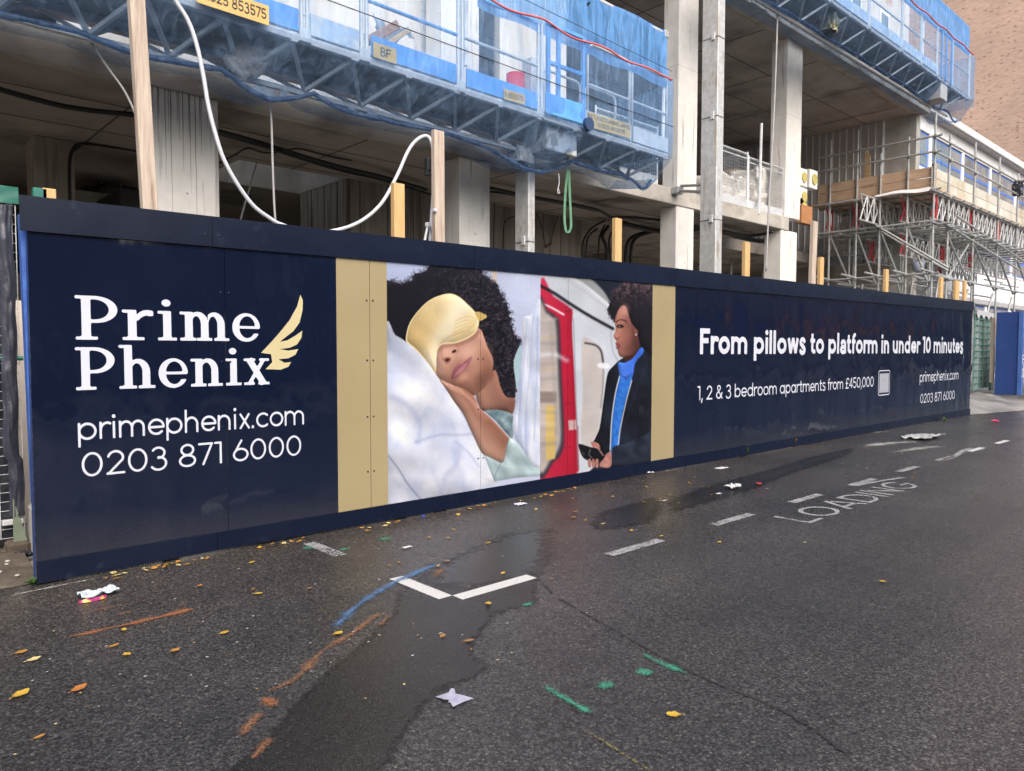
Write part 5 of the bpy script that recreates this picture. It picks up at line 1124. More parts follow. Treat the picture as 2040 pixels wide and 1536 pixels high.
obj('clip', MB().obox(atY(866, 419, .02), (1, 0, 0), (0, 1, 0), (0, 0, 1), (.016, .02, .016), .005), WHITEH, t)
t = thing('floodlight', 'small black floodlight fixed beside the grey timber post', 'light', tuple(atY(853, 330, .2)))
c = atY(853, 328, .25); obj('lamp_body', MB().obox(c, (1, 0, 0), (0, 1, 0), (0, 0, 1), (.025, .03, .06), .008), BLACKC, t); obj('bracket', MB().obox(c-np.array([0, 0, .08]), (1, 0, 0), (0, 1, 0), (0, 0, 1), (.03, .02, .025), .004), BLACKC, t)
cable('black_cable', [atZ(x, y, 3.98-.02*math.sin(x*.02)) for x, y in ((-60, 160), (0, 178), (60, 195), (130, 212), (200, 222), (270, 229), (350, 243), (437, 262), (520, 285), (600, 310), (680, 333), (760, 352), (850, 378))], .028, BLACKC, 'thick black cable slung along the soffit left of the second column')
cable('black_cable', [atZ(x, y, 3.96) for x, y in ((430, 264), (520, 290), (600, 316), (680, 340), (760, 358), (850, 385), (905, 394), (975, 382), (1100, 402), (1190, 420))], .02, BLACKC, 'second black cable running just under the thick one')
cable('black_cable', [atZ(x, y, 3.97) for x, y in ((437, 325), (470, 307), (494, 295), (520, 303), (545, 304), (575, 298), (600, 297), (650, 310), (700, 320))], .011, BLACKC, 'thin wavy black cable clipped near the stairwell opening')
cable('black_cable', [atY(x, y, 5.2) for x, y in ((140, 430), (138, 340), (142, 305), (155, 289), (175, 287), (220, 293), (275, 301), (330, 312))], .02, BLACKC, 'black cable bending over beside the inner left column')
cable('black_cable', [atZ(x, y, 3.97) for x, y in ((975, 374), (1060, 392), (1130, 405), (1190, 418), (1220, 433), (1260, 433), (1330, 440))], .026, BLACKC, 'thick black cable along the soffit right of the shorter mast')
cable('black_cable', [atZ(x, y, 3.97) for x, y in ((1225, 440), (1270, 452), (1330, 462), (1400, 455), (1440, 462), (1500, 478), (1540, 480))], .05, BLACKC, 'thickest black duct below the slab left of the tall mast')
cable('black_cable', [atZ(x, y, 3.96) for x, y in ((1382, 450), (1440, 460), (1490, 470), (1540, 462))], .03, BLACKC, 'black cable sagging between the last two lower columns')
for k, (pts, lab) in enumerate(((((1158, 540), (1160, 490), (1168, 468), (1182, 452), (1205, 440)), 'leftmost drooping black cable in front of the core wall'), (((1170, 540), (1168, 500), (1172, 472), (1190, 455)), 'second drooping black cable in front of the core wall'), (((1188, 540), (1192, 500), (1195, 470), (1205, 448)), 'third drooping black cable in front of the core wall'), (((1208, 545), (1208, 495), (1200, 470), (1212, 450)), 'thick drooping black cable left of the yellow post'), (((1220, 545), (1214, 500), (1215, 470), (1230, 445)), 'drooping black cable right beside the yellow post'))):
    cable('drooping_cable', [atY(x, y, 4.35) for x, y in pts], .018 if k != 3 else .035, BLACKC, lab)
for k, (x0, lab) in enumerate(((1246, 'left thick black duct dropping behind the yellow post'), (1256, 'right thick black duct dropping behind the yellow post'))):
    cable('black_duct', [atY(x, y, 4.2) for x, y in ((x0, 545), (x0+1, 500), (x0+6, 480), (x0+22, 468), (x0+60, 458))], .035, BLACKC, lab, 'duct')
cable('thin_cable', [atY(x, y, 4.6) for x, y in ((983, 500), (984, 450), (986, 415), (984, 395))], .008, BLACKC, 'thin black wire hanging on the core wall beside the second column'); cable('thin_cable', [atY(x, y, 4.6) for x, y in ((1002, 500), (1003, 455), (1010, 437), (1035, 428))], .009, BLACKC, 'thin black wire curving over left of the shorter mast')
t = thing('cable_connector', 'reddish cable connector hanging from two wires right of the shorter mast', 'connector', tuple(atY(1090, 488, 4.5)))
obj('plug', MB().beam(atY(1086, 492, 4.5), atY(1098, 484, 4.5), .05, .05, (0, 0, 1), .01), M('brown_plug', (.12, .05, .04), None, 3, .6), t); obj('wire', MB().tube([atY(1070, 425, 4.5), atY(1082, 460, 4.5), atY(1086, 492, 4.5)], .008, 6), BLACKC, t); obj('wire', MB().tube([atY(1112, 430, 4.5), atY(1103, 455, 4.5), atY(1097, 484, 4.5)], .008, 6), BLACKC, t)
cable('grey_rope', [atY(x, y, 1.6) for x, y in ((538, 203), (541, 250), (543, 320), (546, 400), (550, 460))], .011, GREYC, 'grey rope hanging from the net in the stairwell bay', 'rope'); cable('grey_rope', [atY(x, y, 3.4) for x, y in ((512, 323), (500, 365), (488, 405), (477, 445))], .012, GREYC, 'slanting grey rope in the dark stairwell bay', 'rope')
cable('grey_rope', [atY(x, y, 1.6) for x, y in ((183, 86), (215, 135), (250, 185), (276, 245), (300, 330))], .010, GREYC, 'thin grey rope slanting behind the tallest timber post', 'rope'); cable('grey_rope', [atY(x, y, 1.5) for x, y in ((1550, -20), (1546, 120), (1540, 260), (1532, 400), (1526, 540))], .016, GREYC, 'long grey rope hanging from the higher platform beside the last column', 'rope')
def ribbon(name, pts, w, mat, lab, cat, y):
    P = smoothpath([atY(x, q, y) for x, q in pts], 8); mb = MB(); m = len(P)
    mb.v = [tuple(p+np.array([-w/2, 0, 0])) for p in P]+[tuple(p+np.array([w/2, .004, 0])) for p in P]; mb.f = [(i, i+m, i+m+1, i+1) for i in range(m-1)]
    return single(name, mb, mat, lab, cat)
ribbon('lifting_strap', ((1132, 336), (1127, 380), (1125, 430), (1127, 455), (1131, 464), (1136, 458), (1138, 445), (1136, 400), (1134, 340)), .05, STRAP, 'green webbing strap hanging in a loop under the net', 'strap', 1.5)
cable('knotted_string', [atY(x, y, 1.4) for x, y in ((1113, 346), (1114, 365), (1112, 375), (1115, 384), (1111, 384), (1112, 374))], .006, WHITEH, 'short knotted white string hanging below the drive box', 'string')

# ------------------------------------------------------------------ mast-climbing work platforms
def platform(nm, lab, x0, x1, yf, yb, zd, ybot, zbot, node0, step, posts, gh, sign=True):
    t = thing(nm, lab, 'work platform', (x0, yf, zd(x0)), 'netted mast climbing platforms')
    A = lambda n, mb, m, sm=False: obj(n, mb, m, t, sm)
    A('deck', MB().add([(x0, yf, zd(x0)+.045), (x1, yf, zd(x1)+.045), (x1, yb, zd(x1)+.045), (x0, yb, zd(x0)+.045), (x0, yf, zd(x0)+.02), (x1, yf, zd(x1)+.02), (x1, yb, zd(x1)+.02), (x0, yb, zd(x0)+.02)], [(0, 1, 2, 3), (7, 6, 5, 4), (0, 4, 5, 1), (1, 5, 6, 2), (2, 6, 7, 3), (3, 7, 4, 0)]), M('dusty_deck', (.20, .20, .20), (.30, .30, .29), 3, .8))
    A('top_chord', MB().beam((x0, yf+.03, zd(x0)-.02), (x1, yf+.03, zd(x1)-.02), .06, .075, ch=.006), GALV); A('top_chord', MB().beam((x0, yb-.03, zd(x0)-.02), (x1, yb-.03, zd(x1)-.02), .06, .075, ch=.006), GALV)
    A('bottom_chord', MB().beam((x0+.2, ybot, zbot(x0)), (x1-.35, ybot, zbot(x1)), .05, .05, ch=.005), GALV)
    n = int((x1-x0)/step)+1
    xs = [node0+step*k for k in range(-20, 40) if x0 < node0+step*k < x1]
    for x in xs:
        A('node_plate', MB().box(x-.035, x+.035, yf-.006, yf+.07, zd(x)-.075, zd(x)+.018, .004), GALV)
        for s in (-1, 1):
            xb = x+s*step/2
            if x0+.1 < xb < x1-.2:
                A('strut', MB().beam((x, yf+.04, zd(x)-.05), (xb, ybot-.01, zbot(xb)+.02), .036, .036), GALV); A('strut', MB().beam((x, yb-.04, zd(x)-.05), (xb, ybot+.01, zbot(xb)+.02), .036, .036), GALV)
    for x in posts: A('guard_post', MB().tube([(x, yf+.01, zd(x)+.02), (x, yf+.01, zd(x)+gh)], .021, 8), GALV); A('guard_post', MB().tube([(x+.06, yf+.01, zd(x)+.02), (x+.06, yf+.01, zd(x)+gh)], .021, 8), GALV); A('post_bracket', MB().box(x-.03, x+.09, yf-.015, yf+.03, zd(x)-.05, zd(x)+.08, .005), GALV)
    for a, b in zip(posts[:-1], posts[1:]):
        for hh in (gh-.02, gh*.52): A('guard_rail', MB().tube([(a+.06, yf+.01, zd(a)+hh), (b, yf+.01, zd(b)+hh)], .019, 8), BLUEP if hh > 1 or a < 4 else GALV)
    return t, A
# lower platform
zd1 = lambda x: 4.415-.0135*(x-1.4)
bz = lambda x: 4.045-.006*(x-2)
posts1 = [-1.2, .2, 1.2, 2.42, 3.06, 4.28, 5.52]
P1, A1 = platform('work_platform', 'lower blue-netted mast climbing platform above the hoarding', -2.0, 8.18, 1.10, 2.05, zd1, 1.55, bz, 3.62, .64, posts1, 1.08)
def toe(A, a, b, yf, zd, mat, h=.20, lab=None):
    o = A('toe_board', MB().add([(a, yf, zd(a)+.03), (b, yf, zd(b)+.03), (b, yf, zd(b)+.03+h), (a, yf, zd(a)+.03+h), (a, yf+.012, zd(a)+.03), (b, yf+.012, zd(b)+.03), (b, yf+.012, zd(b)+.03+h), (a, yf+.012, zd(a)+.03+h)], [(0, 1, 2, 3), (7, 6, 5, 4), (0, 4, 5, 1), (1, 5, 6, 2), (2, 6, 7, 3), (3, 7, 4, 0)]), mat)
    if lab: o['label'] = lab
PALEB = M('pale_blue_toe_board', (.30, .40, .55), (.42, .52, .64), 6, .5, stain=(.55, .58, .6), sscale=5, slo=.5, shi=.6)
for a, b, m_ in ((-1.9, .1, BLUEP), (.2, 1.3, BLUEP), (1.32, 2.38, BLUEP), (2.50, 3.02, PALEB), (3.16, 4.24, BLUEP), (4.38, 5.48, BLUEP), (6.36, 7.30, GALV), (7.34, 8.15, GALV)): toe(A1, a, b, 1.085, zd1, m_)
for k in range(4): A1('shade_board', MB().add([(-2+2.52*k, 2.055, zd1(-2+2.52*k)+.03), (.5+2.52*k, 2.055, zd1(.5+2.52*k)+.03), (.5+2.52*k, 2.36, zd1(.5+2.52*k)+.03), (-2+2.52*k, 2.36, zd1(-2+2.52*k)+.03), (-2+2.52*k, 2.055, zd1(-2+2.52*k)+.065), (.5+2.52*k, 2.055, zd1(.5+2.52*k)+.065), (.5+2.52*k, 2.36, zd1(.5+2.52*k)+.065), (-2+2.52*k, 2.36, zd1(-2+2.52*k)+.065)], [(0, 3, 2, 1), (4, 5, 6, 7), (0, 1, 5, 4), (1, 2, 6, 5), (2, 3, 7, 6), (3, 0, 4, 7)]), BOARD)  # boards added between deck and building to shade the slab edge
# hooped guard frames at the right end
def hoop(A, a, b, yf, zd, h, mat, lo=.05, r=.019):
    rc = .12; pts = [(a, yf, zd(a)+lo)]+[(a+rc-rc*math.cos(R(k*15)), yf, zd(a)+h-rc+rc*math.sin(R(k*15))) for k in range(7)]+[(b-rc+rc*math.sin(R(k*15)), yf, zd(b)+h-rc+rc*math.cos(R(k*15))) for k in range(7)]+[(b, yf, zd(b)+lo)]
    A('guard_hoop', MB().tube(pts, r, 8), mat, True)
for a, b in ((6.42, 7.28), (7.34, 8.14)): hoop(A1, a, b, 1.11, zd1, 1.10, GALV); A1('guard_rail', MB().tube([(a, 1.11, zd1(a)+.58), (b, 1.11, zd1(b)+.58)], .017, 8), GALV)
for a, b in ((6.5, 7.3), (7.4, 8.1)): hoop(A1, a, b, 2.03, zd1, 1.05, GALV)
# blue ladder cage and drive box
for x in (5.64, 5.82, 6.28): A1('ladder_post', MB().box(x, x+.05, 1.06, 1.11, zd1(x), zd1(x)+1.12, .006), BLUEP)
for z in (.62, 1.08): A1('ladder_rail', MB().box(5.69, 6.28, 1.065, 1.105, 4.36+z, 4.36+z+.045, .005), BLUEP)
A1('cage_panel', MB().box(5.60, 6.30, 1.05, 1.075, 4.37, 4.62, .005), BLUEP)
SPLAT = M('splashed_white_steel', (.44, .46, .49), (.54, .56, .59), 3, .5, stain=(.24, .25, .25), sscale=7, slo=.52, shi=.58)
bx0, bx1 = xa(1090, 260, 1.20), xa(1150, 275, 1.20)
db = A1('drive_box', MB().box(bx0, bx1, 1.20, 1.60, 3.99, zd1(6)+.0, .012), SPLAT); A1('cable_drum', MB().tube([(bx1+.02, 1.0, 4.38), (bx1+.02, 1.1, 4.38)], .085, 14), M('dark_drum', (.02, .05, .12), None, 4, .5))
A1('hook_block', MB().box(bx0-.02, bx0+.08, 1.17, 1.195, 4.32, 4.42, .005), GALV); A1('hook_block', MB().box(bx1-.04, bx1+.06, 1.17, 1.195, 4.26, 4.35, .005), WHITEC)
obj('lettering', text_to('BFT - 90', .11, (bx0+.05, 1.197, 4.275), (1, 0, 0), (0, 0, 1), .36, .075), INK, db)
def signplate(A, pl, pr, h, yf, lines, hs, z0=None, lab=None, w=.095):
    a = atY(*pl, yf); b = atY(*pr, yf); d = Vector(b-a); L = d.length; d.normalize(); up = Vector((0, 0, 1))
    o = A('sign_plate', MB().slab([Vector(a), Vector(a)+d*L, Vector(a)+d*L+up*h, Vector(a)+up*h], (0, .006, 0)), YELLOWS)
    if lab: o['label'] = lab
    for s, zo, fr, cap in lines: obj('lettering', text_to(s, w, tuple(Vector(a)+d*(L*fr[0])+up*zo), tuple(d), (0, 0, 1), L*(fr[1]-fr[0]), cap, off=(0, -.003, 0)), INK, o)
signplate(A1, (392, 4), (536, 51), .17, 1.015, [('01525 853575', .045, (.03, .96), .09)], 1, lab='yellow sign plate with phone number at the picture top')
signplate(A1, (1004, 197), (1046, 209), .115, 1.066, [('5 853575', .03, (.02, .9), .06)], 1, lab='torn yellow sign plate with the end of a phone number')
signplate(A1, (1172, 252), (1256, 276), .19, 1.066, [('B.F.T. MASTCLIMBING LIMITED', .115, (.0, .99), .05), ('01525 853575', .035, (.22, .86), .05)], 1, lab='yellow sign plate with two lines beside the drive box', w=.09)
signplate(A1, (744, 113), (790, 128), .15, 1.066, [('BF', .03, (.3, .75), .09)], 1, lab='yellow sign plate with large initials')
# poles carrying the upper sheet
A1('sheet_pole', MB().tube([(8.10, 1.14, 4.55), (8.12, 1.14, 6.10)], .025, 8), WHITEC); A1('sheet_pole', MB().tube([(4.50, 1.25, 4.70), (4.52, 1.25, 6.10)], .025, 8), WHITEC)
A1('sheet_rail', MB().tube([(4.3, 1.14, 6.10), (8.14, 1.14, 6.05)], .030, 10), GALV); A1('clamp', MB().box(8.07, 8.17, 1.10, 1.20, 5.99, 6.09, .01), TUBE); A1('clamp', MB().box(8.07, 8.17, 1.10, 1.20, 5.30, 5.37, .01), TUBE)
# netting: front curtain, pouch under the deck, end curtain
def netting(A, out, yf, ymid, yb, zd, ztop, x0, x1, seed, mat):
    pts = [atY(x, y, ymid) for x, y in out]; bx = [p[0] for p in pts]; bzv = [p[2] for p in pts]
    def fn(u, v):
        x = x0+(x1-x0)*u; zb = float(np.interp(x, bx, bzv)); zdk = zd(x)
        wr = lambda a, f: a*(vn(x*f+seed, v*7, seed)+.5*vn(x*f*2.3, v*15, seed+3))
        if v < .5:
            k = v/.5; return (x, yf+.012*math.sin(x*5+3*k)+wr(.02, 2.1), ztop(x)+(zdk-.03-ztop(x))*k)
        if v < .82:
            k = (v-.5)/.32; y = yf+(ymid-yf)*k; z = (zdk-.03)+(zb-(zdk-.03))*(1-(1-k)**1.6)
            return (x+wr(.05, 5)*k, y+wr(.09, 4.2)*k, z+wr(.055, 5.1)*k*(1-k*.3))
        k = (v-.82)/.18; return (x+wr(.03, 5), ymid+(yb-ymid)*k, zb+(.02+.10*k)+wr(.03, 4)*(1-k))
    nn = A('netting', MB().grid(lambda u, v: fn(u, v*.5), 240, 18), mat, True); A('net_pouch', MB().grid(lambda u, v: fn(u, .5+v*.5), 300, 34), NET_P, True)
    # heavy rolled hem along the bottom
    hp_ = [(x+.0, ymid+.03*vn(x*2, seed), float(np.interp(x, bx, bzv))+.012+.015*vn(x*5, 2, seed)) for x in np.linspace(x0, min(x1, bx[-1]), 90)]
    A('net_hem', MB().tube(hp_, [.022+.016*abs(vn(k*.7, seed)) for k in range(90)], 6), NET_D, True)
    return nn
out1 = [(-260, -30), (-60, 18), (30, 38), (160, 66), (255, 106), (300, 119), (400, 134), (440, 141), (490, 178), (540, 201), (590, 199), (625, 189), (660, 213), (720, 231), (770, 243), (830, 255), (890, 268), (960, 291), (1010, 317), (1045, 338), (1080, 346), (1115, 336), (1140, 324), (1190, 341), (1240, 350), (1262, 361), (1281, 380), (1290, 372), (1312, 335), (1330, 306)]
nt1 = lambda x: 5.47-.014*(x-1.4)
netting(A1, out1, 1.045, 1.42, 2.1, zd1, nt1, -2.0, 8.2, 2.0, NET)
A1('netting', MB().grid(lambda u, v: (8.21+.015*math.sin(v*9+u*4), 1.05+u*1.02, zd1(8.2)-.1*math.sin(u*3.1)+v*1.1), 14, 14), NET, True)
A1('dense_sheet', MB().grid(lambda u, v: (4.55+3.57*u, 1.10+.02*vn(u*9, v*4)+.015*math.sin(u*22), nt1(4.55+3.57*u)-.10+v*(6.08-(nt1(4.55+3.57*u)-.10))+.02*vn(u*7, 9)*(1-v)), 60, 14), NET_T, True)
A1('dense_sheet', MB().grid(lambda u, v: (8.13+.05*u+.04*math.sin(v*3.1), 1.12, 5.28+.28*v), 3, 8), NET_T, True)
A1('netting', MB().grid(lambda u, v: (3.0+1.55*u, 1.11+.02*vn(u*5, v*5), nt1(3)-.05+v*.70), 20, 8), NET, True)
A1('net_bundle', MB().grid(lambda u, v: (3.72+.5*u+.06*v, 1.95+.06*vn(u*6, v*6), 5.30-.02*u-(.16+.10*math.sin(u*6))*v-.10*math.sin(u*3.14)), 20, 10), NET_D, True)
A1('red_edge_tape', MB().tube([(x, 1.035, nt1(x)+.03+.02*math.sin(x*6.0)-.03*abs(math.sin((x-4.3)*2.5))) for x in np.linspace(4.15, 8.16, 70)], .013, 6), M('faded_red_edging', (.55, .10, .10), (.62, .16, .15), 6, .6), True)
A1('tension_wire', MB().tube([(-2, 1.03, 4.83), (8.2, 1.03, 4.72)], .005, 5), BLACKC); A1('tension_wire', MB().tube([(4.2, 1.03, 5.62), (8.15, 1.03, 5.50)], .004, 5), BLACKC)
# things caught in and standing on the lower platform
c = atY(495, 118, 1.45); 
def sack(u, v):
    a = 2*math.pi*u; r = (.085+.05*math.sin(v*3.0))*(1-.9*(v > .97)-.75*(v < .03)); l = -.24+.48*v
    ax = Vector((.62, 0, .55)).normalized(); bx_ = Vector((0, 1, 0)); cx_ = ax.cross(bx_)
    p = Vector(c)+ax*l+bx_*(r*.8*math.cos(a))+cx_*(r*1.25*math.sin(a)); q = .022*vn(u*9, v*9, 3)+.012*vn(u*25, v*22, 3); return tuple(p+bx_*q+cx_*q)
single('cement_sack', MB().grid(sack, 26, 26), M('crumpled_grey_sack', (.36, .33, .31), (.52, .50, .49), 10, .7, bump=.7, bscale=30), 'crumpled grey cement sack caught in the lower netting', 'sack', smooth=True)
c2 = atY(1040, 308, 1.55)
single('rubble_bag', lumpy(c2[0]-.12, c2[0]+.12, 1.48, 1.68, c2[2]-.10, c2[2]+.09, 22, .03), M('pale_rubble_bag', (.45, .45, .46), (.6, .6, .62), 10, .6, bump=.6, bscale=25), 'pale rubble bag caught in the net left of the drive box', 'bag', smooth=True)
for k, (px, py) in enumerate(((515, 180), (535, 186), (566, 188), (742, 228), (700, 222))):
    q = atY(px, py, 1.47); single('debris_scrap', MB().obox(q, (.9, .1, -.25), (0, 1, .1), (.25, 0, .9), (.05+.02*(k % 2), .006, .045), .002), M('pale_scrap', (.26, .29, .34), (.36, .40, .45), 8, .6), ('leftmost', 'second', 'third', 'rightmost', 'fourth')[k]+' pale scrap lying in the sagging lower net', 'scrap', 'scraps in the lower net')
rd = atY(1027, 145, 2.25); single('red_duct', MB().tube([(rd[0]+.03, 2.25, 4.44), (rd[0], 2.25, 5.30)], .13, 18), M('bright_red_plastic', (.52, .02, .05), (.60, .03, .07), 4, .4), 'bright red upright duct behind the lower netting', 'duct', smooth=True)
ow = atY(1065, 100, 2.2); single('perforated_cabinet', MB().box(ow[0]-.06, ow[0]+.22, 2.2, 2.4, 4.44, 5.6, .01), M('perforated_white_metal', (.35, .37, .40), (.70, .72, .75), 45, .5), 'tall perforated white cabinet right of the red duct', 'cabinet')
q0 = atY(732, 82, 1.9); q1 = atY(790, 50, 1.9)
t = thing('timber_baulk_pile', 'brown timber baulks stacked on the lower platform behind the initials sign', 'timber', tuple(q0))
obj('baulk', MB().beam(q0, q1, .10, .10, ch=.008), M('reddish_timber', (.28, .16, .11), (.38, .23, .16), 4, .75, stretch=(1, 1, 8)), t); obj('baulk', MB().box(q0[0]+.12, q0[0]+.42, 1.85, 1.95, 4.45, 4.90, .008), MATS['reddish_timber'], t); obj('baulk', MB().beam(q0+np.array([.1, -.08, -.08]), q1+np.array([.1, -.08, -.06]), .09, .05, ch=.006), PLYB, t)
single('osb_sheet', MB().box(3.30, 4.35, 2.95, 2.97, S1T, S1T+.42), M('orange_strand_board', (.42, .22, .10), (.60, .36, .19), 14, .75), 'orange strand board sheet lit behind the platform truss', 'board')
single('osb_sheet', MB().box(2.5, 3.2, 2.95, 2.97, S1T, S1T+.32), PLYB, 'tan board offcut left of the orange strand board', 'board')
# upper platform
zd2 = lambda x: 8.06+.004*(x-13); bz2 = lambda x: 7.62+.004*(x-13)
P2, A2 = platform('work_platform', 'higher blue-netted mast climbing platform at the top right', 10.4, 21.3, 1.0, 1.95, zd2, 1.42, bz2, 13.1, .85, [11.3, 13.1, 14.85, 16.6, 17.75, 18.8, 19.9, 21.2], 1.12)
for a, b in ((11.3, 13.0), (13.2, 14.8), (14.95, 16.55), (16.7, 17.7), (17.85, 18.75)): toe(A2, a, b, .985, zd2, PALEB)
A2('drive_box', MB().box(19.15, 19.6, 1.0, 1.5, 7.62, 8.02, .012), M('dusty_grey_steel', (.25, .28, .32), (.36, .39, .43), 5, .6))
for x in (19.05, 19.35, 19.75): A2('ladder_post', MB().box(x, x+.05, .96, 1.0, 8.06, 9.2, .006), BLUEP)
A2('sheet_pole', MB().tube([(18.0, 1.05, 8.1), (18.0, 1.05, 9.95)], .03, 8), WHITEC); A2('sheet_pole', MB().tube([(21.1, 1.05, 9.2), (21.1, 1.05, 9.9)], .03, 8), WHITEC); A2('sheet_rail', MB().tube([(12, 1.05, 9.9), (21.15, 1.05, 9.85)], .032, 8), GALV)
out2 = [(1300, -150), (1420, -60), (1480, -18), (1540, 10), (1600, 44), (1650, 78), (1700, 105), (1733, 126), (1770, 150), (1810, 174), (1840, 200), (1870, 217), (1886, 222), (1903, 246), (1912, 232), (1938, 195)]
nt2 = lambda x: 9.2
netting(A2, out2, .945, 1.35, 2.0, zd2, nt2, 10.2, 21.5, 9.0, NET)
A2('netting', MB().grid(lambda u, v: (21.5+.03*math.sin(v*9+u*4), .95+u*1.0, 7.9+v*1.3), 14, 14), NET, True)
A2('dense_sheet', MB().grid(lambda u, v: (12+9.15*u, 1.0+.02*vn(u*19, v*4), 9.12+v*.76), 90, 8), NET_T, True)
A2('red_edge_tape', MB().tube([(x, .93, 9.2+.02*math.sin(x*5)) for x in np.linspace(12, 21.3, 80)], .016, 6), MATS['faded_red_edging'], True)
c3 = atY(1652, 48, 1.25); single('stone_lump', lumpy(c3[0]-.14, c3[0]+.16, 1.12, 1.4, c3[2]-.14, c3[2]+.14, 41, .04), FOAM, 'yellowish lump caught in the higher netting', 'lump', smooth=True)
for k, (px, py, lab) in enumerate(((1700, 8, 'splashed board leaning behind the higher netting near the top edge'), (1760, 60, 'rust-marked board behind the higher netting'))):
    q = atY(px, py, 1.7); single('leaning_board', MB().box(q[0]-.4, q[0]+.4, 1.7, 1.74, 8.12, 8.9), PLYB if k else PANELG, lab, 'board')
# ------------------------------------------------------------------ scaffold tower with lattice beams
SX, SY = 19.47, 1.20
sc = thing('scaffold', 'grey tube scaffold with plank deck and red-ended lattice beams beside the white building', 'scaffold', (SX, SY, 0))
def stub(name, p0, p1, r=.028, mat=TUBE): return obj(name, MB().tube([p0, p1], r, 8), mat, sc)
cpl = None
def coupler(p):
    global cpl
    if cpl is None: cpl = obj('coupler', MB().obox((0, 0, 0), (1, 0, 0), (0, 1, 0), (0, 0, 1), (.05, .05, .045), .014), TUBE, sc); cpl.location = p; cpl.matrix_parent_inverse = Matrix.Translation(-sc.location); return
    o = bpy.data.objects.new('coupler', cpl.data); COL.objects.link(o); o.parent = sc; o.matrix_parent_inverse = cpl.matrix_parent_inverse; o.location = p
xp = lambda px, py: atX(px, py, SX)
lefts = [(1650, 560, 1656, 279), (1703, 570, 1704, 261), (1749, 577, 1747, 307), (1803, 583, 1806, 274), (1859, 591, 1868, 223)]
ys = [float(xp(a, b)[1]) for a, b, _, _ in lefts]; ys[-1] = SY
tops = [float(xp(c, d)[2]) for _, _, c, d in lefts]
for y, z in zip(ys, tops): stub('standard', (SX, y, 0), (SX, y, z))
for y in ys[:4]: stub('standard', (SX+1.25, y-.15, 0), (SX+1.25, y-.15, 5.5))
xr = [float(atY(px, py, SY)[0]) for px, py in ((1889, 420), (1940, 420), (1989, 420), (2027, 420))]; xr += [xr[-1]+2.2]
tr = [7.05, 7.25, 7.25, 7.1, 7.1]
for x, z in zip(xr, tr): stub('standard', (x, SY, 0), (x, SY, z))
for x in xr[:4]: stub('standard', (x+.3, SY+1.25, 0), (x+.3, SY+1.25, 5.5)); stub('standard', (x-.5, SY+2.3, 0), (x-.5, SY+2.3, 5.5))
# ledgers on the left face and along the right side at several lifts
yl0, yl1 = max(ys)+.35, SY-.18
for z in (3.42, 4.72, 5.50, 6.42, 6.80): stub('ledger', (SX-.05, yl0, z), (SX-.05, yl1, z))
for z in (3.30, 4.62): stub('ledger', (SX+1.2, yl0, z+.03), (SX+1.2, yl1, z+.03))
for z in (3.42, 4.72, 5.50, 6.45, 6.85): stub('ledger', (SX-.2, SY-.05, z-.05), (xr[-1], SY-.05, z-.05))
for z in (3.35, 4.70): stub('ledger', (SX-.2, SY+1.2, z), (xr[-1], SY+1.2, z)); stub('ledger', (SX-.2, SY+2.25, z-.06), (xr[-1], SY+2.25, z-.06))
for x in [SX+.2+k*.75 for k in range(16)]: stub('transom', (x, SY-.35, 4.66), (x, SY+3.1, 4.66)); stub('transom', (x+.2, SY-.15, 5.46), (x+.2, SY+3.1, 5.46))
for y in ys: stub('transom', (SX-.85, y, 3.48), (SX+1.5, y, 3.40))
for y in ys+[SY+.6]:
    for z in (3.42, 4.72, 5.5, 6.42): coupler((SX-.02, y, z))
for x in xr:
    for z in (3.37, 4.67, 5.45, 6.40): coupler((x, SY-.03, z))
for k in range(26):
    rr = random.Random(k+90); x = SX+.3+rr.random()*9; y = SY+.1+rr.random()*2.6; z = rr.choice((3.7, 3.95, 4.15, 4.4, 4.55)); stub('ledger' if k % 2 else 'transom', (x, y, z), (x+2.2, y, z+.03) if k % 2 else (x, y+1.3, z+.02), .025)
# braces
b0 = atX(1745, 449, SX-.1); b1 = atX(1890, 534, SX-.1); stub('brace', b0, b1); stub('brace', b0+np.array([.12, .05, -.06]), b1+np.array([.12, .05, -.06]))
for y0, y1 in zip(ys[:-1], ys[1:]): stub('brace', (SX+.1, y0, 4.6), (SX+.6, (y0+y1)/2, 3.3)); stub('brace', (SX+.5, y1, 3.3), (SX+.1, (y0*.4+y1*.6), 0))
for i, x in enumerate(xr[:-1]): stub('brace', (x, SY+.05, 4.6), (xr[i+1], SY+.05, 3.3)); stub('brace', (x+.2, SY+.08, .6), (xr[i+1], SY+.08, 3.2)); stub('brace', (x, SY+1.2, 3.3), (x+1.6, SY+1.0, .2))
stub('brace', (SX, SY, 3.2), (SX+1.4, SY+2.4, .5)); stub('brace', (SX+.1, SY+.3, 2.2), (SX+3.4, SY+.1, 4.6)); stub('brace', (SX+.1, SY-.1, 4.75), (xr[3], SY-.1, 4.05)); stub('brace', (SX+1.3, SY-.12, 5.0), (xr[3]+1, SY-.12, 4.3))
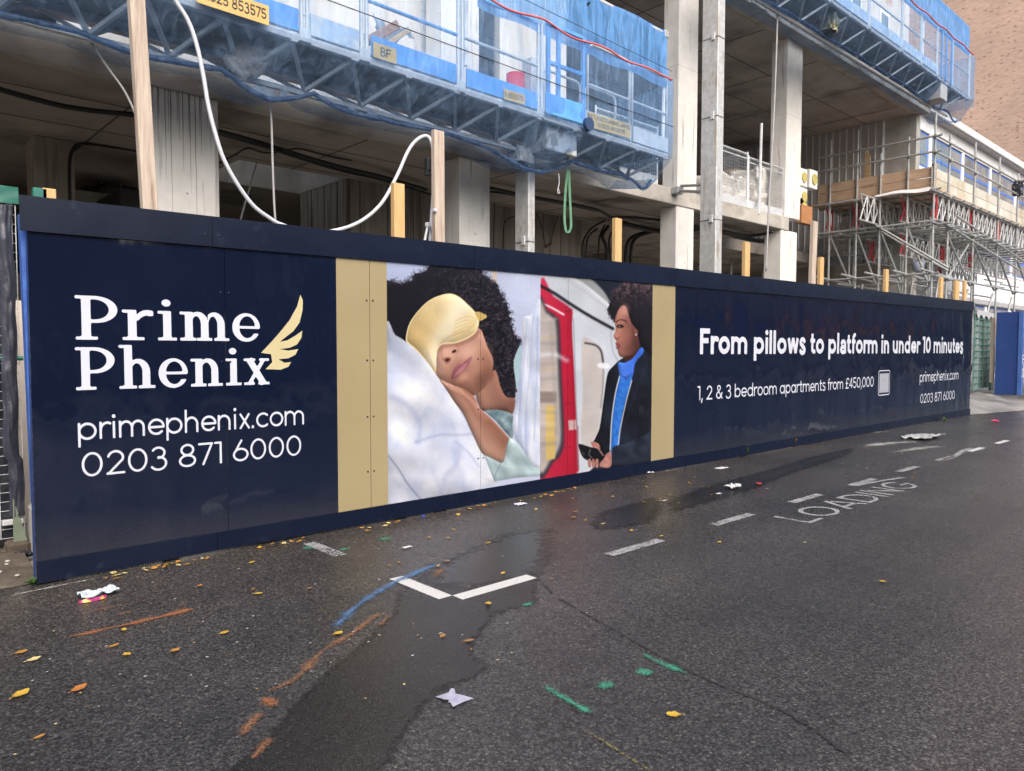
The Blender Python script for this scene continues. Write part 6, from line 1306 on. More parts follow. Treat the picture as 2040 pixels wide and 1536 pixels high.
# lattice beams running under the deck, first bay of each painted red
def lattice(y, x0, x1, z0, z1, red=.42):
    L = obj('lattice_beam', MB().tube([(x0, y, z1), (x1, y, z1)], .0245, 8), ALU, sc)
    obj('chord', MB().tube([(x0, y, z0), (x1, y, z0)], .0245, 8), ALU, L)
    n = max(3, int((x1-x0)/.42)); m1 = MB(); m2 = MB()
    for k in range(n):
        a = x0+(x1-x0)*k/n; b = x0+(x1-x0)*(k+1)/n; mm = m1 if (k == 0 and red) or (red > 1 and k in (7, 13)) else m2
        mm.tube([(a+.02, y, z0), (b-.02, y, z1)], .019, 6); mm.tube([(a+.02, y, z1), (b-.02, y, z0)], .019, 6); mm.tube([(b, y, z0), (b, y, z1)], .022, 6)
    obj('lacing', m2, ALU, L)['kind'] = 'stuff'
    if m1.v: obj('red_lacing', m1, REDP, L)['kind'] = 'stuff'
for y, x0 in ((SY+.06, SX-.02), (SY+.75, SX-.05), (SY+1.35, SX-1.1), (SY+2.0, SX-.02), (ys[1]+.12, SX-.02), (ys[0]+.10, SX-.02)): lattice(y, x0, SX+10.5, 4.80, 5.44, 0 if x0 < SX-1 else 2)
lattice(SY+1.0, SX+.6, SX+10.5, 4.02, 4.6, 2); lattice(SY+1.9, SX+.8, SX+10.5, 3.95, 4.55, 2)
# toe boards: two planks high, and the deck boards
for k, z in enumerate((5.57, 5.83)): 
    o = obj('toe_board', MB().box(SX+.032, SX+.072, SY+.08, ys[0]+.35, z, z+.245, .006), BOARD, sc); o['label'] = 'brown scaffold plank on edge'
    for x0, x1 in ((SX-.02, xr[1]+.3), (xr[1]+.32, xr[2]+.6), (xr[2]+.62, xr[-1])): obj('toe_board', MB().box(x0, x1, SY+.032, SY+.072, z-.02, z+.235, .006), BOARDG, sc)
obj('corner_plank', MB().box(SX+.028, SX+.075, SY-.03, SY+.078, 5.55, 6.15, .005), BOARD, sc)
for k in range(13): obj('deck_board', MB().box(SX-.05, xr[-1], SY-.05+k*.245, SY-.05+k*.245+.225, 5.50, 5.535, .004), BOARD, sc)
WSHEET = M('white_sheet', (.68, .66, .66), (.78, .76, .77), 4, .5)
single('plastic_sheet', MB().grid(lambda u, v: (SX-.13-.05*v, SY+.05+1.3*u, 5.56-.02*math.sin(u*8)-(.05+.06*(1-u))*v), 20, 4), WSHEET, 'white plastic sheet poking out under the brown toe boards', 'sheet', smooth=True)
BUCK = M('grey_bucket_plastic', (.22, .26, .34), (.28, .32, .40), 4, .4)
bc = atX(1829, 532, SX+1.2); single('hanging_bucket', MB().tube([(bc[0], bc[1], bc[2]-.14), (bc[0], bc[1], bc[2]-.10), (bc[0], bc[1], bc[2]+.14)], [.07, .13, .16], 14), BUCK, 'blue-grey bucket hanging under the scaffold near the beige wall', 'bucket', smooth=True)
pg = atX(1730, 310, SX+.6)
single('ply_offcut', MB().slab([(SX+.6, 3.0, 6.1), (SX+.6, 3.15, 6.1), (SX+.6, 3.15, 7.0), (SX+.6, 3.0, 6.75)], (.02, 0, 0)), PLYB, 'small upright plywood offcut on the scaffold deck', 'plywood')
bin_ = atY(2030, 370, SY-.1); single('black_bag', lumpy(bin_[0]-.10, bin_[0]+.10, SY-.16, SY+.02, bin_[2]-.30, bin_[2]+.12, 51, .04), BLACKP, 'black plastic tied round a scaffold standard at the right edge', 'plastic bag', smooth=True)
# back props in the dark bay
for k in range(4): single('steel_prop', MB().tube([(17.2+k*.9, 6.0, 0), (17.2+k*.9, 6.0, S1B)], .035, 8), TUBE, ('nearest', 'second', 'third', 'farthest')[k]+' thin steel prop in the dark bay behind the scaffold', 'prop', 'props in the dark bay')

# ------------------------------------------------------------------ white building with blue windows
WY = 4.0
wb = thing('white_building', 'long white clad building with blue-framed windows behind the scaffold', 'building', (28, WY, 0))
zr = float((atY(1839, 221, WY)[2]+atY(2040, 332, WY)[2])/2); X0, X1 = 22.32, 52.0
def wp_(n, mb, m): return obj(n, mb, m, wb)
z_f = float(atY(1950, 296, WY)[2]); z_c1 = float(atY(1947, 318, WY)[2]); z_w1 = float(atY(1920, 352, WY)[2])-.35
z_s2 = float(atY(1968, 539, WY)[2]); z_w2 = z_s2+1.75; z_c2 = float(atY(1927, 593, WY)[2])
wp_('wall', MB().box(X0, X1, WY+.06, WY+8, 0, zr-.05), WHITEC)
wp_('roof_fascia', MB().box(X0-.05, X1, WY-.35, WY-.28, zr-.26, zr, .02), WHITEF); wp_('soffit_board', MB().box(X0-.05, X1, WY-.279, WY+.059, zr-.27, zr-.22), M('grey_soffit_board', (.30, .30, .31), (.38, .38, .39), 3, .7)); wp_('roof', MB().box(X0-.05, X1, WY-.279, WY+8, zr-.219, zr-.02), M('grey_roof_felt', (.2, .2, .2), (.28, .28, .28), 3, .9))
for k in range(9): wp_('fascia_joint', MB().box(X0+2+k*3.1, X0+2.02+k*3.1, WY-.353, WY-.349, zr-.25, zr-.01), M('fascia_gap', (.3, .3, .3), None, 3, .8))
def corr(z0, z1, y=WY):
    mb = MB(); n = int((X1-X0)/.14); xs = []
    for k in range(n):
        x = X0+k*.14; xs += [(x, y), (x+.06, y), (x+.075, y+.035), (x+.125, y+.035)]
    m = len(xs); mb.v = [(x, yy, z0) for x, yy in xs]+[(x, yy, z1) for x, yy in xs]; mb.f = [(i, i+1, m+i+1, m+i) for i in range(m-1)]
    o = wp_('cladding', mb, WHITEC); return o
corr(z_c1, zr-.27); corr(z_c2, z_s2-.05)
wp_('sill_band', MB().box(X0, X1, WY-.03, WY+.05, z_s2-.08, z_s2, .005), WHITEF); wp_('head_band', MB().box(X0, X1, WY-.03, WY+.05, z_c1-.06, z_c1, .005), WHITEF)
wp_('spandrel', MB().box(X0, X1, WY, WY+.055, z_w2, z_w1), WHITEC); wp_('gutter', MB().box(X0, X1, WY-.12, WY-.002, z_c2-.22, z_c2-.002, .02), M('grey_gutter', (.28, .29, .31), (.36, .37, .39), 3, .6)); wp_('plinth_wall', MB().box(X0, X1, WY+.001, WY+.055, 0, .9), CONC)
def windows(z0, z1, edges):
    for a, b in zip(edges[:-1], edges[1:]):
        w = wp_('window', MB().box(a+.12, b-.12, WY+.03, WY+.058, z0, z1), BLUEW); h = z1-z0
        nn = 3
        for k in range(nn):
            xa_ = a+.18+(b-a-.36)*k/nn; xb_ = a+.18+(b-a-.36)*(k+1)/nn-.06
            if k != 1: obj('pane', MB().box(xa_, xb_, WY+.022, WY+.028, z0+.08, z0+h*.34), GLASS, w); obj('pane', MB().box(xa_, xb_, WY+.022, WY+.028, z0+h*.42, z1-.08), GLASS, w)
            else: obj('pane', MB().box(xa_, xb_, WY+.022, WY+.028, z0+.08, z1-.08), GLASS, w)
            obj('opening_frame', MB().box(xa_, xb_, WY+.012, WY+.03, z0+h*.34, z0+h*.42), BLUEW, w)
        wp_('pier', MB().box(b-.118, b+.118, WY-.02, WY+.05, z0, z1, .005), WHITEF)
e1 = [X0+.1]+[float(atY(px, py, WY)[0]) for px, py in ((1853, 300), (1918, 325), (1973, 350), (2023, 375))]; step = e1[-1]-e1[-2]; e1 += [e1[-1]+step*k for k in (1, 2, 3)]
windows(z_w1, z_c1-.06, e1)
e2 = [float(atY(px, py, WY)[0]) for px, py in ((1911, 520), (1966, 530), (2014, 540))]; d2 = e2[1]-e2[0]; e2 = [e2[0]-2*d2, e2[0]-d2]+e2; e2 += [e2[-1]+d2, e2[-1]+2*d2]; e2 = [e for e in e2 if e > X0]
windows(z_s2, z_w2, e2); windows(.95, z_c2-.25, e2)
# ------------------------------------------------------------------ brick tower block far behind
bt = thing('brick_tower', 'plain buff brick tower wall filling the top right corner', 'building', (46, 10, 0))
obj('wall', MB().box(46, 60, -1.0, 14, 0, 34), BRICK, bt); obj('parapet', MB().box(45.9, 60.1, -1.1, 14.1, 34.002, 34.6), CONC, bt)

# ------------------------------------------------------------------ gate, blue panels and second hoarding at the right edge
g0 = atZ(1938, 786, .3); g1_ = atZ(1972, 778, .3); gt = float(atY(1940, 618, g0[1])[2])-.3
gp = thing('mesh_gate', 'green mesh gate lined with dusty green sheet just past the hoarding end', 'gate', tuple(g0))
dx = Vector(g1_-g0); gl = dx.length; dx.normalize()
obj('sheet', MB().grid(lambda u, v: tuple(Vector(g0)+dx*(gl*u)+Vector((0, .03+.03*math.sin(u*19), .12+(gt-.2)*v))), 20, 12), M('dusty_green_sheet', (.09, .14, .14), (.17, .22, .22), 4, .7, stain=(.25, .29, .29), sscale=3, sstretch=(3, 3, .6), slo=.5, shi=.7), gp, True)
mb = MB()
for k in range(13): z = .12+(gt-.15)*k/12; mb.tube([tuple(Vector(g0)+Vector((0, 0, z))), tuple(Vector(g0)+dx*gl+Vector((0, 0, z)))], .012, 5)
for k in range(5): a = Vector(g0)+dx*(gl*k/4); mb.tube([tuple(a+Vector((0, 0, .1))), tuple(a+Vector((0, 0, gt)))], .014, 5)
obj('wire_mesh', mb, M('green_wire', (.05, .16, .13), (.09, .22, .18), 4, .5), gp); obj('frame_post', MB().tube([tuple(Vector(g0)+dx*gl), tuple(Vector(g0)+dx*gl+Vector((0, 0, gt+.05)))], .04, 8), MATS['green_wire'], gp)
obj('sheet_fold', MB().grid(lambda u, v: tuple(Vector(g0)+dx*(gl*u)+Vector((0, -.05, gt+.02-.16*v-.05*math.sin(u*21)*v))), 24, 4), M('grey_fold', (.35, .38, .40), (.48, .5, .52), 6, .6), gp, True)
b0_ = atZ(1981, 787, .25); b1_ = atZ(2026, 789, .25); bh = float(atX(1985, 624, b0_[0])[2])-.25
bpn = thing('blue_panel', 'plain blue painted ply panel standing right of the green gate', 'panel', tuple(b0_))
dd = Vector(b1_-b0_); dd.z = 0; dl = dd.length; dd.normalize(); nn_ = Vector((dd.y, -dd.x, 0))
BPM = M('flat_blue_ply', (.020, .055, .22), (.028, .072, .27), 2, .6)
obj('sheet', MB().obox(Vector(b0_)+dd*dl/2+Vector((0, 0, bh/2+.02)), dd, nn_, (0, 0, 1), (dl/2, .02, bh/2), .004), BPM, bpn); obj('edge_batten', MB().obox(Vector(b0_)+dd*(dl+.06)+Vector((0, 0, bh/2+.02)), dd, nn_, (0, 0, 1), (.055, .05, bh/2), .004), M('light_blue_batten', (.06, .14, .42), (.09, .19, .5), 3, .6), bpn)
obj('timber_stop', MB().obox(Vector(b0_)-dd*.12+nn_*-.1+Vector((0, 0, bh*.55)), dd, nn_, (0, 0, 1), (.05, .04, bh*.40), .004), WOODO, bpn)
h0 = Vector(b1_)+dd*.25; h2 = thing('second_hoarding', 'edge of another glossy navy hoarding at the right border', 'hoarding', tuple(h0))
obj('panel', MB().box(h0.x-.02, h0.x+8, h0.y-.25, h0.y-.22, .05, bh+.3), NAVY, h2); obj('panel', MB().box(h0.x-.03, h0.x+8, h0.y-.27, h0.y-.252, bh+.1, bh+.31), NAVYT, h2)
lx = atY(2036.5, 724, h0.y-.252); obj('lettering', text_to('P', .1, (lx[0], h0.y-.254, lx[2]), (1, 0, 0), (0, 0, 1), .22, .22), WHITEV, h2); obj('lettering', text_to('D', .1, (lx[0], h0.y-.254, lx[2]-.35), (1, 0, 0), (0, 0, 1), .22, .22), WHITEV, h2)

# ------------------------------------------------------------------ fence at the left edge
fy = .95
fl = thing('mesh_fence', 'wire mesh fence panel hung with black polythene at the left edge', 'fence', (-.6, fy, 0))
fx1 = float(atY(45, 700, fy)[0]); ft = float(atY(20, 372, fy)[2]); fb = .12
obj('wire_mesh', mesh_panel(MB(), (fx1-2.2, fy, fb), (1, 0, 0), (0, 0, 1), 2.18, ft-fb, .14, .065, .003), GALV, fl)
obj('polythene', MB().grid(lambda u, v: (fx1-2.2+2.12*u, fy+.045+.03*vn(u*8, v*10)+.015*vn(u*25, v*20), fb-.05+(ft-fb+.05)*v), 60, 60), BLACKP, fl, True)
obj('polythene_flap', MB().grid(lambda u, v: (fx1-.135+.095*u+.02*vn(v*6, 3)+.02*(v < .2), fy-.03-.03*math.sin(u*3)+.02*vn(u*5, v*14), .28+(ft-.42)*v), 10, 60), M('grey_black_polythene', (.022, .025, .040), (.045, .05, .072), 6, .35, bump=.5, bscale=10), fl, True)
obj('post', MB().tube([(fx1-.05, fy+.04, 0), (fx1-.05, fy+.04, ft)], .018, 8), GALV, fl); obj('top_band', MB().grid(lambda u, v: (fx1-2.2+2.2*u, fy-.02+.02*vn(u*20, v*3), ft-.12+.12*v+.012*vn(u*30, 2)), 50, 4), GREENP, fl, True); obj('mid_rail', MB().tube([(fx1-2.2, fy-.01, 1.42), (fx1, fy-.01, 1.42)], .018, 6), GREENP, fl)
obj('foot_block', MB().box(fx1-.14, fx1+.0, fy-.10, fy+.12, 0, .10, .02), EARTH, fl); obj('clamp', MB().box(fx1-.16, fx1-.03, fy-.04, fy, .22, .26, .005), GALV, fl)
obj('green_board', MB().slab([(fx1-.10, fy-.06, .10), (fx1-.01, fy-.06, .08), (fx1-.095, fy-.06, .42)], (0, .01, 0)), M('pale_green_board', (.13, .17, .12), (.20, .24, .18), 6, .7), fl)
stm = None
for k in range(36):
    x = -1.2+1.3*random.random(); y = .1+1.6*random.random(); r = .008+.014*random.random()
    if x > 0: continue
    mb = MB(); mb.grid(lambda u, v: (x+r*math.cos(6.283*u)*math.sin(3.1416*v), y+r*.8*math.sin(6.283*u)*math.sin(3.1416*v), .03+.025*vn(x*2, y*2)+r*.6*math.cos(3.1416*v)), 6, 4)
    single('pebble', mb, CONC, 'small pale pebble on the bare earth left of the hoarding', 'pebble', 'pebbles on the bare earth')
rag = atZ(45, 1103, .04); single('dark_rag', MB().grid(lambda u, v: (rag[0]+(u-.5)*.09, rag[1]+(v-.5)*.10, .05+.04*vn(u*3, v*3, 2)), 8, 8), BLACKP, 'small dark rag on the bare earth by the hoarding end', 'rag', smooth=True)
# ------------------------------------------------------------------ fallen leaves, litter, weeds
LEAFM = {}
def leafmat(n, a, b): LEAFM[n] = M('leaf_'+n, a, b, 30, .45, objco=True, bump=.2, bscale=60)
leafmat('yellow', (.42, .26, .025), (.56, .37, .05)); leafmat('orange', (.32, .15, .03), (.43, .22, .05)); leafmat('brown', (.24, .115, .035), (.34, .18, .06)); leafmat('pale', (.50, .40, .17), (.62, .52, .26)); leafmat('rust', (.34, .12, .025), (.44, .17, .04))
def leaf_mesh(i):
    rr = random.Random(i); nl, nw = 8, 4; L = .5; curl = .10+.32*rr.random(); mb = MB()
    asp = .44+.30*rr.random(); tw = rr.uniform(-.3, .3)
    def fn(u, v):
        t = u*2-1; w = asp*math.sin(math.pi*min(1, max(0, u*.97+.015)))**.75*(1+.15*math.sin(u*14+i)); s = (v*2-1)
        y = s*w*L; x = t*L; z = .05*curl+curl*.22*(t*t)+.25*abs(s)*w*curl+tw*.12*t*s
        return (x, y, z)
    mb.grid(fn, nl, nw)
    mb.tube([(-L, 0, .05*curl+curl*.22), (-L-.22, .03, .01+curl*.2)], .018, 4)
    me = bpy.data.meshes.new('fallen_leaf'); me.from_pydata(mb.v, [], mb.f); me.polygons.foreach_set('use_smooth', [True]*len(me.polygons)); return me
LM = {}
def leaf(px, py, col, size, rot, lab, grp=None, tilt=0.0):
    k = (random.randrange(7), col)
    if k not in LM: m_ = leaf_mesh(k[0]); m_.materials.append(LEAFM[col]); LM[k] = m_
    p = atZ(px, py, .006); o = bpy.data.objects.new('fallen_leaf', LM[k]); COL.objects.link(o); o.location = p; o.scale = (size, size, size); o.rotation_euler = (tilt, random.uniform(-.1, .1), R(rot))
    tag(o, lab, 'leaf', grp); return o
G = 'fallen leaves on the road'
big = [(1343, 1425, 'yellow', .085, 130, 'largest yellow leaf alone near the bottom right of centre'), (973, 1203, 'yellow', .075, 60, 'yellow leaf on the wet patch right of the white corner mark'), (674, 1262, 'yellow', .085, 20, 'long yellow leaf lying on the orange spray line'),
 (934, 1276, 'brown', .085, -10, 'brown leaf at the right edge of the dark trench patch'), (882, 1267, 'brown', .06, 30, 'small brown leaf in the middle of the dark trench patch'), (253, 1304, 'yellow', .07, 100, 'broad yellow leaf below the orange spray line'),
 (349, 1296, 'orange', .075, 30, 'orange leaf right of the broad yellow leaf'), (227, 1286, 'orange', .08, 15, 'curled orange leaf just below the end of the orange spray line'), (247, 1254, 'yellow', .06, 80, 'yellow leaf touching the orange spray line'), (447, 1260, 'yellow', .075, 20, 'slender yellow leaf alone right of the orange spray line'),
 (68, 1314, 'pale', .085, 10, 'pale yellow leaf near the left border'), (41, 1299, 'orange', .08, 5, 'orange-brown leaf at the left border'), (42, 1383, 'yellow', .11, 35, 'long dull yellow leaf at the lower left border'), (158, 1372, 'rust', .10, 25, 'rust orange leaf right of the long dull yellow leaf'),
 (79, 1467, 'orange', .06, 10, 'lone orange leaf near the bottom left corner'), (515, 1183, 'yellow', .075, -5, 'yellow leaf beside a brown one below the bay line'), (504, 1173, 'brown', .05, 40, 'small brown leaf beside the yellow one below the bay line'), (398, 1167, 'brown', .06, 30, 'small round brown leaf below the kick board left of the bay line'),
 (502, 1120, 'yellow', .07, 10, 'yellow leaf on the road below the phone number'), (617, 1172, 'brown', .05, 0, 'little brown leaf left of the blue spray mark'), (973, 1081, 'yellow', .07, -5, 'yellow leaf under the sleeping photograph'), (1002, 1142, 'yellow', .055, 15, 'yellow leaf above the long arm of the corner mark'),
 (776, 1126, 'orange', .05, 10, 'orange leaf above the corner mark, left of a pair'), (795, 1120, 'orange', .05, 40, 'orange leaf above the corner mark, right of a pair'), (855, 1071, 'brown', .06, 35, 'brown leaf right of the green spray dots'), (893, 1072, 'yellow', .05, 5, 'yellow leaf right of the brown one near the green dots'),
 (905, 1055, 'yellow', .05, 80, 'upright yellow leaf under the sleeping photograph'), (891, 1118, 'orange', .06, 5, 'orange leaf at the end of the faint blue spray'), (873, 1127, 'yellow', .05, 25, 'yellow leaf beside the short orange spray mark'), (1100, 1153, 'brown', .045, 0, 'small brown leaf right of the white corner mark'),
 (1433, 1080, 'yellow', .06, 0, 'yellow leaf between the dashes and the seam line'), (1603, 1081, 'pale', .05, 30, 'pale leaf below the LOADING lettering'), (1758, 1159, 'yellow', .075, -5, 'lone yellow leaf on the open road at the right'), (1258, 1057, 'yellow', .055, 30, 'curved yellow leaf above the first dash'), (1318, 1068, 'yellow', .05, -10, 'small yellow leaf above the end of the first dash'),
 (1146, 1020, 'orange', .07, 0, 'upper orange leaf on the red reflection'), (1143, 1031, 'orange', .075, 0, 'lower orange leaf on the red reflection'), (1166, 1036, 'yellow', .06, 10, 'yellow leaf just right of the red reflection'), (1202, 1043, 'pale', .07, -5, 'pale slender leaf on the short dark patch'), (1221, 989, 'yellow', .065, 0, 'round yellow leaf above the short dark patch'),
 (1085, 1010, 'orange', .05, 0, 'small orange leaf by the hoarding foot below the train photograph'), (1068, 1014, 'pale', .05, 60, 'small pale leaf by the hoarding foot below the train photograph'), (1335, 986, 'yellow', .06, 0, 'yellow leaf in the cluster between the dark patches, topmost'), (1316, 993, 'yellow', .05, 0, 'yellow leaf in the cluster between the dark patches, left'), (1328, 996, 'yellow', .04, 20, 'tiny yellow leaf in the cluster between the dark patches'), (1376, 964, 'orange', .06, 0, 'orange leaf pair beside the long dark strip'),
 (1352, 1002, 'pale', .04, 0, 'pale leaf right of the cluster between the dark patches'), (1725, 891, 'yellow', .07, 0, 'bright yellow leaf far along the hoarding foot'), (1678, 924, 'yellow', .06, 10, 'yellow leaf at the far end of the long dark strip'), (1708, 928, 'orange', .06, 0, 'orange leaf just right of the far end of the long dark strip')]
for x, y, c, s, r, l in big: leaf(x, y, c, s*.72, r, l, G)
random.seed(21)
def drift(px0, py0, px1, py1, n, lab, grp, spread=6, size=(.03, .055)):
    for k in range(n):
        t = random.random(); x = px0+(px1-px0)*t+random.gauss(0, 3); y = py0+(py1-py0)*t+abs(random.gauss(0, spread))
        leaf(x, y, random.choice(('yellow', 'orange', 'brown', 'pale', 'orange')), random.uniform(*size), random.uniform(0, 360), lab, grp, random.uniform(-.5, .5))
drift(200, 1146, 420, 1108, 22, 'small autumn leaf in the drift along the kick board below the logo', 'leaf drift below the logo', 4)
drift(480, 1098, 620, 1068, 14, 'small autumn leaf in the drift along the kick board left of the gold band', 'leaf drift left of the gold band', 5)
drift(720, 1052, 800, 1036, 12, 'small autumn leaf in the drift at the foot of the gold band', 'leaf drift under the gold band', 4)
drift(900, 1018, 1000, 998, 9, 'small autumn leaf in the drift below the sleeping photograph', 'leaf drift below the sleeper', 4)
drift(1030, 996, 1180, 965, 10, 'small autumn leaf in the drift below the train photograph', 'leaf drift below the train', 4)
drift(1290, 940, 1400, 915, 10, 'small autumn leaf in the drift below the second gold band', 'leaf drift below the second gold band', 3)
drift(1560, 890, 1600, 884, 10, 'small orange leaf gathered round the far weed', 'leaves round the far weed', 2, (.05, .09))
for k in range(55):
    x = random.uniform(1050, 1930); y = 950-(x-1050)*.085+random.uniform(5, 75)
    leaf(x, y, random.choice(('yellow', 'pale', 'brown', 'orange')), random.uniform(.022, .04), random.uniform(0, 360), 'tiny leaf scattered on the road along the right part of the hoarding', 'tiny scattered leaves')
for k in range(30):
    x = random.uniform(20, 1150); y = 1250-(x)*.16+random.uniform(20, 260)
    leaf(x, y, random.choice(('pale', 'brown', 'pale', 'orange')), random.uniform(.008, .016), random.uniform(0, 360), 'tiny leaf fragment scattered on the near road', 'tiny leaf fragments')
# litter
def crumple(name, px, rx, ry, h, mat, lab, cat, seed, rot=0, pts=None, n=18, prof=None):
    c = atZ(*px, .004); ca, sa = math.cos(R(rot)), math.sin(R(rot))
    def fn(u, v):
        a = (u-.5)*2*rx; b = (v-.5)*2*ry; e = 1
        if prof: b *= prof(u)
        z = h*(.35+.65*abs(vn(u*2.6+seed, v*2.6, seed)))+h*.45*vn(u*7, v*7, seed)+.004
        a += .1*rx*vn(v*4, seed); b += .1*ry*vn(u*4, seed, 4)
        return (c[0]+a*ca-b*sa, c[1]+a*sa+b*ca, max(.003, z))
    return single(name, MB().grid(fn, n, n), mat, lab, cat, None, True)
FOILP = M('printed_foil_wrapper', (.42, .48, .52), (.56, .62, .66), 18, .22, objco=False, bump=.7, bscale=30, stain=(.42, .50, .48), sscale=26, slo=.58, shi=.64)
w1 = crumple('snack_wrapper', (196, 1186), .105, .058, .05, FOILP, 'crumpled white and pink snack wrapper near the left end of the hoarding', 'wrapper', 3.3, 4, prof=lambda u: .72+.45*abs(u-.5)*2*(.6+.4*(u > .5)))
pk = atZ(178, 1196, .004); obj('pink_underside', MB().grid(lambda u, v: (pk[0]-.06+.15*u, pk[1]-.012-.018*v*math.sin(u*3.1), .003+.028*(1-v)*(.6+.4*vn(u*5, 2))), 14, 5), M('magenta_foil', (.26, .02, .10), (.36, .035, .15), 20, .25, stain=(.6, .36, .03), sscale=18, slo=.6, shi=.64), w1, True)
tc = atZ(905, 1391, .006)
tor = [(868, 1388), (893, 1380), (899, 1372), (906, 1373), (907, 1382), (920, 1385), (943, 1391), (925, 1398), (902, 1408), (898, 1401), (893, 1399), (895, 1394), (884, 1394)]
TISS = M('wet_tissue', (.30, .295, .39), (.42, .41, .52), 25, .6, stain=(.2, .2, .22), sscale=40, slo=.62, shi=.66)
tm = MB().slab([tuple(atZ(x, y, .005)+np.array([0, 0, .004*vn(x*.1, y*.1)])) for x, y in tor], (0, 0, .0015)); single('torn_tissue', tm, TISS, 'torn lilac-white tissue flat on the road at bottom centre', 'tissue')
WT = M('white_tissue', (.44, .44, .45), (.58, .58, .58), 20, .7)
crumple('tissue_ball', (1460, 973), .085, .06, .06, WT, 'crumpled white tissue on the long dark strip', 'tissue', 7.1); crumple('white_paper', (1437, 933), .10, .05, .012, WT, 'flat white paper scrap near the second gold band', 'paper', 2.1)
crumple('red_wrapper', (1512, 966), .022, .025, .035, M('red_foil', (.45, .02, .04), (.55, .05, .07), 9, .35), 'small red wrapper beside the crumpled tissue', 'wrapper', 5.2); crumple('red_wrapper', (1982, 843), .055, .055, .09, M('pink_red_foil', (.70, .06, .16), (.8, .1, .2), 9, .4), 'bright pinkish red wrapper at the far right of the road', 'wrapper', 6.2)
crumple('plastic_bag', (1838, 872), .42, .22, .07, M('flattened_white_plastic', (.30, .31, .31), (.44, .45, .45), 9, .4), 'flattened white plastic bag on the road before the phone number', 'plastic bag', 8.2)
crumple('paper_scrap', (1037, 1005), .055, .035, .015, M('lilac_paper', (.46, .46, .62), (.6, .6, .75), 9, .6), 'small lilac paper scrap by the hoarding foot under the photographs', 'paper', 1.2); crumple('paper_scrap', (811, 1091), .035, .02, .012, WT, 'small white paper scrap right of the green spray dots', 'paper', 1.9); crumple('paper_scrap', (1324, 998), .02, .015, .01, WT, 'speck of white paper in the leaf cluster', 'paper', 2.9)
crumple('paper_scrap', (1432, 984), .035, .02, .012, WT, 'white paper scrap just below the crumpled tissue', 'paper', 3.9); crumple('paper_scrap', (1295, 943), .05, .03, .03, WT, 'white scrap at the hoarding foot below the second gold band', 'paper', 4.9)
BCAP = M('blue_cap', (.04, .08, .42), None, 3, .4); c = atZ(843, 1029, .004); single('bottle_cap', MB().tube([(c[0], c[1], .002), (c[0], c[1], .014)], .016, 12), BCAP, 'blue bottle cap at the hoarding foot below the sleeping photograph', 'bottle cap'); c = atZ(1256, 947, .004); single('bottle_cap', MB().tube([(c[0], c[1], .002), (c[0], c[1], .03)], .025, 12), BCAP, 'blue bottle cap at the hoarding foot below the second gold band', 'bottle cap')
for k in range(46):
    x = random.uniform(10, 1250); y = 1210-x*.17+random.uniform(0, 250); c = atZ(x, y, .003); r = random.uniform(.003, .006)
    single('paper_fleck', MB().poly([(c[0]+r*math.cos(a)*1.4, c[1]+r*math.sin(a), .0065) for a in (0, 1.3, 2.4, 3.6, 5.0)]), WT, 'tiny white fleck on the near road', 'fleck', 'white flecks on the road')
# weeds at the foot of the boards
WEED = M('weed_green', (.035, .09, .015), (.08, .17, .03), 12, .6); WEED2 = M('dry_weed', (.22, .11, .03), (.34, .17, .04), 12, .7)
def weed(px, py, h, n, mat, lab, seed, sp=.07):
    rr = random.Random(seed); p = atZ(px, py, 0); t = thing('weed', lab, 'plant', (float(p[0]), float(p[1]), 0))
    for k in range(n):
        a = rr.uniform(0, 6.28); l = h*rr.uniform(.5, 1); d = Vector((math.cos(a)*sp*rr.random(), math.sin(a)*sp*.6*rr.random(), 0)); b = Vector((float(p[0]), float(p[1])-.03, 0)); tip = b+d*1.8+Vector((0, 0, l)); mid = b+d+Vector((0, 0, l*.65)); w = rr.uniform(.006, .012)
        s = Vector((-math.sin(a), math.cos(a), 0))*w
        mb = MB().add([b-s*.4, b+s*.4, mid+s, mid-s, tip], [(0, 1, 2, 3), (3, 2, 4)])
        for q in range(5):
            c_ = b+(tip-b)*rr.uniform(.3, 1); a2 = rr.uniform(0, 6.28); e = Vector((math.cos(a2), math.sin(a2), .4))*rr.uniform(.015, .035); f = Vector((-math.sin(a2), math.cos(a2), 0))*rr.uniform(.006, .012); mb.add([c_, c_+e*.5+f, c_+e, c_+e*.5-f], [(0, 1, 2, 3)])
        obj('leafy_stem', mb, mat, t)
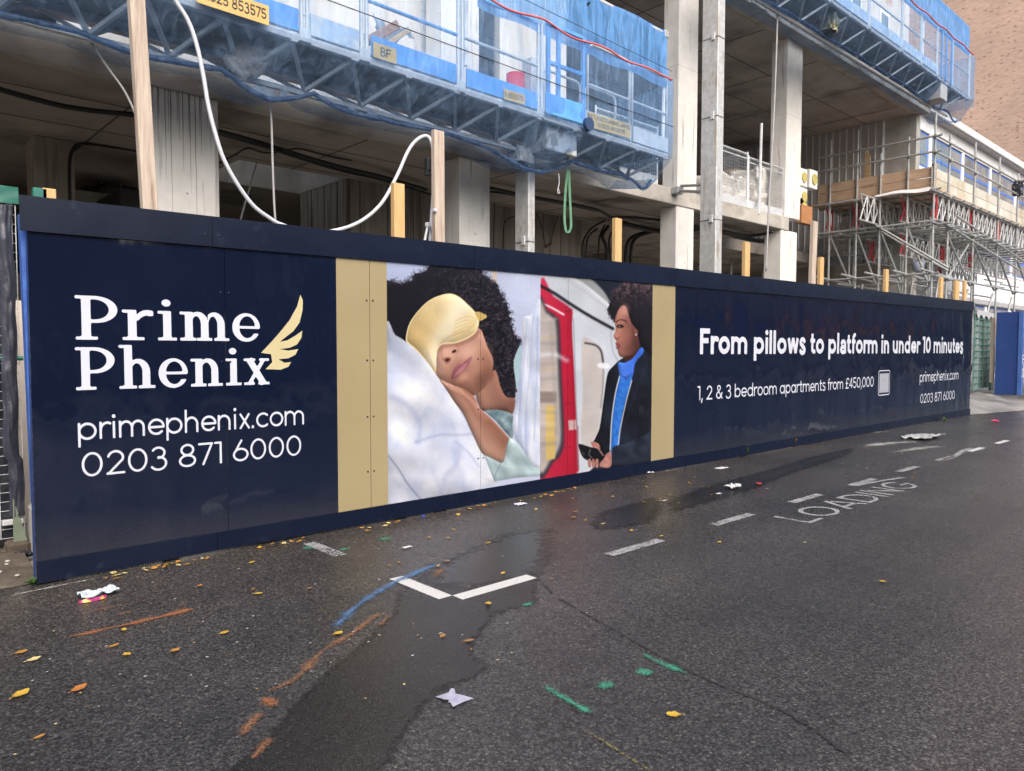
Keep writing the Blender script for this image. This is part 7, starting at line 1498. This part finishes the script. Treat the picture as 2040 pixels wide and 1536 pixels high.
weed(1482, 907, .16, 16, WEED, 'green weed at the hoarding foot right of the second gold band', 3, .09); weed(1580, 889, .14, 14, WEED2, 'orange-brown weed farther along the hoarding foot', 5, .09); weed(1878, 838, .10, 10, WEED, 'little green weed at the far hoarding foot', 7, .1); weed(64, 1164, .05, 14, WEED, 'green weed at the left corner of the hoarding', 9, .03)
# ------------------------------------------------------------------ the street behind the camera (seen only as reflections; low terrace added to hide sky in them)
def terrace(x0, x1, h, mat, lab, band=None, y=-19.0):
    t = thing('street_building', lab, 'building', (x0, y, 0), 'buildings across the street')
    obj('wall', MB().box(x0, x1, y-8, y, 0, h), mat, t)
    n = int((x1-x0)/2.4)
    for fl in range(int(h//3)):
        if fl == 0 and band is not None: continue
        for k in range(n):
            x = x0+1.0+k*2.4; wn = obj('window', MB().box(x, x+1.1, y-.02, y+.03, .9+fl*3, 2.5+fl*3), WHITEF, t); obj('pane', MB().box(x+.07, x+1.03, y+.031, y+.036, .97+fl*3, 2.43+fl*3), GLASS, wn)
    if band is not None: obj('shop_fascia', MB().box(x0+.3, x1-.3, y+.002, y+.25, 2.7, 3.4, .02), band, t); obj('shop_window', MB().box(x0+.5, x1-.5, y+.002, y+.06, .4, 2.6), GLASS, t)
BR2 = M('dark_red_brick', (.12, .055, .04), (.19, .09, .065), 3, .9); BR3 = M('brown_brick', (.14, .095, .065), (.22, .15, .10), 3, .9); REND = M('dark_render', (.10, .105, .11), (.15, .155, .16), 2, .9)
terrace(-30, -8, 6.4, BR2, 'dark red brick terrace across the street, behind the camera'); terrace(-8, 9, 5.2, BR3, 'low brown brick terrace across the street, opposite the logo'); terrace(9, 26, 6.2, REND, 'dark rendered block across the street, opposite the headline'); terrace(26, 44, 7, BR3, 'brown brick shops across the street with a blue fascia', M('blue_fascia', (.03, .08, .3), None, 3, .5)); terrace(44, 66, 7, BR2, 'red brick shops across the street with an orange fascia', M('orange_fascia', (.55, .22, .04), None, 3, .5)); terrace(66, 110, 8, REND, 'last dark block far along the street')
